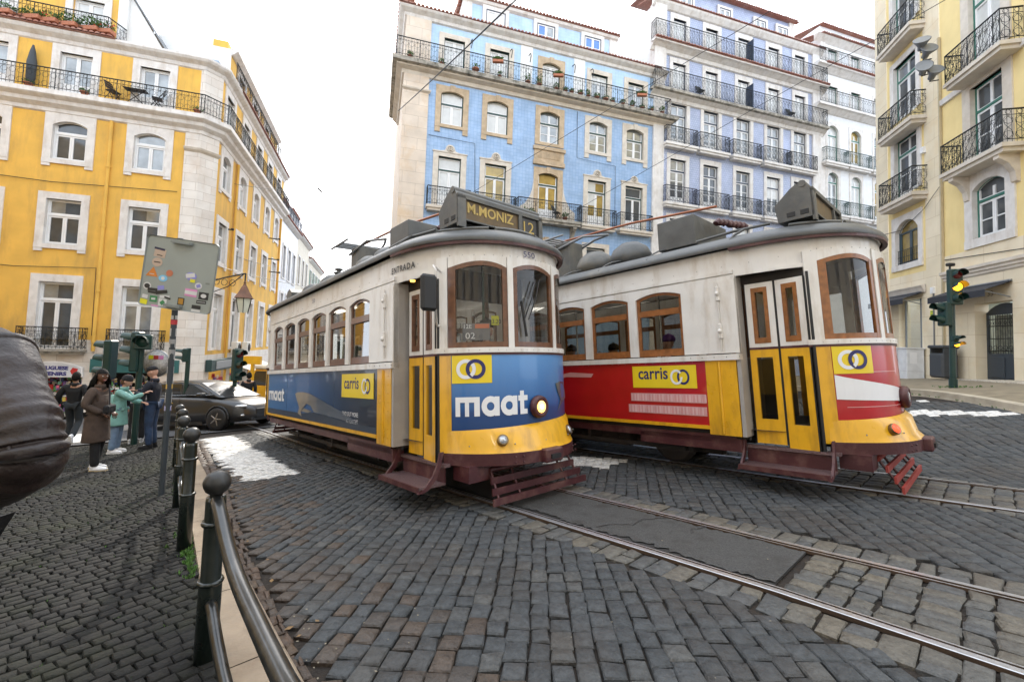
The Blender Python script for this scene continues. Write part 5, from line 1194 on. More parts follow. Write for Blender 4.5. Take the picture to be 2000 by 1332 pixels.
def head(mb, c, d, skin, s=1.0, tilt=0):
    """head with face looking along d (unit, horizontal), centred at c"""
    d = Vector(d).normalized(); rt = Vector((d.y, -d.x, 0)); up = Vector((0, 0, 1))
    if tilt: up2 = (up*math.cos(tilt)+d*math.sin(tilt)); d = d*math.cos(tilt)-up*math.sin(tilt); up = up2
    M = Matrix(((rt.x, d.x, up.x, c[0]), (rt.y, d.y, up.y, c[1]), (rt.z, d.z, up.z, c[2]), (0, 0, 0, 1)))
    V = []; F = []; n, k = 18, 14
    for i in range(k+1):
        t = math.pi*i/k; z = -math.cos(t); r = math.sin(t)
        for j in range(n):
            q = 2*math.pi*j/n; x = .076*r*math.cos(q); y = .094*r*math.sin(q); zz = .118*z
            if z < 0: x *= 1+.32*z; y = y*(1+.12*z)+(.012*-z)
            if y > 0 and -.55 < z < .3: y *= 1.0-.05*math.cos(3*z)
            V.append((x*s, y*s, zz*s))
    for i in range(k):
        for j in range(n): F.append((i*n+j, i*n+(j+1) % n, (i+1)*n+(j+1) % n, (i+1)*n+j))
    mb.add(V, F, skin, True, M)
    mb.add([(x*s, y*s, z*s) for x, y, z in [(-.016, .085, -.035), (.016, .085, -.035), (0, .112, -.032), (0, .092, .018), (-.011, .088, .0), (.011, .088, .0), (0, .088, -.042)]], [(0, 2, 4), (4, 2, 3), (3, 2, 5), (5, 2, 1), (0, 6, 2), (6, 1, 2)], skin, True, M)
    for x in (-.03, .03):
        mb.ball((x*s, .083*s, .008*s), (.011*s, .007*s, .006*s), EYEW, n=8, k=6, M=M); mb.ball((x*s, .09*s, .008*s), (.004*s, .003*s, .004*s), EYED, n=8, k=6, M=M)
        mb.box((x-.014)*s, (x+.014)*s, .084*s, .0885*s, .027*s, .03*s, EYED, M=M); mb.ball((math.copysign(.078, x)*s, -.005*s, 0), (.012*s, .022*s, .032*s), skin, n=8, k=6, M=M)
    mb.ball((0, .086*s, -.062*s), (.024*s, .012*s, .009*s), LIP, n=10, k=6, M=M)
    return M
def hand(mb, wrist, direction, palm_n, skin, curl=.5, s=1.0, side=1):
    """palm with four bent fingers of different length and a thumb"""
    d = Vector(direction).normalized(); nrm = Vector(palm_n); nrm = (nrm-d*nrm.dot(d)).normalized(); sd = d.cross(nrm)*side
    w = Vector(wrist); V = []; pc = w+d*.05*s
    M = Matrix(((sd.x, d.x, nrm.x, pc.x), (sd.y, d.y, nrm.y, pc.y), (sd.z, d.z, nrm.z, pc.z), (0, 0, 0, 1)))
    mb.ball((0, 0, 0), (.04*s, .052*s, .016*s), skin, n=12, k=8, M=M)
    for i, (x, L) in enumerate(((-.028, .062), (-.01, .075), (.01, .07), (.028, .055))):
        p = [Vector((x, .035, 0))*s]; a = 0
        for f in (.45, .32, .23): a += curl*.9; p.append(p[-1]+Vector((0, math.cos(a), math.sin(a)))*L*f*s*1.05)
        mb.tube([M @ q for q in p], [.0095*s, .009*s, .008*s, .006*s], skin, n=7)
    p = [Vector((-.03, -.02, .004))*s, Vector((-.055, .008, .014))*s, Vector((-.058, .034, .026))*s]
    mb.tube([M @ q for q in p], [.012*s, .010*s, .007*s], skin, n=7)
def limb(V, E, Rd, pts, rad, root):
    i0 = root
    for p, r in zip(pts, rad): V.append(Vector(p)); Rd.append(r); E.append((i0, len(V)-1)); i0 = len(V)-1
def person(label, loc, facing, H, pose, skin, top, legs, shoe, hair=None, hat=None, coat=None, look=None, sole=WHITE, group=None, tilt=0, base_slope=0, long_hair=False, top_r=1.0):
    """figure facing +Y turned by facing (radians); pose overrides joint positions given for a 1.72 m body"""
    t = thing('person', label, 'person', loc, facing, group); s = H/1.72
    J = dict(pelvis=(0, 0, .96), waist=(0, 0, 1.1), chest=(0, 0, 1.28), neck=(0, 0, 1.43), head=(0, .02, 1.6),
             sL=(-.17, 0, 1.4), eL=(-.22, -.02, 1.13), wL=(-.22, .06, .9), sR=(.17, 0, 1.4), eR=(.22, -.02, 1.13), wR=(.22, .06, .9),
             hL=(-.09, 0, .92), kL=(-.1, .02, .5), aL=(-.1, -.02, .09), hR=(.09, 0, .92), kR=(.1, .02, .5), aR=(.1, -.02, .09), tL=None, tR=None)
    J.update(pose); J = {k: (Vector(v)*s if v is not None else None) for k, v in J.items()}
    look = look or (0, 1, 0)
    # body: one continuous skin (torso, neck, arms, legs) + head and hands
    V = [J['pelvis']]; E = []; Rd = [(.12*s, .09*s)]
    limb(V, E, Rd, [J['waist'], J['chest'], J['neck']-Vector((0, 0, .03*s)), J['neck']+Vector((0, 0, .05*s)), seg(J['neck'], J['head'], .75)], [(.115*s, .08*s), (.135*s, .095*s), (.07*s, .06*s), .05*s, .05*s], 0)
    for a in 'LR':
        limb(V, E, Rd, [J['s'+a], seg(J['s'+a], J['e'+a], .5), J['e'+a], seg(J['e'+a], J['w'+a], .4), J['w'+a]], [.05*s, .045*s, .036*s, .036*s, .025*s], 2)
        limb(V, E, Rd, [J['h'+a], seg(J['h'+a], J['k'+a], .5), J['k'+a], seg(J['k'+a], J['a'+a], .35), J['a'+a]], [.085*s, .07*s, .052*s, .05*s, .033*s], 0)
    v, f = skin_mesh(V, E, Rd, 1)
    mb = MB(); mb.add(v, f, skin, True)
    MH = head(mb, J['head'], look, skin, s, tilt)
    for a, sd in (('L', -1), ('R', 1)):
        d = (J['w'+a]-J['e'+a]).normalized(); hand(mb, J['w'+a], d, Vector((-sd, .2, .0)) if abs(d.z) > .6 else Vector((0, 0, -1)), skin, .5, s, side=sd)
    mb.build('body', t, recalc=False)
    # trousers
    V = [J['pelvis']]; E = []; Rd = [(.135*s, .105*s)]
    for a in 'LR':
        limb(V, E, Rd, [J['h'+a], seg(J['h'+a], J['k'+a], .5), J['k'+a], seg(J['k'+a], J['a'+a], .5), J['a'+a]-Vector((0, 0, .02*s))], [.1*s, .09*s, .075*s, .07*s, .066*s], 0)
    v, f = skin_mesh(V, E, Rd, 2); mb = MB(); mb.add(v, f, legs, True); mb.build('trousers', t, recalc=False)
    # top
    V = [J['waist']]; E = []; Rd = [(.15*s*top_r, .115*s*top_r)]
    limb(V, E, Rd, [J['pelvis']+Vector((0, 0, -.04*s))], [(.15*s*top_r, .125*s*top_r)], 0); limb(V, E, Rd, [J['chest'], J['neck']-Vector((0, 0, .045*s))], [(.165*s*top_r, .125*s*top_r), (.085*s, .075*s)], 0)
    for a in 'LR': limb(V, E, Rd, [J['s'+a], seg(J['s'+a], J['e'+a], .5), J['e'+a], seg(J['e'+a], J['w'+a], .5), seg(J['e'+a], J['w'+a], .97)], [.078*s*top_r, .068*s*top_r, .06*s*top_r, .055*s*top_r, .047*s*top_r], 2)
    v, f = skin_mesh(V, E, Rd, 2); mb = MB(); mb.add(v, f, top, True)
    nk = J['neck']; mb.lathe([(.075*s, -.05*s), (.08*s, .0), (.072*s, .035*s), (.06*s, .035*s)], top, c=nk, n=14)
    if coat:
        zl, fl = coat; P = J['pelvis']; prof = []
        for z, r in ((J['chest'].z, .16), (J['waist'].z, .165), (P.z, .185), ((P.z+zl*s)/2, .2*fl), (zl*s+.02, .215*fl), (zl*s, .215*fl), (zl*s+.01, .19*fl)): prof.append((r*s, z))
        mb.lathe(prof, top, c=(P.x, P.y, 0), n=26, sx=1.0, sy=.82)
        mb.tube([(P.x+.02*s, P.y+.165*s, zl*s+.02), (P.x+.02*s, P.y+.155*s, P.z), (P.x+.01*s, P.y+.12*s, J['chest'].z)], .006, top, n=4)
        for sg in (-1, 1): mb.bbox(P.x+sg*.1*s-.05*s, P.x+sg*.1*s+.05*s, P.y+.115*s, P.y+.16*s, P.z-.02*s, P.z+.03*s, top, .01)
    mb.build('coat' if coat else 'jacket', t, recalc=False)
    for a in 'LR':
        A = J['a'+a]; to = J['t'+a] or (A+Vector((0, .16*s, 0))); d = (to-A); d = Vector((d.x, d.y, 0)).normalized() if abs(d.z) < .1 else d.normalized()
        upv = Vector((0, 0, 1)); rt = d.cross(upv).normalized(); u2 = rt.cross(d)
        M = Matrix(((rt.x, d.x, u2.x, A.x), (rt.y, d.y, u2.y, A.y), (rt.z, d.z, u2.z, A.z), (0, 0, 0, 1))); mb = MB()
        mb.ball((0, .06*s, -.045*s), (.045*s, .135*s, .038*s), shoe, n=14, k=8, M=M); mb.ball((0, -.01*s, -.01*s), (.042*s, .055*s, .055*s), shoe, n=12, k=8, M=M)
        V = [(.046*s*math.cos(q)*(1 if math.sin(q) > 0 else .85), (.06+.14*math.sin(q))*s) for q in [2*math.pi*i/16 for i in range(16)]]
        mb.add([(x, y, -.09*s) for x, y in V]+[(x, y, -.062*s) for x, y in V], [tuple(range(16)), tuple(range(31, 15, -1))]+[(i, (i+1) % 16, 16+(i+1) % 16, 16+i) for i in range(16)], sole, M=M)
        for i in range(4): mb.tube([M @ Vector((-.02*s, (.03+.022*i)*s, .0)), M @ Vector((.02*s, (.03+.022*i)*s, .0))], .004*s, WHITE, n=4)
        mb.build('shoe', t, recalc=False)
    if hair:
        mb = MB(); V = []; F = []; n, k = 20, 9
        for i in range(k+1):
            tt = math.pi*.62*i/k
            for j in range(n):
                q = 2*math.pi*j/n; back = -math.sin(q); ext = tt*(1.0+.18*max(0, back)) if back > -.2 else tt*.62
                r = 1.1+.03*math.sin(q*5+i); V.append((.079*s*r*math.sin(ext)*math.cos(q), .1*s*r*math.sin(ext)*math.sin(q)-.006*s, .122*s*r*math.cos(ext)))
        for i in range(k):
            for j in range(n): F.append((i*n+j, i*n+(j+1) % n, (i+1)*n+(j+1) % n, (i+1)*n+j))
        mb.add(V, F, hair, True, MH)
        if long_hair:
            r = random.Random(4)
            for i in range(46):
                q = R(170+200*i/46); a = Vector((.08*s*math.cos(q), .095*s*math.sin(q), .03*s)); 
                b = a+Vector((a.x*.35+r.uniform(-.02, .02), a.y*.3-.02, -.12*s)); c = b+Vector((r.uniform(-.05, .02), -.05+r.uniform(-.04, .02), -.1*s-r.random()*.06)); e = c+Vector((-.02+r.uniform(-.04, .02), -.06, -.03))
                mb.tube([MH @ a, MH @ b, MH @ c, MH @ e], [.016, .017, .012, .003], hair, n=5)
        mb.build('hair', t, recalc=False)
    if hat:
        kind, m = hat; mb = MB()
        if kind == 'beanie':
            mb.lathe([(.088*s, -.0), (.093*s, .015*s), (.092*s, .03*s), (.09*s, .06*s), (.07*s, .105*s), (.035*s, .13*s), (0, .137*s)], m, c=(0, -.005*s, .02*s), n=20, M=MH, sy=1.15)
        else:
            mb.lathe([(.084*s, 0), (.088*s, .03*s), (.075*s, .075*s), (.04*s, .095*s), (0, .1*s)], m, c=(0, -.005*s, .04*s), n=20, M=MH, sy=1.15)
            P = [(.07*s*math.cos(q), .07*s+.085*s*math.sin(q)) for q in [math.pi*i/10 for i in range(11)]]
            mb.add([(x, y, .05*s-.15*(y-.07*s)) for x, y in P]+[(x, y, .043*s-.15*(y-.07*s)) for x, y in P], [tuple(range(11)), tuple(range(21, 10, -1))]+[(i, i+1, 12+i, 11+i) for i in range(10)], m, M=MH)
        mb.build('hat', t, recalc=False)
    return t
PV = .08   # pavement above the road
BROWNWOOL = mat('brown wool coat', (.07, .047, .036), .9, var=.35, scale=9, bump=1.0, bscale=9); BLACKCL = mat('black cloth', (.01, .01, .012), .85, var=.3, scale=20, bump=1, bscale=9)
TEALCL = mat('mint raincoat', (.17, .36, .32), .6, var=.2, scale=8, bump=1, bscale=9); JEANS = mat('blue denim', (.022, .045, .1), .8, var=.4, scale=10, bump=1, bscale=10); LJEANS = mat('light denim', (.16, .24, .36), .8, var=.2, scale=14)
NAVYCL = mat('navy hoodie', (.01, .012, .022), .85, var=.3, bump=1, bscale=9); HAIRB = mat('black hair', (.008, .007, .006), .7, bump=.6, bscale=60, spec=.2); SHOEW = mat('white trainers', (.7, .7, .72), .5, var=.08)
BEIGE = mat('gum sole', (.5, .4, .25), .6); GREYCL = mat('dark slate clothing', (.02, .025, .03), .85)
def gloc(px, Z, dz=PV):
    r = ray(px, 700); x, y = r.x*Z, r.y*Z; return (x, y, gz(x, y)+dz)
def face_to(loc, toward):  # rotation turning +Y towards a heading vector
    return -math.atan2(toward[0], toward[1])
L = gloc(200, 7.1); HW = 1.62
w1 = person('young woman with long black hair in a long brown coat and black trousers', L, face_to(L, (.95, .25)), HW,
            dict(wL=(-.12, .14, .98), eL=(-.26, -.05, 1.13), wR=(.13, .14, .98), eR=(.26, -.05, 1.13), aR=(.09, .06, .09), aL=(-.08, -.04, .09), kR=(.1, .05, .5)), SKIN_D, BROWNWOOL, BLACKCL, SHOEW, hair=HAIRB, coat=(.5, 1.0), look=(.75, 1, 0), sole=BEIGE, long_hair=True, top_r=1.08)
mb = MB(); mb.bbox(-.02, .2, .16, .24, .93, 1.06, BLACKCL, .02); mb.tube([(.1, .2, 1.05), (.0, .14, 1.25), (-.12, .06, 1.38), (-.12, -.1, 1.36)], .012, BLACKCL, n=5); mb.build('handbag', w1)
L = gloc(238, 8.75)
w2 = person('woman in a mint raincoat and black beanie reaching out her arm', L, face_to(L, (1, .35)), 1.55,
            dict(sR=(.15, .04, 1.37), eR=(.16, .3, 1.2), wR=(.1, .5, 1.32), sL=(-.15, .04, 1.37), eL=(-.14, .24, 1.12), wL=(-.05, .42, 1.1), chest=(0, .05, 1.28), neck=(0, .09, 1.42), head=(0, .13, 1.57)), SKIN_L, TEALCL, LJEANS, SHOEW, hair=mat('brown hair', (.08, .04, .02), .5), hat=('beanie', BLACKCL), coat=(.62, 1.05), tilt=R(12), top_r=1.12)
L = gloc(306, 9.25)
w3 = person('man in a navy hoodie, flat cap and blue jeans by the striped pole', L, face_to(L, (-.95, -.3)), 1.72,
            dict(sL=(-.18, .02, 1.39), eL=(-.22, .1, 1.14), wL=(-.1, .3, 1.16), sR=(.18, .02, 1.39), eR=(.2, .12, 1.14), wR=(.06, .34, 1.2), head=(0, .05, 1.59)), SKIN_L, NAVYCL, JEANS, BLACKCL, hat=('cap', BLACKCL), sole=BLACKCL, tilt=R(15), top_r=1.1)
L = gloc(278, 10.2)
w4 = person('person in dark clothes and grey trainers half hidden behind the man in the cap', L, face_to(L, (-.5, .85)), 1.55, dict(aL=(-.1, -.15, .09), kL=(-.1, .0, .5)), SKIN_M, GREYCL, BLACKCL, mat('grey trainers', (.4, .4, .4), .6), hair=HAIRB)
L = gloc(152, 10.4)
w5 = person('man in a black jacket walking away towards the souvenir shop', L, face_to(L, (-.35, .9)), 1.66,
            dict(eL=(-.3, -.02, 1.14), wL=(-.34, .1, .92), eR=(.27, -.08, 1.15), wR=(.26, .08, .98), kR=(.1, .06, .5), aR=(.12, -.26, .2), tR=(.12, -.2, .03), hL=(-.09, 0, .92), kL=(-.1, .14, .52), aL=(-.1, .1, .09)), SKIN_M, BLACKCL, GREYCL, SHOEW, hair=HAIRB, top_r=1.15)
# person close to the camera at the left edge: brown leather jacket, only the bent arm shows
LEATH = mat('brown leather', (.022, .014, .013), .42, var=.5, scale=5, dirt=(.05, .04, .036), dirt_amt=.6, dscale=7, bump=1.0, bscale=11, spec=.4)
A_ = [at(-60, 660, 1.1), at(-4, 698, 1.06), at(26, 790, 1.0), at(50, 866, .97), at(36, 912, .98), at(-60, 965, 1.08)]
gx, gy = at(-210, 700, 1.25).x, at(-210, 700, 1.25).y; g0 = gz(gx, gy)+PV
pl = thing('person', 'person in a brown leather jacket at the left edge with the arm bent', 'person')
ch = at(-160, 700, 1.25); pel = Vector((ch.x-.02, ch.y, g0+.98)); nk = Vector((ch.x, ch.y, 1.56))
V = [pel]; E = []; Rd = [(.14, .11)]
limb(V, E, Rd, [Vector((ch.x, ch.y, 1.3)), nk, nk+Vector((0, 0, .1))], [(.15, .11), .06, .05], 0)
limb(V, E, Rd, [A_[0], A_[1], A_[2], A_[3], A_[4], A_[5]], [.055, .055, .048, .04, .036, .028], 1)
sl = ch+(ch-A_[0])*1.0; sl.z = A_[0].z; limb(V, E, Rd, [sl, sl+Vector((-.05, 0, -.28)), sl+Vector((-.02, .15, -.45))], [.055, .042, .03], 1)
for sg in (-1, 1): limb(V, E, Rd, [pel+Vector((sg*.09, 0, -.05)), pel+Vector((sg*.1, 0, -.48)), Vector((pel.x+sg*.1, pel.y, g0+.09))], [.09, .055, .035], 0)
v, f = skin_mesh(V, E, Rd, 1); mb = MB(); mb.add(v, f, SKIN_M, True); head(mb, nk+Vector((0, -.02, .2)), (-.3, 1, 0), SKIN_M); hand(mb, A_[5], A_[5]-A_[4], (0, 0, -1), SKIN_M); mb.build('body', pl, recalc=False)
V = [Vector((ch.x, ch.y, 1.25))]; E = []; Rd = [(.19, .15)]
limb(V, E, Rd, [pel+Vector((0, 0, -.02))], [(.18, .14)], 0); limb(V, E, Rd, [Vector((ch.x, ch.y, 1.42)), nk], [(.17, .12), .08], 0)
limb(V, E, Rd, [sl, sl+Vector((-.05, 0, -.28)), sl+Vector((-.02, .15, -.45))], [.08, .07, .06], 0)
v, f = skin_mesh(V, E, Rd, 3); mb = MB(); mb.add(v, f, LEATH, True)
def spline(P, k=8):
    P = [Vector(p) for p in P]; Q = []
    for i in range(len(P)-1):
        a, b, c, d = P[max(0, i-1)], P[i], P[i+1], P[min(len(P)-1, i+2)]
        for j in range(k): t = j/k; Q.append(.5*((2*b)+(c-a)*t+(2*a-5*b+4*c-d)*t*t+(3*b-a-3*c+d)*t**3))
    return Q+[P[-1]]
SP = spline(A_[:4]+[A_[4], A_[5]], 26); RR = np.interp(np.linspace(0, 5, len(SP)), [0, .6, 1, 2, 3, 4, 5], [.02, .055, .064, .066, .066, .068, .06])
RR = [float(r+.0012*math.sin(i*.52)+.002*math.sin(i*.21+1)+(.0035*max(0, 1-abs(i-80)/34))*math.sin(i*.9)) for i, r in enumerate(RR)]; mb.tube(SP, RR, LEATH, n=40)
u = (A_[2]-A_[1]).normalized(); 
M = Matrix.Translation(A_[1].lerp(A_[2], -.05)) @ u.to_track_quat('Z', 'Y').to_matrix().to_4x4(); mb.lathe([(.064, -.012), (.07, -.006), (.07, .006), (.064, .012)], LEATH, n=28, M=M)
mb.tube(spline([a+Vector((.03, -.056, .0)) for a in A_[1:4]]), .0045, LEATH, n=5)
mb.build('jacket', pl, recalc=False)
mb = MB(); V = [pel]; E = []; Rd = [(.15, .12)]
for sg in (-1, 1): limb(V, E, Rd, [pel+Vector((sg*.09, 0, -.05)), pel+Vector((sg*.1, 0, -.48)), Vector((pel.x+sg*.1, pel.y, g0+.08))], [.11, .08, .07], 0)
v, f = skin_mesh(V, E, Rd, 2); mb.add(v, f, BLACKCL, True); mb.build('trousers', pl, recalc=False)
mb = MB(); mb.lathe([(.0, .13), (.06, .115), (.085, .06), (.09, 0), (.07, -.05)], HAIRB, c=nk+Vector((0, -.035, .22)), n=16); mb.build('hair', pl)
# driver and passengers
def sitter(label, M, u, y, z, skin, col, face, group=None, hat=None, w=.2, hair=HAIRB, s=.95):
    t = thing('person', label, 'person', M=M @ Matrix.Translation((u, y, z)) @ Matrix.Rotation(face, 4, 'Z'), group=group)
    V = [Vector((0, 0, 0))]; E = []; Rd = [(.13, .1)]
    limb(V, E, Rd, [(0, 0, .2), (0, 0, .4), (0, .01, .52), (0, .015, .6)], [(.12, .09), (.14, .1), .06, .05], 0)
    for sg in (-1, 1):
        limb(V, E, Rd, [(sg*.17, 0, .44), (sg*.21, .02, .2), (sg*.14, .22, .2)], [.05, .04, .03], 2)
        limb(V, E, Rd, [(sg*.09, .05, -.02), (sg*.1, .42, .0), (sg*.1, .44, -.4)], [.085, .055, .04], 0)
    v, f = skin_mesh([p*s if isinstance(p, Vector) else Vector(p)*s for p in V], E, [tuple(q*s for q in r) if isinstance(r, tuple) else r*s for r in Rd], 1)
    mb = MB(); mb.add(v, f, skin, True); MH = head(mb, Vector((0, .03, .7))*s, (0, 1, 0), skin, s)
    for sg in (-1, 1): hand(mb, Vector((sg*.14, .22, .2))*s, (0, 1, -.1), (0, 0, -1), skin, .7, s, side=sg)
    mb.build('body', t, recalc=False)
    V = [Vector((0, 0, .18))*s]; E = []; Rd = [(.16*s, .12*s)]
    limb(V, E, Rd, [Vector((0, 0, -.03))*s], [(.16*s, .13*s)], 0); limb(V, E, Rd, [Vector((0, 0, .4))*s, Vector((0, 0, .5))*s], [(.17*s, .12*s), .07*s], 0)
    for sg in (-1, 1): limb(V, E, Rd, [Vector((sg*.17, 0, .44))*s, Vector((sg*.21, .02, .2))*s, Vector((sg*.15, .2, .2))*s], [.07*s, .058*s, .05*s], 2)
    v, f = skin_mesh(V, E, Rd, 2); mb = MB(); mb.add(v, f, col, True); mb.build('jacket', t, recalc=False)
    mb = MB(); mb.lathe([(.09*s, 0), (.095*s, .05*s), (.075*s, .1*s), (0, .14*s)], hat or hair, c=(0, -.015*s, .03*s), n=16, M=MH, sy=1.15); mb.build('hat' if hat else 'hair', t)
    mb = MB()
    for sg in (-1, 1): mb.tube([Vector((sg*.09, .0, -.03))*s, Vector((sg*.1, .42, .02))*s, Vector((sg*.1, .44, -.4))*s], [.11*s, .075*s, .06*s], BLACKCL, n=10)
    mb.build('trousers', t)
    return t
sitter('tram driver in a dark uniform behind the windscreen of the blue fronted tram', tram_matrix(), -.62, -.3, 1.36, SKIN_M, NAVYCL, R(-90), hat=BLACKCL)
PURP = mat('purple wool', (.1, .02, .2), .8); CREAMC = mat('cream knit', (.5, .42, .3), .8); WHC = mat('white jumper', (.6, .6, .62), .8)
sitter('passenger with a purple hat and cream jumper inside the red tram', RM, -2.55, -.75, 1.2, SKIN_L, CREAMC, R(90), hat=PURP)
sitter('passenger in a white jumper at a side window of the red tram', RM, -3.55, -.8, 1.12, SKIN_M, WHC, R(70))
sitter('passenger in a dark coat at a rear side window of the red tram', RM, -4.5, -.78, 1.15, SKIN_M, GREYCL, R(90))
# ================================================================== vehicles
CARP = mat('charcoal metallic car paint', (.028, .029, .032), .34, metal=.4, var=.05, coat=.5); CGL = mat('car glass', (.015, .017, .018), .04, metal=0, spec=.9); HLG = mat('headlamp glass', (.6, .62, .65), .08, metal=.5)
ALLOY = mat('alloy rim', (.28, .25, .22), .35, metal=.8)
def loft(mb, secs, m, close=True, smooth=True):
    n = len(secs[0]); V = [p for s in secs for p in s]; F = []
    for i in range(len(secs)-1):
        for j in range(n if close else n-1): F.append((i*n+j, i*n+(j+1) % n, (i+1)*n+(j+1) % n, (i+1)*n+j))
    mb.add(V, F, m, smooth); 
    if close: mb.add(secs[0], [tuple(range(n-1, -1, -1))], m); mb.add(secs[-1], [tuple(range(n))], m)
cx0, cy0 = -8.43, 12.8
cz0 = gz(cx0, cy0); ch_ = R(99.5)
hd = Vector((math.sin(ch_), math.cos(ch_), 0)); hd.z = (gz(cx0+hd.x, cy0+hd.y)-cz0); hd.normalize(); lf = Vector((-hd.y, hd.x, 0)); lf.z = gz(cx0+lf.x, cy0+lf.y)-cz0; lf.normalize(); upv = hd.cross(lf).normalized()
# local frame: x forward, y left (away from the camera), z up; origin under the near front wheel
car = thing('parked_car', 'charcoal grey hatchback crossing behind the blue fronted tram', 'car', M=Matrix(((hd.x, lf.x, upv.x, cx0), (hd.y, lf.y, upv.y, cy0), (hd.z, lf.z, upv.z, cz0), (0, 0, 0, 1))))
# lower body sections: (x, half width, z bottom, z belt, z crown)
B_ = [(-3.5, .62, .4, .82, .9), (-3.42, .82, .28, .98, 1.02), (-2.9, .9, .2, 1.0, 1.05), (-1.6, .92, .19, .97, 1.03), (-.6, .92, .19, .93, .99), (.0, .92, .2, .86, .93), (.35, .9, .22, .8, .86), (.62, .82, .24, .72, .77), (.8, .62, .3, .62, .66), (.86, .4, .34, .52, .56)]
mb = MB(); secs = []
for x, w_, zb, zt, zc in B_:
    secs.append([(x, .9-w_, zb), (x, .9-w_-.02, (zb+zt)*.45), (x, .9-w_+.0, zt-.12), (x, .9-w_+.05, zt), (x, .9-w_*.6, zc-.01), (x, .9, zc), (x, .9+w_*.6, zc-.01), (x, .9+w_-.05, zt), (x, .9+w_, zt-.12), (x, .9+w_+.02, (zb+zt)*.45), (x, .9+w_, zb)])
loft(mb, secs, CARP)
G_ = [(-3.42, .55, 1.0, 1.02), (-3.2, .66, 1.0, 1.18), (-2.9, .7, 1.02, 1.36), (-2.2, .72, 1.02, 1.47), (-1.5, .72, 1.0, 1.48), (-.95, .7, .99, 1.4), (-.4, .7, .96, 1.16), (-.02, .72, .93, .96)]
secs = [[(x, .9-w_-.1, z0), (x, .9-w_-.02, z0+(z1-z0)*.75), (x, .9-w_+.1, z1-.015), (x, .9, z1), (x, .9+w_-.1, z1-.015), (x, .9+w_+.02, z0+(z1-z0)*.75), (x, .9+w_+.1, z0)] for x, w_, z0, z1 in G_]
loft(mb, secs, CARP)
mb.build('body', car)
mb = MB()
for sg in (-1, 1):
    yy = lambda x, z: .9+sg*(.812-.075*max(0, (z-1.0)/.4))
    for P in ([(-3.1, 1.06), (-2.95, 1.26), (-2.25, 1.36), (-2.2, 1.04)], [(-2.15, 1.04), (-2.2, 1.37), (-1.45, 1.38), (-1.35, 1.03)], [(-1.28, 1.03), (-1.38, 1.38), (-1.02, 1.31), (-.5, 1.06), (-.45, 1.0)]):
        mb.poly([(x, yy(x, z), z) for x, z in P], CGL)
P = [(-.93, 1.375), (-.06, .985)]
mb.add([(-.93, .32, 1.39), (-.93, 1.48, 1.39), (-.1, 1.62, .98), (-.1, .18, .98)], [(0, 1, 2, 3)], CGL); mb.build('glass', car)
mb = MB(); mb.tube([(-2.9, .12, 1.05), (-2.5, .2, 1.4), (-1.5, .2, 1.42), (-.9, .2, 1.36), (-.3, .1, 1.03), (-2.9, .08, 1.02)], .012, CHROME, n=5)
for x in (-1.32, -2.18): mb.box(x, x+.006, -.028, -.02, .35, .95, BLACK)
mb.box(-3.0, -.5, -.03, -.0, .17, .26, BLACK); mb.box(-1.7, -1.52, -.045, -.03, .8, .83, CHROME); mb.build('trim', car)
mb = MB(); mb.bbox(-.62, -.42, -.2, -.02, .98, 1.1, CARP, .03); mb.build('mirror', car)
for yc in (.0, 1.62):
    for xc in (0, -2.7):
        mb = MB(); Mw = Matrix.Translation((xc, yc-.0 if yc < 1 else yc+.2, .33)) @ Matrix.Rotation(R(90), 4, 'X')
        mb.lathe([(.2, .1), (.3, .1), (.325, .07), (.325, -.1), (.3, -.12), (.2, -.12)], BLACK, n=30, M=Mw)
        mb.lathe([(.21, .07), (.19, .02), (0, .02)], mat('rim shadow', (.02, .02, .02), .6), n=24, M=Mw)
        for k in range(5):
            q = 2*math.pi*k/5; mb.tube([Mw @ Vector((0, 0, .09)), Mw @ Vector((.19*math.cos(q), .19*math.sin(q), .085))], [.035, .022], ALLOY, n=5)
        mb.lathe([(.2, .085), (.212, .1), (.205, .06)], ALLOY, n=28, M=Mw); mb.build('wheel', car)
mb = MB()
for xc in (0, -2.7): mb.lathe([(.37, 0), (0, .001)], BLACK, n=28, M=Matrix.Translation((xc, -.048, .33)) @ Matrix.Rotation(R(90), 4, 'X')); mb.tube([(xc+.37*math.cos(q), -.05, .33+.37*math.sin(q)) for q in [math.pi*i/12 for i in range(13)]], .03, BLACK, n=5)  # flat black discs stand in for the shade inside the arches
mb.build('arch_lip_shade', car)
mb = MB()
for sg in (-1, 1):
    y = .9+sg*.72; mb.ball((.52, y, .68), (.24, .13, .06), HLG, n=14, k=8); mb.ball((.62, y, .42), (.1, .1, .05), HLG, n=10, k=6)
mb.build('headlight', car)
mb = MB(); mb.bbox(.74, .87, .45, 1.35, .42, .6, BLACK, .02); mb.bbox(.7, .84, .3, 1.5, .24, .34, BLACK, .02); mb.build('grille', car)

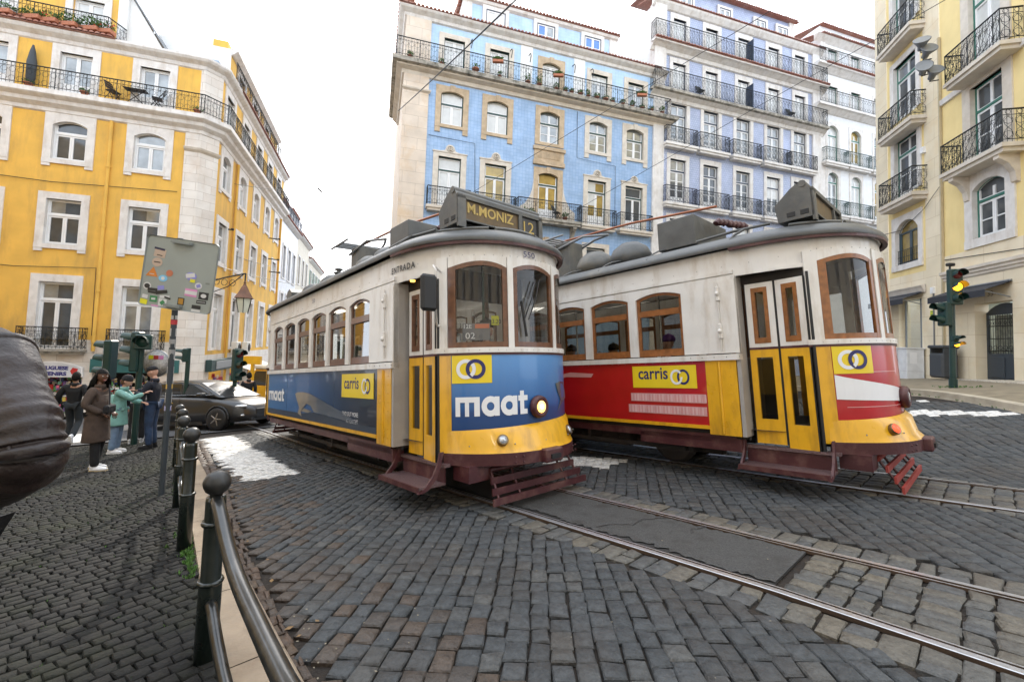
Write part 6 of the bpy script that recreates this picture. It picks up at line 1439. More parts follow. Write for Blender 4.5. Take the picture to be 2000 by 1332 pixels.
vx, vy = -9.15, 16.6; vz = gz(vx, vy)
van = thing('van', 'yellow minivan with a cream roof waiting behind the charcoal hatchback', 'van', (vx, vy, vz), R(-8))
VY = mat('yellow van paint', (.8, .42, .02), .35, coat=.5); VW = mat('cream van paint', (.75, .72, .62), .4)
mb = MB(); prof = [(-.85, .3), (.85, .3), (.88, .9), (.82, 1.15), (-.82, 1.15), (-.88, .9)]
V = [(x, 0, z) for x, z in prof]+[(x*.98, 4.2, z) for x, z in prof]; mb.add(V, [tuple(range(6)), tuple(range(11, 5, -1))]+[(i, (i+1) % 6, 6+(i+1) % 6, 6+i) for i in range(6)], VY)
prof = [(-.82, 1.15), (.82, 1.15), (.72, 1.75), (.55, 1.92), (-.55, 1.92), (-.72, 1.75)]
V = [(x, .03+(z-1.15)*.25, z) for x, z in prof]+[(x, 4.15, z) for x, z in prof]; mb.add(V, [tuple(range(6)), tuple(range(11, 5, -1))]+[(i, (i+1) % 6, 6+(i+1) % 6, 6+i) for i in range(6)], VY)
mb.bbox(-.74, .74, .1, 4.1, 1.78, 1.98, VW, .06); mb.build('body', van)
mb = MB(); mb.add([(-.74, .015, 1.2), (-.04, .015, 1.2), (-.04, .135, 1.72), (-.66, .135, 1.72)], [(0, 1, 2, 3)], CGL); mb.add([(.74, .015, 1.2), (.04, .015, 1.2), (.04, .135, 1.72), (.66, .135, 1.72)], [(0, 1, 2, 3)], CGL)
for sg in (-1, 1): mb.add([(sg*.84, .3, 1.2), (sg*.84, 3.9, 1.2), (sg*.75, 3.9, 1.7), (sg*.75, .45, 1.7)], [(0, 1, 2, 3)], CGL)
mb.build('glass', van)
for sg in (-1, 1):
    mb = MB(); mb.lathe([(.12, 0), (.13, .02), (.1, .04), (0, .06)], HLG, n=18, M=Matrix.Translation((sg*.6, .0, .8)) @ Matrix.Rotation(R(90), 4, 'X')); mb.build('headlight', van)
    for y in (.7, 3.4): mb = MB(); mb.lathe([(.15, -.1), (.3, -.1), (.32, 0), (.3, .1), (.15, .1)], BLACK, n=22, M=Matrix.Translation((sg*.78, y, .32)) @ Matrix.Rotation(R(90), 4, 'Y')); mb.build('wheel', van)
mb = MB(); mb.bbox(-.88, .88, -.1, .02, .35, .5, VW, .03); mb.build('bumper', van)

# ================================================================== street furniture
POSTG = mat('bottle green post enamel', (.006, .011, .009), .28, var=.3, dirt=(.03, .03, .027), dirt_amt=.4, dscale=6, coat=.3, bump=.08, bscale=25)
BALLM = mat('worn graphite ball', (.04, .04, .039), .4, metal=.4, var=.3, scale=18, bump=.1, bscale=40); TUBEM = mat('worn black rail enamel', (.009, .01, .01), .3, metal=.1, var=.3, scale=14, dirt=(.06, .06, .058), dirt_amt=.6, dscale=9, bump=.06, bscale=30, coat=.3)
posts = [(.88, 3.36), (-1.0, 3.28), (-2.6, 3.19), (-4.1, 3.07), (-5.5, 2.98)]
plab = ['nearest ball-topped green bollard, the large one with the thick bent rail', 'second ball-topped bollard, standing on a mossy joint beside the pale kerb', 'third ball-topped bollard, linked by a tube to the second bollard', 'fourth ball-topped bollard, behind the third one beside the kerb', 'smallest and farthest ball-topped bollard, close to the crossing']
def pbase(u, v): p = uv(u, v); return Vector((p.x, p.y, gz(p.x, p.y)+PV))
def bollard():
    t = thing('bollard', plab[0], 'bollard', group='ball-topped bollards along the kerb'); mb = MB()
    mb.lathe([(.052, -.1), (.052, .44), (.05, .45), (.046, .46), (.046, .86), (.044, .88), (.038, .885), (0, .887)], POSTG, n=28)
    mb.build('post', t); mb = MB()
    for z in (.455, .75): mb.lathe([(.045, z-.012), (.056, z-.01), (.06, z), (.056, z+.01), (.045, z+.012)], POSTG, n=28)
    mb.build('collar', t); mb = MB(); mb.lathe([(.028, .88), (.03, .895), (.05, .91), (.061, .935), (.064, .952), (.061, .97), (.048, .992), (.028, 1.006), (0, 1.012)], BALLM, n=30); mb.build('ball', t); return t
b0 = bollard()
for i, (u, v) in enumerate(posts):
    p = pbase(u, v)
    if i == 0: b0.location = p-Vector((0, 0, .07)); b0['label'] = plab[0]
    else: dup(b0, label=plab[i], loc=p)
def tubeobj(name, label, pts, r):
    mb = MB(); P = [Vector(p) for p in pts]
    # Catmull-Rom smoothing
    Q = []
    for i in range(len(P)-1):
        a, b, c, d = P[max(0, i-1)], P[i], P[i+1], P[min(len(P)-1, i+2)]
        for k in range(6):
            t = k/6; Q.append(.5*((2*b)+(c-a)*t+(2*a-5*b+4*c-d)*t*t+(3*b-a-3*c+d)*t**3))
    Q.append(P[-1]); mb.tube(Q, r, TUBEM, n=18); return tag(mb.build(name), label, 'guard rail', 'guard rails between bollards')
def rp(u, v, h): p = pbase(u, v); return p+NN*(h-.08)
tubeobj('guard_rail', 'thick black upper rail bending down from the nearest bollard to the bottom edge', [rp(.9, 3.36, .88), rp(1.04, 3.36, .85), rp(1.3, 3.36, .74), rp(1.56, 3.36, .67), rp(1.95, 3.36, .63), rp(2.24, 3.36, .61), rp(2.6, 3.36, .6), rp(2.75, 3.36, .3), rp(2.76, 3.36, 0)], .031)
tubeobj('guard_rail', 'lower black rail fixed at knee height to the nearest bollard', [rp(.92, 3.36, .36), rp(1.0, 3.36, .355), rp(1.2, 3.36, .27), rp(1.5, 3.36, .2), rp(2.0, 3.36, .18), rp(2.6, 3.36, .17)], .026)
tubeobj('guard_rail', 'upper tube joining the second and third bollards', [rp(-1.05, 3.28, .84), rp(-1.3, 3.27, .72), rp(-2.3, 3.2, .72), rp(-2.55, 3.19, .84)], .028)
tubeobj('guard_rail', 'lower tube joining the second and third bollards', [rp(-1.05, 3.28, .42), rp(-1.3, 3.27, .32), rp(-2.3, 3.2, .32), rp(-2.55, 3.19, .42)], .024)
# sign seen from behind on its stickered pole
sb = at(314, 980, 5.4); sb.z = gz(sb.x, sb.y)+PV; st_ = at(352, 466, 5.4)
sg_ = thing('sign_post', 'grey road sign seen from the back, covered in stickers, on a banded pole', 'sign', (sb.x, sb.y, sb.z))
top = st_-sb; POLE = mat('slate pole paint', (.045, .055, .065), .45, var=.2); PWH = mat('pole white band', (.5, .5, .5), .5, var=.3)
mb = MB(); mb.tube([(0, 0, -.1), top*1.0], .032, POLE, n=14); mb.build('pole', sg_)
mb = MB()
for i, (f0, f1) in enumerate(((.72, .745), (.685, .7), (.62, .65), (.575, .6), (.53, .555), (.475, .5), (.43, .46), (.36, .4))): mb.tube([top*f0, top*f1], .034, PWH, n=14)
for f0, m in ((.665, mat('sticker red', (.5, .04, .05), .5)), (.415, mat('sticker amber', (.55, .35, .08), .5)), (.33, mat('sticker lilac', (.4, .4, .65), .5)), (.55, mat('sticker mid grey', (.3, .3, .3), .5)), (.59, mat('sticker mid grey', (.3, .3, .3), .5))): mb.tube([top*f0, top*(f0+.018)], .035, m, n=14)
mb.build('pole_sticker', sg_)
SIGNB = mat('grey sign back', (.3, .33, .31), .5, metal=.15, var=.06); SIGNE = mat('sign edge', (.22, .24, .23), .5)
c1, c2, c3, c4 = [at(*p, 5.33)-sb for p in ((283, 457), (424, 478), (416, 611), (276, 600))]
ex = (c2-c1).normalized(); W_ = ((c2-c1).length+(c3-c4).length)/2; ez = ((c1-c4)+(c2-c3)).normalized(); ez = (ez-ex*ez.dot(ex)).normalized(); H_ = ((c1-c4).length+(c2-c3).length)/2; ey = ez.cross(ex).normalized()
if ey.y < 0: ey = -ey
ctr = (c1+c2+c3+c4)/4; Ms = Matrix(((ex.x, ey.x, ez.x, ctr.x), (ex.y, ey.y, ez.y, ctr.y), (ex.z, ey.z, ez.z, ctr.z), (0, 0, 0, 1)))
mb = MB(); rr_ = .05; P = []
for cx_, cz_, a0 in ((W_/2-rr_, H_/2-rr_, 0), (-W_/2+rr_, H_/2-rr_, 90), (-W_/2+rr_, -H_/2+rr_, 180), (W_/2-rr_, -H_/2+rr_, 270)):
    for k in range(6): q = R(a0+18*k); P.append((cx_+rr_*math.cos(q), cz_+rr_*math.sin(q)))
mb.prism(P, -.0, .012, SIGNB, M=Ms)
k = len(P); mb.add([(x, -.014, z) for x, z in P]+[(x*.975, -.001, z*.978) for x, z in P]+[(x, .0, z) for x, z in P], [(i, (i+1) % k, k+(i+1) % k, k+i) for i in range(k)]+[(i, (i+1) % k, 2*k+(i+1) % k, 2*k+i) for i in range(k)], SIGNE, M=Ms)
mb.build('sign_panel', sg_)
mb = MB(); mb.box(-.12, .12, -.055, -.005, H_/2-.06, H_/2-.03, SIGNE, M=Ms); mb.build('clamp', sg_); mb = MB(); mb.box(-.1, .1, -.055, -.005, -H_/2+.03, -H_/2+.06, SIGNE, M=Ms); mb.build('clamp', sg_)
mb = MB()
def stc(x, z, w_, h_, m, rot=0, round_=False, y=-.003):
    """sticker at fractional position on the panel"""
    cx_, cz_ = (x-.5)*W_, (.5-z)*H_
    if round_: V = [(cx_+w_/2*math.cos(2*math.pi*i/16), y, cz_+h_/2*math.sin(2*math.pi*i/16)) for i in range(16)]
    else:
        c_, s_ = math.cos(rot), math.sin(rot); V = [(cx_+a*c_-b*s_, y, cz_+a*s_+b*c_) for a, b in ((-w_/2, -h_/2), (w_/2, -h_/2), (w_/2, h_/2), (-w_/2, h_/2))]
    mb.add(V, [tuple(range(len(V)))], m, M=Ms)
def S(n, c): return mat('sticker '+n, c, .45, var=.1)
s_or, s_bl, s_bk, s_wh, s_pk, s_ye, s_gn, s_sk, s_vi, s_br = S('orange', (.6, .2, .03)), S('sky', (.2, .5, .75)), S('black', (.02, .02, .02)), S('white', (.6, .6, .6)), S('pink', (.65, .25, .5)), S('lemon', (.7, .65, .02)), S('green', (.04, .22, .08)), S('cream', (.5, .38, .3)), S('violet', (.25, .25, .6)), S('ochre', (.4, .2, .02))
stc(.2, .24, .14, .1, s_sk, -.1); stc(.19, .18, .13, .025, S('dark blue', (.02, .02, .06)), -.1, y=-.0045); stc(.18, .37, .13, .11, s_sk, 0, True); stc(.18, .37, .08, .012, s_bk, 0, y=-.0045); stc(.2, .27, .07, .01, s_bk, -.1, y=-.0045)
cx_, cz_ = (.13-.5)*W_, (.5-.52)*H_; mb.add([(cx_-.075, -.003, cz_-.05), (cx_+.075, -.003, cz_-.05), (cx_+.01, -.003, cz_+.07)], [(0, 1, 2)], s_or, M=Ms); stc(.13, .545, .06, .008, s_wh, 0, y=-.0045)
stc(.37, .5, .085, .08, S('coral', (.5, .16, .08)), 0, True); stc(.29, .585, .11, .08, s_bl, 0, True); stc(.29, .585, .045, .045, s_wh, 0, True, y=-.0045)
stc(.09, .72, .1, .09, s_wh, 0, True); stc(.09, .72, .07, .06, s_bk, 0, True, y=-.0045); stc(.17, .76, .12, .035, s_bk, .02, y=-.005); stc(.18, .8, .12, .025, s_bk, .0, y=-.005); stc(.3, .78, .14, .04, s_bk, .25, y=-.006); stc(.28, .72, .08, .05, s_vi, .2); stc(.35, .84, .12, .035, s_wh, .1); stc(.39, .85, .08, .02, s_bk, -.2, y=-.0045)
stc(.08, .87, .07, .045, s_wh, -.1); stc(.2, .89, .09, .075, s_gn, .0); stc(.2, .89, .05, .025, s_wh, .1, y=-.0045); stc(.07, .945, .09, .06, s_ye, -.1); stc(.33, .925, .1, .09, s_wh); stc(.33, .925, .055, .045, s_gn, .78, y=-.0045); stc(.23, .985, .09, .02, s_pk, .02)
stc(.67, .5, .14, .1, s_vi, .2, True); stc(.66, .49, .11, .05, s_wh, .25, y=-.0045); stc(.7, .56, .06, .04, s_ye, -.05, y=-.005); stc(.79, .62, .09, .08, s_wh, 0, True); stc(.79, .62, .05, .04, s_vi, .4, y=-.0045)
stc(.7, .73, .15, .09, s_pk, -.02); stc(.7, .73, .15, .045, s_wh, -.02, y=-.0045); stc(.88, .75, .12, .09, s_bk); stc(.88, .75, .07, .05, s_wh, 0, True, y=-.0045); stc(.58, .87, .08, .09, s_bk); stc(.58, .87, .06, .07, s_br, y=-.0045); stc(.86, .84, .12, .04, s_bk, .04); stc(.86, .84, .1, .006, s_wh, .04, y=-.0045); stc(.8, .92, .11, .045, s_bk); stc(.8, .97, .11, .03, s_wh); stc(.91, .57, .05, .02, S('faint grey', (.2, .22, .2)))
mb.build('sticker', sg_)
# traffic lights
TLG = mat('traffic light green', (.006, .035, .03), .4, var=.15, coat=.2); AMBER = mat('lit amber lens', (1, .5, .05), .4, emit=(1, .38, .01), estr=4); DULLR = mat('unlit red lens', (.12, .01, .01), .3); DULLG = mat('unlit green lens', (.01, .04, .03), .3)
def signal_head(t, M, n=3, lit=None, w_=.28, name='signal_head'):
    """stack of n lamps facing local -Y"""
    mb = MB(); h = .3*n*w_/.28; mb.bbox(-w_/2, w_/2, 0, .16, 0, h, TLG, .025, M=M)
    for i in range(n):
        zc = h*(i+.5)/n; r = w_*.37; V = []; F = []
        for k in range(13):
            q = R(-20+220*k/12); V += [(r*1.12*math.cos(q), -.005, zc+r*1.12*math.sin(q)), (r*1.12*math.cos(q), -.2 if k not in (0, 12) else -.06, zc+r*1.12*math.sin(q)+.01)]
        mb.add(V, [(2*k, 2*k+1, 2*k+3, 2*k+2) for k in range(12)], TLG, M=M)
    hd_ = mb.build(name, t); cols = [DULLG, DULLG if n == 2 else mat('unlit amber lens', (.1, .05, .01), .3), DULLR]
    for i in range(n):
        zc = h*(i+.5)/n; g = MB(); g.lathe([(w_*.37, 0), (w_*.34, .02), (0, .03)], AMBER if lit == i else cols[min(i, 2)], n=20, M=M @ Matrix.Translation((0, -.002, zc)) @ Matrix.Rotation(R(90), 4, 'X')); g.build('lens', hd_)
    return hd_
tx, ty = 11.09, 10.94; tz = gz(tx, ty)+.02
tl = thing('traffic_light', 'green traffic light with a lit amber lamp on the right-hand pavement', 'traffic light', (tx, ty, tz))
mb = MB(); mb.tube([(0, 0, -.1), (0, 0, .3)], .085, TLG, n=18); mb.lathe([(.16, 0), (.12, .03), (.085, .05)], TLG, n=18); mb.tube([(0, 0, .3), (0, 0, 2.25)], .062, TLG, n=18); mb.build('pole', tl)
fc = Matrix.Rotation(R(-12), 4, 'Z')
signal_head(tl, Matrix.Translation((.0, 0, 2.15)) @ fc @ Matrix.Translation((.02, -.16, 0)), 3, lit=1)
signal_head(tl, Matrix.Translation((-.03, 0, 1.62)) @ Matrix.Rotation(R(-95), 4, 'Z') @ Matrix.Translation((-.02, -.2, 0)), 2)
signal_head(tl, Matrix.Translation((0, 0, 1.08)) @ fc @ Matrix.Translation((.02, -.11, 0)), 1, lit=0, w_=.15); signal_head(tl, Matrix.Translation((0, 0, 1.24)) @ fc @ Matrix.Translation((.02, -.11, 0)), 1, w_=.14); 
mb = MB(); mb.tube([(-.03, 0, 3.05), (-.03, 0, 3.16)], .02, BLACK, n=8); mb.bbox(-.1, .07, -.06, .06, 3.14, 3.22, BLACK, .02); mb.build('sensor', tl)
def tl_group(name, label, px, py, Z, zb, heads, lbl2=None):
    p = at(px, py, Z); g = gz(p.x, p.y)+zb
    t = thing('traffic_light', label, 'traffic light', (p.x, p.y, g)); H = p.z-g
    mb = MB(); mb.tube([(0, 0, -.2), (0, 0, H)], .06, TLG, n=14); mb.build('pole', t)
    for (dx, dz, rot, n, w__) in heads: signal_head(t, Matrix.Translation((dx, 0, H+dz)) @ Matrix.Rotation(R(rot), 4, 'Z') @ Matrix.Translation((0, -.14, 0)), n, w_=w__)
    return t
tl_group('a', 'cluster of green traffic signals on one pole just behind the man in the cap', 278, 655, 9.9, PV, [(-.02, -.02-.8, -75, 3, .28), (.06, -.32, 25, 1, .32), (-.62, -1.0, -80, 3, .27)])
tl_group('b', 'small two-lamp green signal on a thin pole in front of the pale corner stonework', 369, 680, 13.2, 0, [(0, -.42, -70, 2, .19)])
tl_group('c', 'tall green traffic signal beside the yellow pole near the air conditioners', 463, 680, 14.2, 0, [(0, -1.05, 70, 3, .32)])
cm = thing('convex_mirror', 'round grey framed sign with red lettering behind the striped pole', 'sign', at(305, 710, 10.2))
mb = MB(); mb.lathe([(0, 0), (.32, 0), (.32, -.02), (0, -.02)], GREY, n=30, M=Matrix.Rotation(R(90), 4, 'X')); mb.lathe([(.29, .004), (0, .005)], mat('pale dotted face', (.5, .48, .46), .5, var=.4, scale=30), n=30, M=Matrix.Rotation(R(90), 4, 'X')); mb.tube([(0, .02, -.3), (0, .02, -2.2)], .03, TLG, n=8)
for i, m in enumerate((s_ye, S('scarlet', (.5, .05, .04)), s_pk)): mb.box(-.18+.12*i, -.07+.12*i, -.014, -.008, .1, .19, m)
mb.build('face', cm)
yp = thing('yellow_pole', 'yellow framed bus stop pole beside the awning', 'post', at(490, 770, 16)); yp.location.z = gz(yp.location.x, yp.location.y)
mb = MB(); mb.box(-.05, .05, -.05, .05, 0, 2.3, VY); mb.box(-.5, .3, -.06, .06, 2.0, 2.3, VY); mb.build('frame', yp)
# wall lantern on the corner
lp = at(478, 560, 16.5); ln = thing('wall_lantern', 'old street lantern with a copper hood hanging from a scrolled iron bracket', 'lantern', lp)
LG = mat('milky lantern glass', (.65, .66, .55), .3); COP = mat('weathered copper', (.16, .08, .05), .5, metal=.5, var=.4)
mb = MB(); mb.lathe([(.0, .12), (.05, .1), (.07, .04), (.1, .0), (.2, -.2), (.34, -.42), (.36, -.44), (.3, -.46)], COP, n=6, smooth=False); mb.lathe([(.03, .2), (.05, .14), (.02, .1)], COP, n=8); h_ = mb.build('hood', ln)
mb = MB(); mb.lathe([(.27, -.46), (.17, -.98), (0, -.98)], LG, n=6, smooth=False); mb.build('glass', ln)
mb = MB()
for k in range(6): q = 2*math.pi*k/6; mb.bar((.28*math.cos(q), .28*math.sin(q), -.46), (.175*math.cos(q), .175*math.sin(q), -.99), .016, IRON)
mb.tube([(0, 0, .15), (0, 0, .5)], .025, IRON, n=6); a = at(400, 553, 17.6)-lp; mb.tube([(0, 0, .5), a*.5+Vector((0, 0, .28)), a], .028, IRON, n=6)
mb.tube([(-.05, 0, .48), a*.4+Vector((0, 0, -.05)), a+Vector((0, 0, -.5))], .018, IRON, n=6)
for f in (.3, .5, .7, .85): p = a*f+Vector((0, 0, .1)); mb.ring(p, .12, .012, IRON)
mb.build('bracket', ln)
# air conditioners
ac = thing('air_conditioner', 'left one of two white air conditioner boxes above the awning', 'air conditioner', group='air conditioners on the ochre side wall')
ACW = mat('white casing', (.65, .65, .62), .5, dirt=(.4, .36, .3), dirt_amt=.4)
mb = MB(); mb.bbox(-.42, .42, -.4, -.1, 0, .7, ACW, .02); mb.box(-.35, -.3, -.1, .1, .1, .15, IRON); mb.build('casing', ac)
mb = MB(); 
for r_ in (.08, .16, .24): mb.ring((.08, -.41, .35), r_, .012, IRON, n=18)
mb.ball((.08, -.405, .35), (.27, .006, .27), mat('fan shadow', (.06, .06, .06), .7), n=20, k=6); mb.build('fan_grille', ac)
MF2 = yb.matrix_world @ Matrix.Translation((P2[0], P2[1], 0)) @ Matrix.Rotation(R(90), 4, 'Z')
ac.matrix_world = MF2 @ Matrix.Translation((4.2, 0, .35)); dup(ac, M=MF2 @ Matrix.Translation((6.3, 0, .32)), label='right one of two white air conditioner boxes above the awning')
aw = thing('awning', 'pale striped shop awning on the side street below the air conditioners', 'awning', M=MF2 @ Matrix.Translation((5, 0, -.9)))
mb = MB(); mb.add([(-.9, 0, .7), (5, 0, .7), (5, -1.2, .25), (-.9, -1.2, .25), (-.9, -1.2, .0), (5, -1.2, .0), (-.9, 0, .66), (5, 0, .66)], [(0, 1, 2, 3), (3, 2, 5, 4), (6, 7, 2, 3)], mat('awning canvas', (.6, .58, .52), .8)); mb.build('canvas', aw)
dk = mat('side shop fascia', (.02, .05, .05), .6)
fa = thing('shop_fascia', 'dark teal shop sign band round the corner of the ochre building', 'shop sign', M=MF2 @ Matrix.Translation((.2, 0, -.45))); mb = MB(); mb.bbox(0, 3.6, -.3, -.02, 0, .6, dk, .02); mb.bbox(.6, 3.2, -.33, -.3, .1, .5, GREY, .01); mb.build('board', fa)
goods = MB(); rr = random.Random(9)
for i in range(160):
    x = rr.uniform(.9, 10.5); z = rr.uniform(-3, -.6); s = rr.uniform(.1, .25); goods.box(x, x+s, .1, .15+rr.random()*.3, z, z+s*1.3, rr.choice(SHOPCOL))
gd = goods.build('merchandise', yb); gd.location = (P2[0], P2[1], 0); gd.rotation_euler = (0, 0, R(90)); tag(gd, kind='stuff')
# far pedestrian by the yellow pole
L = gloc(489, 15.6, 0); person('distant pedestrian in dark clothes beside the yellow bus stop pole', L, R(30), 1.7, {}, SKIN_M, BLACKCL, GREYCL, BLACKCL, hair=HAIRB)
# right-hand side: cabinet, bin, awnings, floodlights
MR = rb.matrix_world; zR = lambda s: gz(*(MR @ Vector((s, -.6, 0))).to_2d())
cb = thing('utility_cabinet', 'white electricity cabinet against the cream wall', 'cabinet', M=MR @ Matrix.Translation((-4.1, -.36, .58)))
CABW = mat('white cabinet enamel', (.7, .71, .72), .45, dirt=(.5, .5, .48), dirt_amt=.3); mb = MB(); mb.bbox(-.75, .42, -.3, .3, 0, 1.25, CABW, .015); mb.box(-.78, .45, -.33, .33, 1.25, 1.3, CABW); mb.box(-.16, -.15, -.305, -.3, .02, 1.22, GREY); mb.box(-.75, .42, -.303, -.3, .34, .345, GREY); mb.box(.42, .423, -.28, .28, .34, .345, GREY)
mb.box(.421, .424, -.2, .05, .65, 1.1, WHITE); mb.build('casing', cb); mb = MB(); 
for i in range(4): mb.box(-.62+.1*i, -.55+.1*i, -.308, -.302, .9, 1.02, [s_pk, s_bl, s_gn, s_vi][i])
mb.box(-.65, -.2, -.306, -.3, .6, 1.1, WHITE); mb.build('notice', cb)
bn = thing('litter_bin', 'dark grey street litter bin with a hooded top behind the traffic light', 'bin', M=MR @ Matrix.Translation((-1.95, -.45, .72)))
BING = mat('bin charcoal', (.05, .055, .06), .5); mb = MB(); mb.bbox(-.4, .32, -.25, .25, .05, .95, BING, .06); mb.build('body', bn); mb = MB(); mb.bbox(-.43, .35, -.28, .28, 1.12, 1.24, BING, .04); mb.box(-.4, -.34, -.2, .2, .9, 1.15, BING); mb.box(.26, .32, -.2, .2, .9, 1.15, BING); mb.build('hood', bn)
AWB = mat('charcoal awning cloth', (.03, .032, .04), .7)
for lbl, x0, x1, z in (('charcoal shop awning with faded white script above the traffic light', -2.3, .35, 4.0), ('charcoal awning over the lit shop window at the tram end', -6.3, -3.75, 4.15)):
    t = thing('awning', lbl, 'awning', M=MR @ Matrix.Translation((0, -.03, z))); mb = MB(); mb.add([(x0, 0, 0), (x1, 0, 0), (x1, -.7, -.28), (x0, -.7, -.28), (x1, -.7, -.5), (x0, -.7, -.5), (x1, 0, -.04), (x0, 0, -.04)], [(0, 1, 2, 3), (3, 2, 4, 5), (6, 7, 3, 2)], AWB); mb.build('canvas', t)
    mb = MB(); mb.tube([(x0, -.02, .02), (x1, -.02, .02)], .04, GREY, n=8)
    for x in (x0+.06, x1-.06): mb.tube([(x, -.02, -.5), (x, -.68, -.32)], .02, GREY, n=6)
    mb.build('arm', t)
mb = MB(); mb.box(-3.2, -3.05, -.12, -.03, 4.0, 4.25, WHITE); mb.box(-3.14, -3.1, -.07, -.03, .8, 4.0, GREY); mb.box(-2.62, -2.55, -.1, -.02, .8, 14, mat('wall cable', (.5, .42, .28), .7)); mb.tube([(-6.9, -.05, 7.2), (-5, -.08, 7.0), (-3.5, -.09, 7.5), (-2.6, -.09, 8.1)], .012, IRON, n=4); mb.box(-3.62, -3.45, -.14, -.03, 9.8, 10.05, WHITE); mb.build('wall_box', rb)
mb = MB(); mb.box(-3.35, -3.12, -.035, -.031, 3.0, 3.35, s_ye)
for z_ in (3.05, 3.2, 3.3): mb.box(-3.33, -3.14, -.04, -.035, z_-.02, z_+.01, s_gn)
mb.build('wall_sticker', rb)
fl_ = thing('floodlight', 'x', 'floodlight', group='floodlights on the primrose wall')
mb = MB(); mb.lathe([(.1, -.3), (.12, -.28), (.13, -.12), (.28, .1), (.3, .13), (.3, .16), (.27, .16)], GREY, n=22); mb.build('housing', fl_)
LENS = mat('pale floodlight glass', (.4, .52, .5), .15, metal=.2); LENO = mat('amber floodlight glass', (.5, .22, .06), .3); LENY = mat('straw floodlight glass', (.55, .48, .25), .3)
mb = MB(); mb.lathe([(.27, .13), (.2, .15), (0, .16)], LENS, n=22); mb.build('lens', fl_)
mb = MB(); mb.tube([(0, 0, -.25), (.0, 0, -.4), (.35, .1, -.45)], .025, IRON, n=6); mb.build('bracket', fl_)
fpos = [((1800, 85), 'upper left floodlight with an orange lens on the primrose wall', LENO, (-.45, -.6, .62)), ((1812, 78+22), 'upper right floodlight with a pale lens, tilted to the sky', LENS, (-.25, -.8, .45)), ((1804, 134), 'lower left floodlight with a pale blue lens on the primrose wall', LENS, (-.5, -.75, .35)), ((1824, 142), 'lower right floodlight with a straw yellow lens on the primrose wall', LENY, (-.3, -.8, .5))]
for i, ((px, py), lb, lm, d) in enumerate(fpos):
    p = at(px, py, 15.9); q = Vector(d).to_track_quat('Z', 'Y').to_matrix().to_4x4(); Mf = Matrix.Translation(p) @ q @ Matrix.Scale(.85, 4)
    if i == 0: fl_.matrix_world = Mf; fl_['label'] = lb; o = fl_
    else: o = dup(fl_, M=Mf, label=lb)
    for c in [c for c in C.objects if c.parent == o and c.name.startswith('lens')]:
        if lm is not LENS: c.data = c.data.copy(); c.data.materials[0] = lm
# balcony pots and furniture
RG = random.Random(11)
glabel = {}
MBL = bl.matrix_world
plist = [(-11.7, .13, .3, 'at the left corner'), (-10.0, .12, .25, 'below the first attic door'), (-8.1, .2, .3, 'wide, right of the first attic door'), (-6.7, .12, .3, 'in front of the second attic door'), (-5.0, .16, .55, 'tall, left of the white pilaster'), (-4.3, .15, .75, 'tallest, beside the arched attic door'), (-3.2, .14, .35, 'before the arched attic door'), (-2.6, .12, .2, 'just right of the arched attic door'), (-2.2, .13, .2, 'small, left of the second pilaster'), (-1.6, .15, .25, 'before the right white pilaster'), (-1.1, .13, .5, 'yellow leaved, right of the right pilaster'), (-.5, .15, .3, 'left of the fourth attic door'), (.1, .17, .2, 'broad, before the fourth attic door'), (.6, .13, .25, 'right edge of the fourth attic door'), (1.3, .13, .3, 'between the fourth and fifth attic doors'), (2.0, .12, .4, 'left of the fifth attic door'), (2.7, .14, .2, 'under the fifth attic door'), (3.4, .14, .2, 'near the right end of the ledge'), (4.2, .14, .45, 'last one at the right end of the ledge')]
for i, (x, s, g_, lb) in enumerate(plist):
    pot('flower_pot', 'pot on the long blue building balcony, '+lb, MBL @ Vector((x, -.42, 16.54)), s, s*1.2, g_, 'pots on the long balcony of the blue building', seed=i)
for i, (x, lb) in enumerate(((-4.9, 'left'), (-4.5, 'middle'), (-2.4, 'right'))): pot('flower_pot', 'potted plant at the %s of the curved central balcony' % lb, MBL @ Vector((x, -.4, 8.82)), .15, .2, .35, 'pots on the central balcony of the blue building', seed=40+i)
for i, (x, lb, z) in enumerate(((-6.9, 'left', 17.0), (-3.2, 'middle', 17.0), (2.5, 'right', 17.0))): pot('flower_pot', '%s window box hooked on the long balcony rail of the blue building' % lb, MBL @ Vector((x, -.7, z+.25)), .17, .16, .2, 'window boxes on the balcony rail', long=True, seed=50+i)
MYB = yb.matrix_world
for i, (x, g_, fl, lb) in enumerate(((-7.2, .5, False, 'bushy green plants at the far left'), (-6.2, .45, False, 'grassy plants beside the red flowers'), (-5.6, .5, True, 'plants with red flowers'), (-4.9, .7, False, 'tall ferny plants before the blind'), (-4.1, .75, False, 'dense ferns under the blind'), (-3.6, .6, True, 'ferns with a big red bloom, rightmost'))):
    pot('planter', 'long planter on the top ochre balcony, '+lb, MYB @ Vector((x, -.15, 15.2)), .3, .2, g_, 'planters on the top ochre balcony', long=True, fl=fl, seed=60+i)
for i, (x, lb) in enumerate(((-5.9, 'left'), (-3.9, 'middle'), (.5, 'right, at the corner'))): pot('flower_pot', 'low pot on the ochre building ledge, %s' % lb, MYB @ Vector((x, -.38, 12.09)), .16, .15, .15, 'pots on the ochre ledge', seed=70+i)
CHAIRB = mat('dark folding chair', (.03, .022, .02), .6)
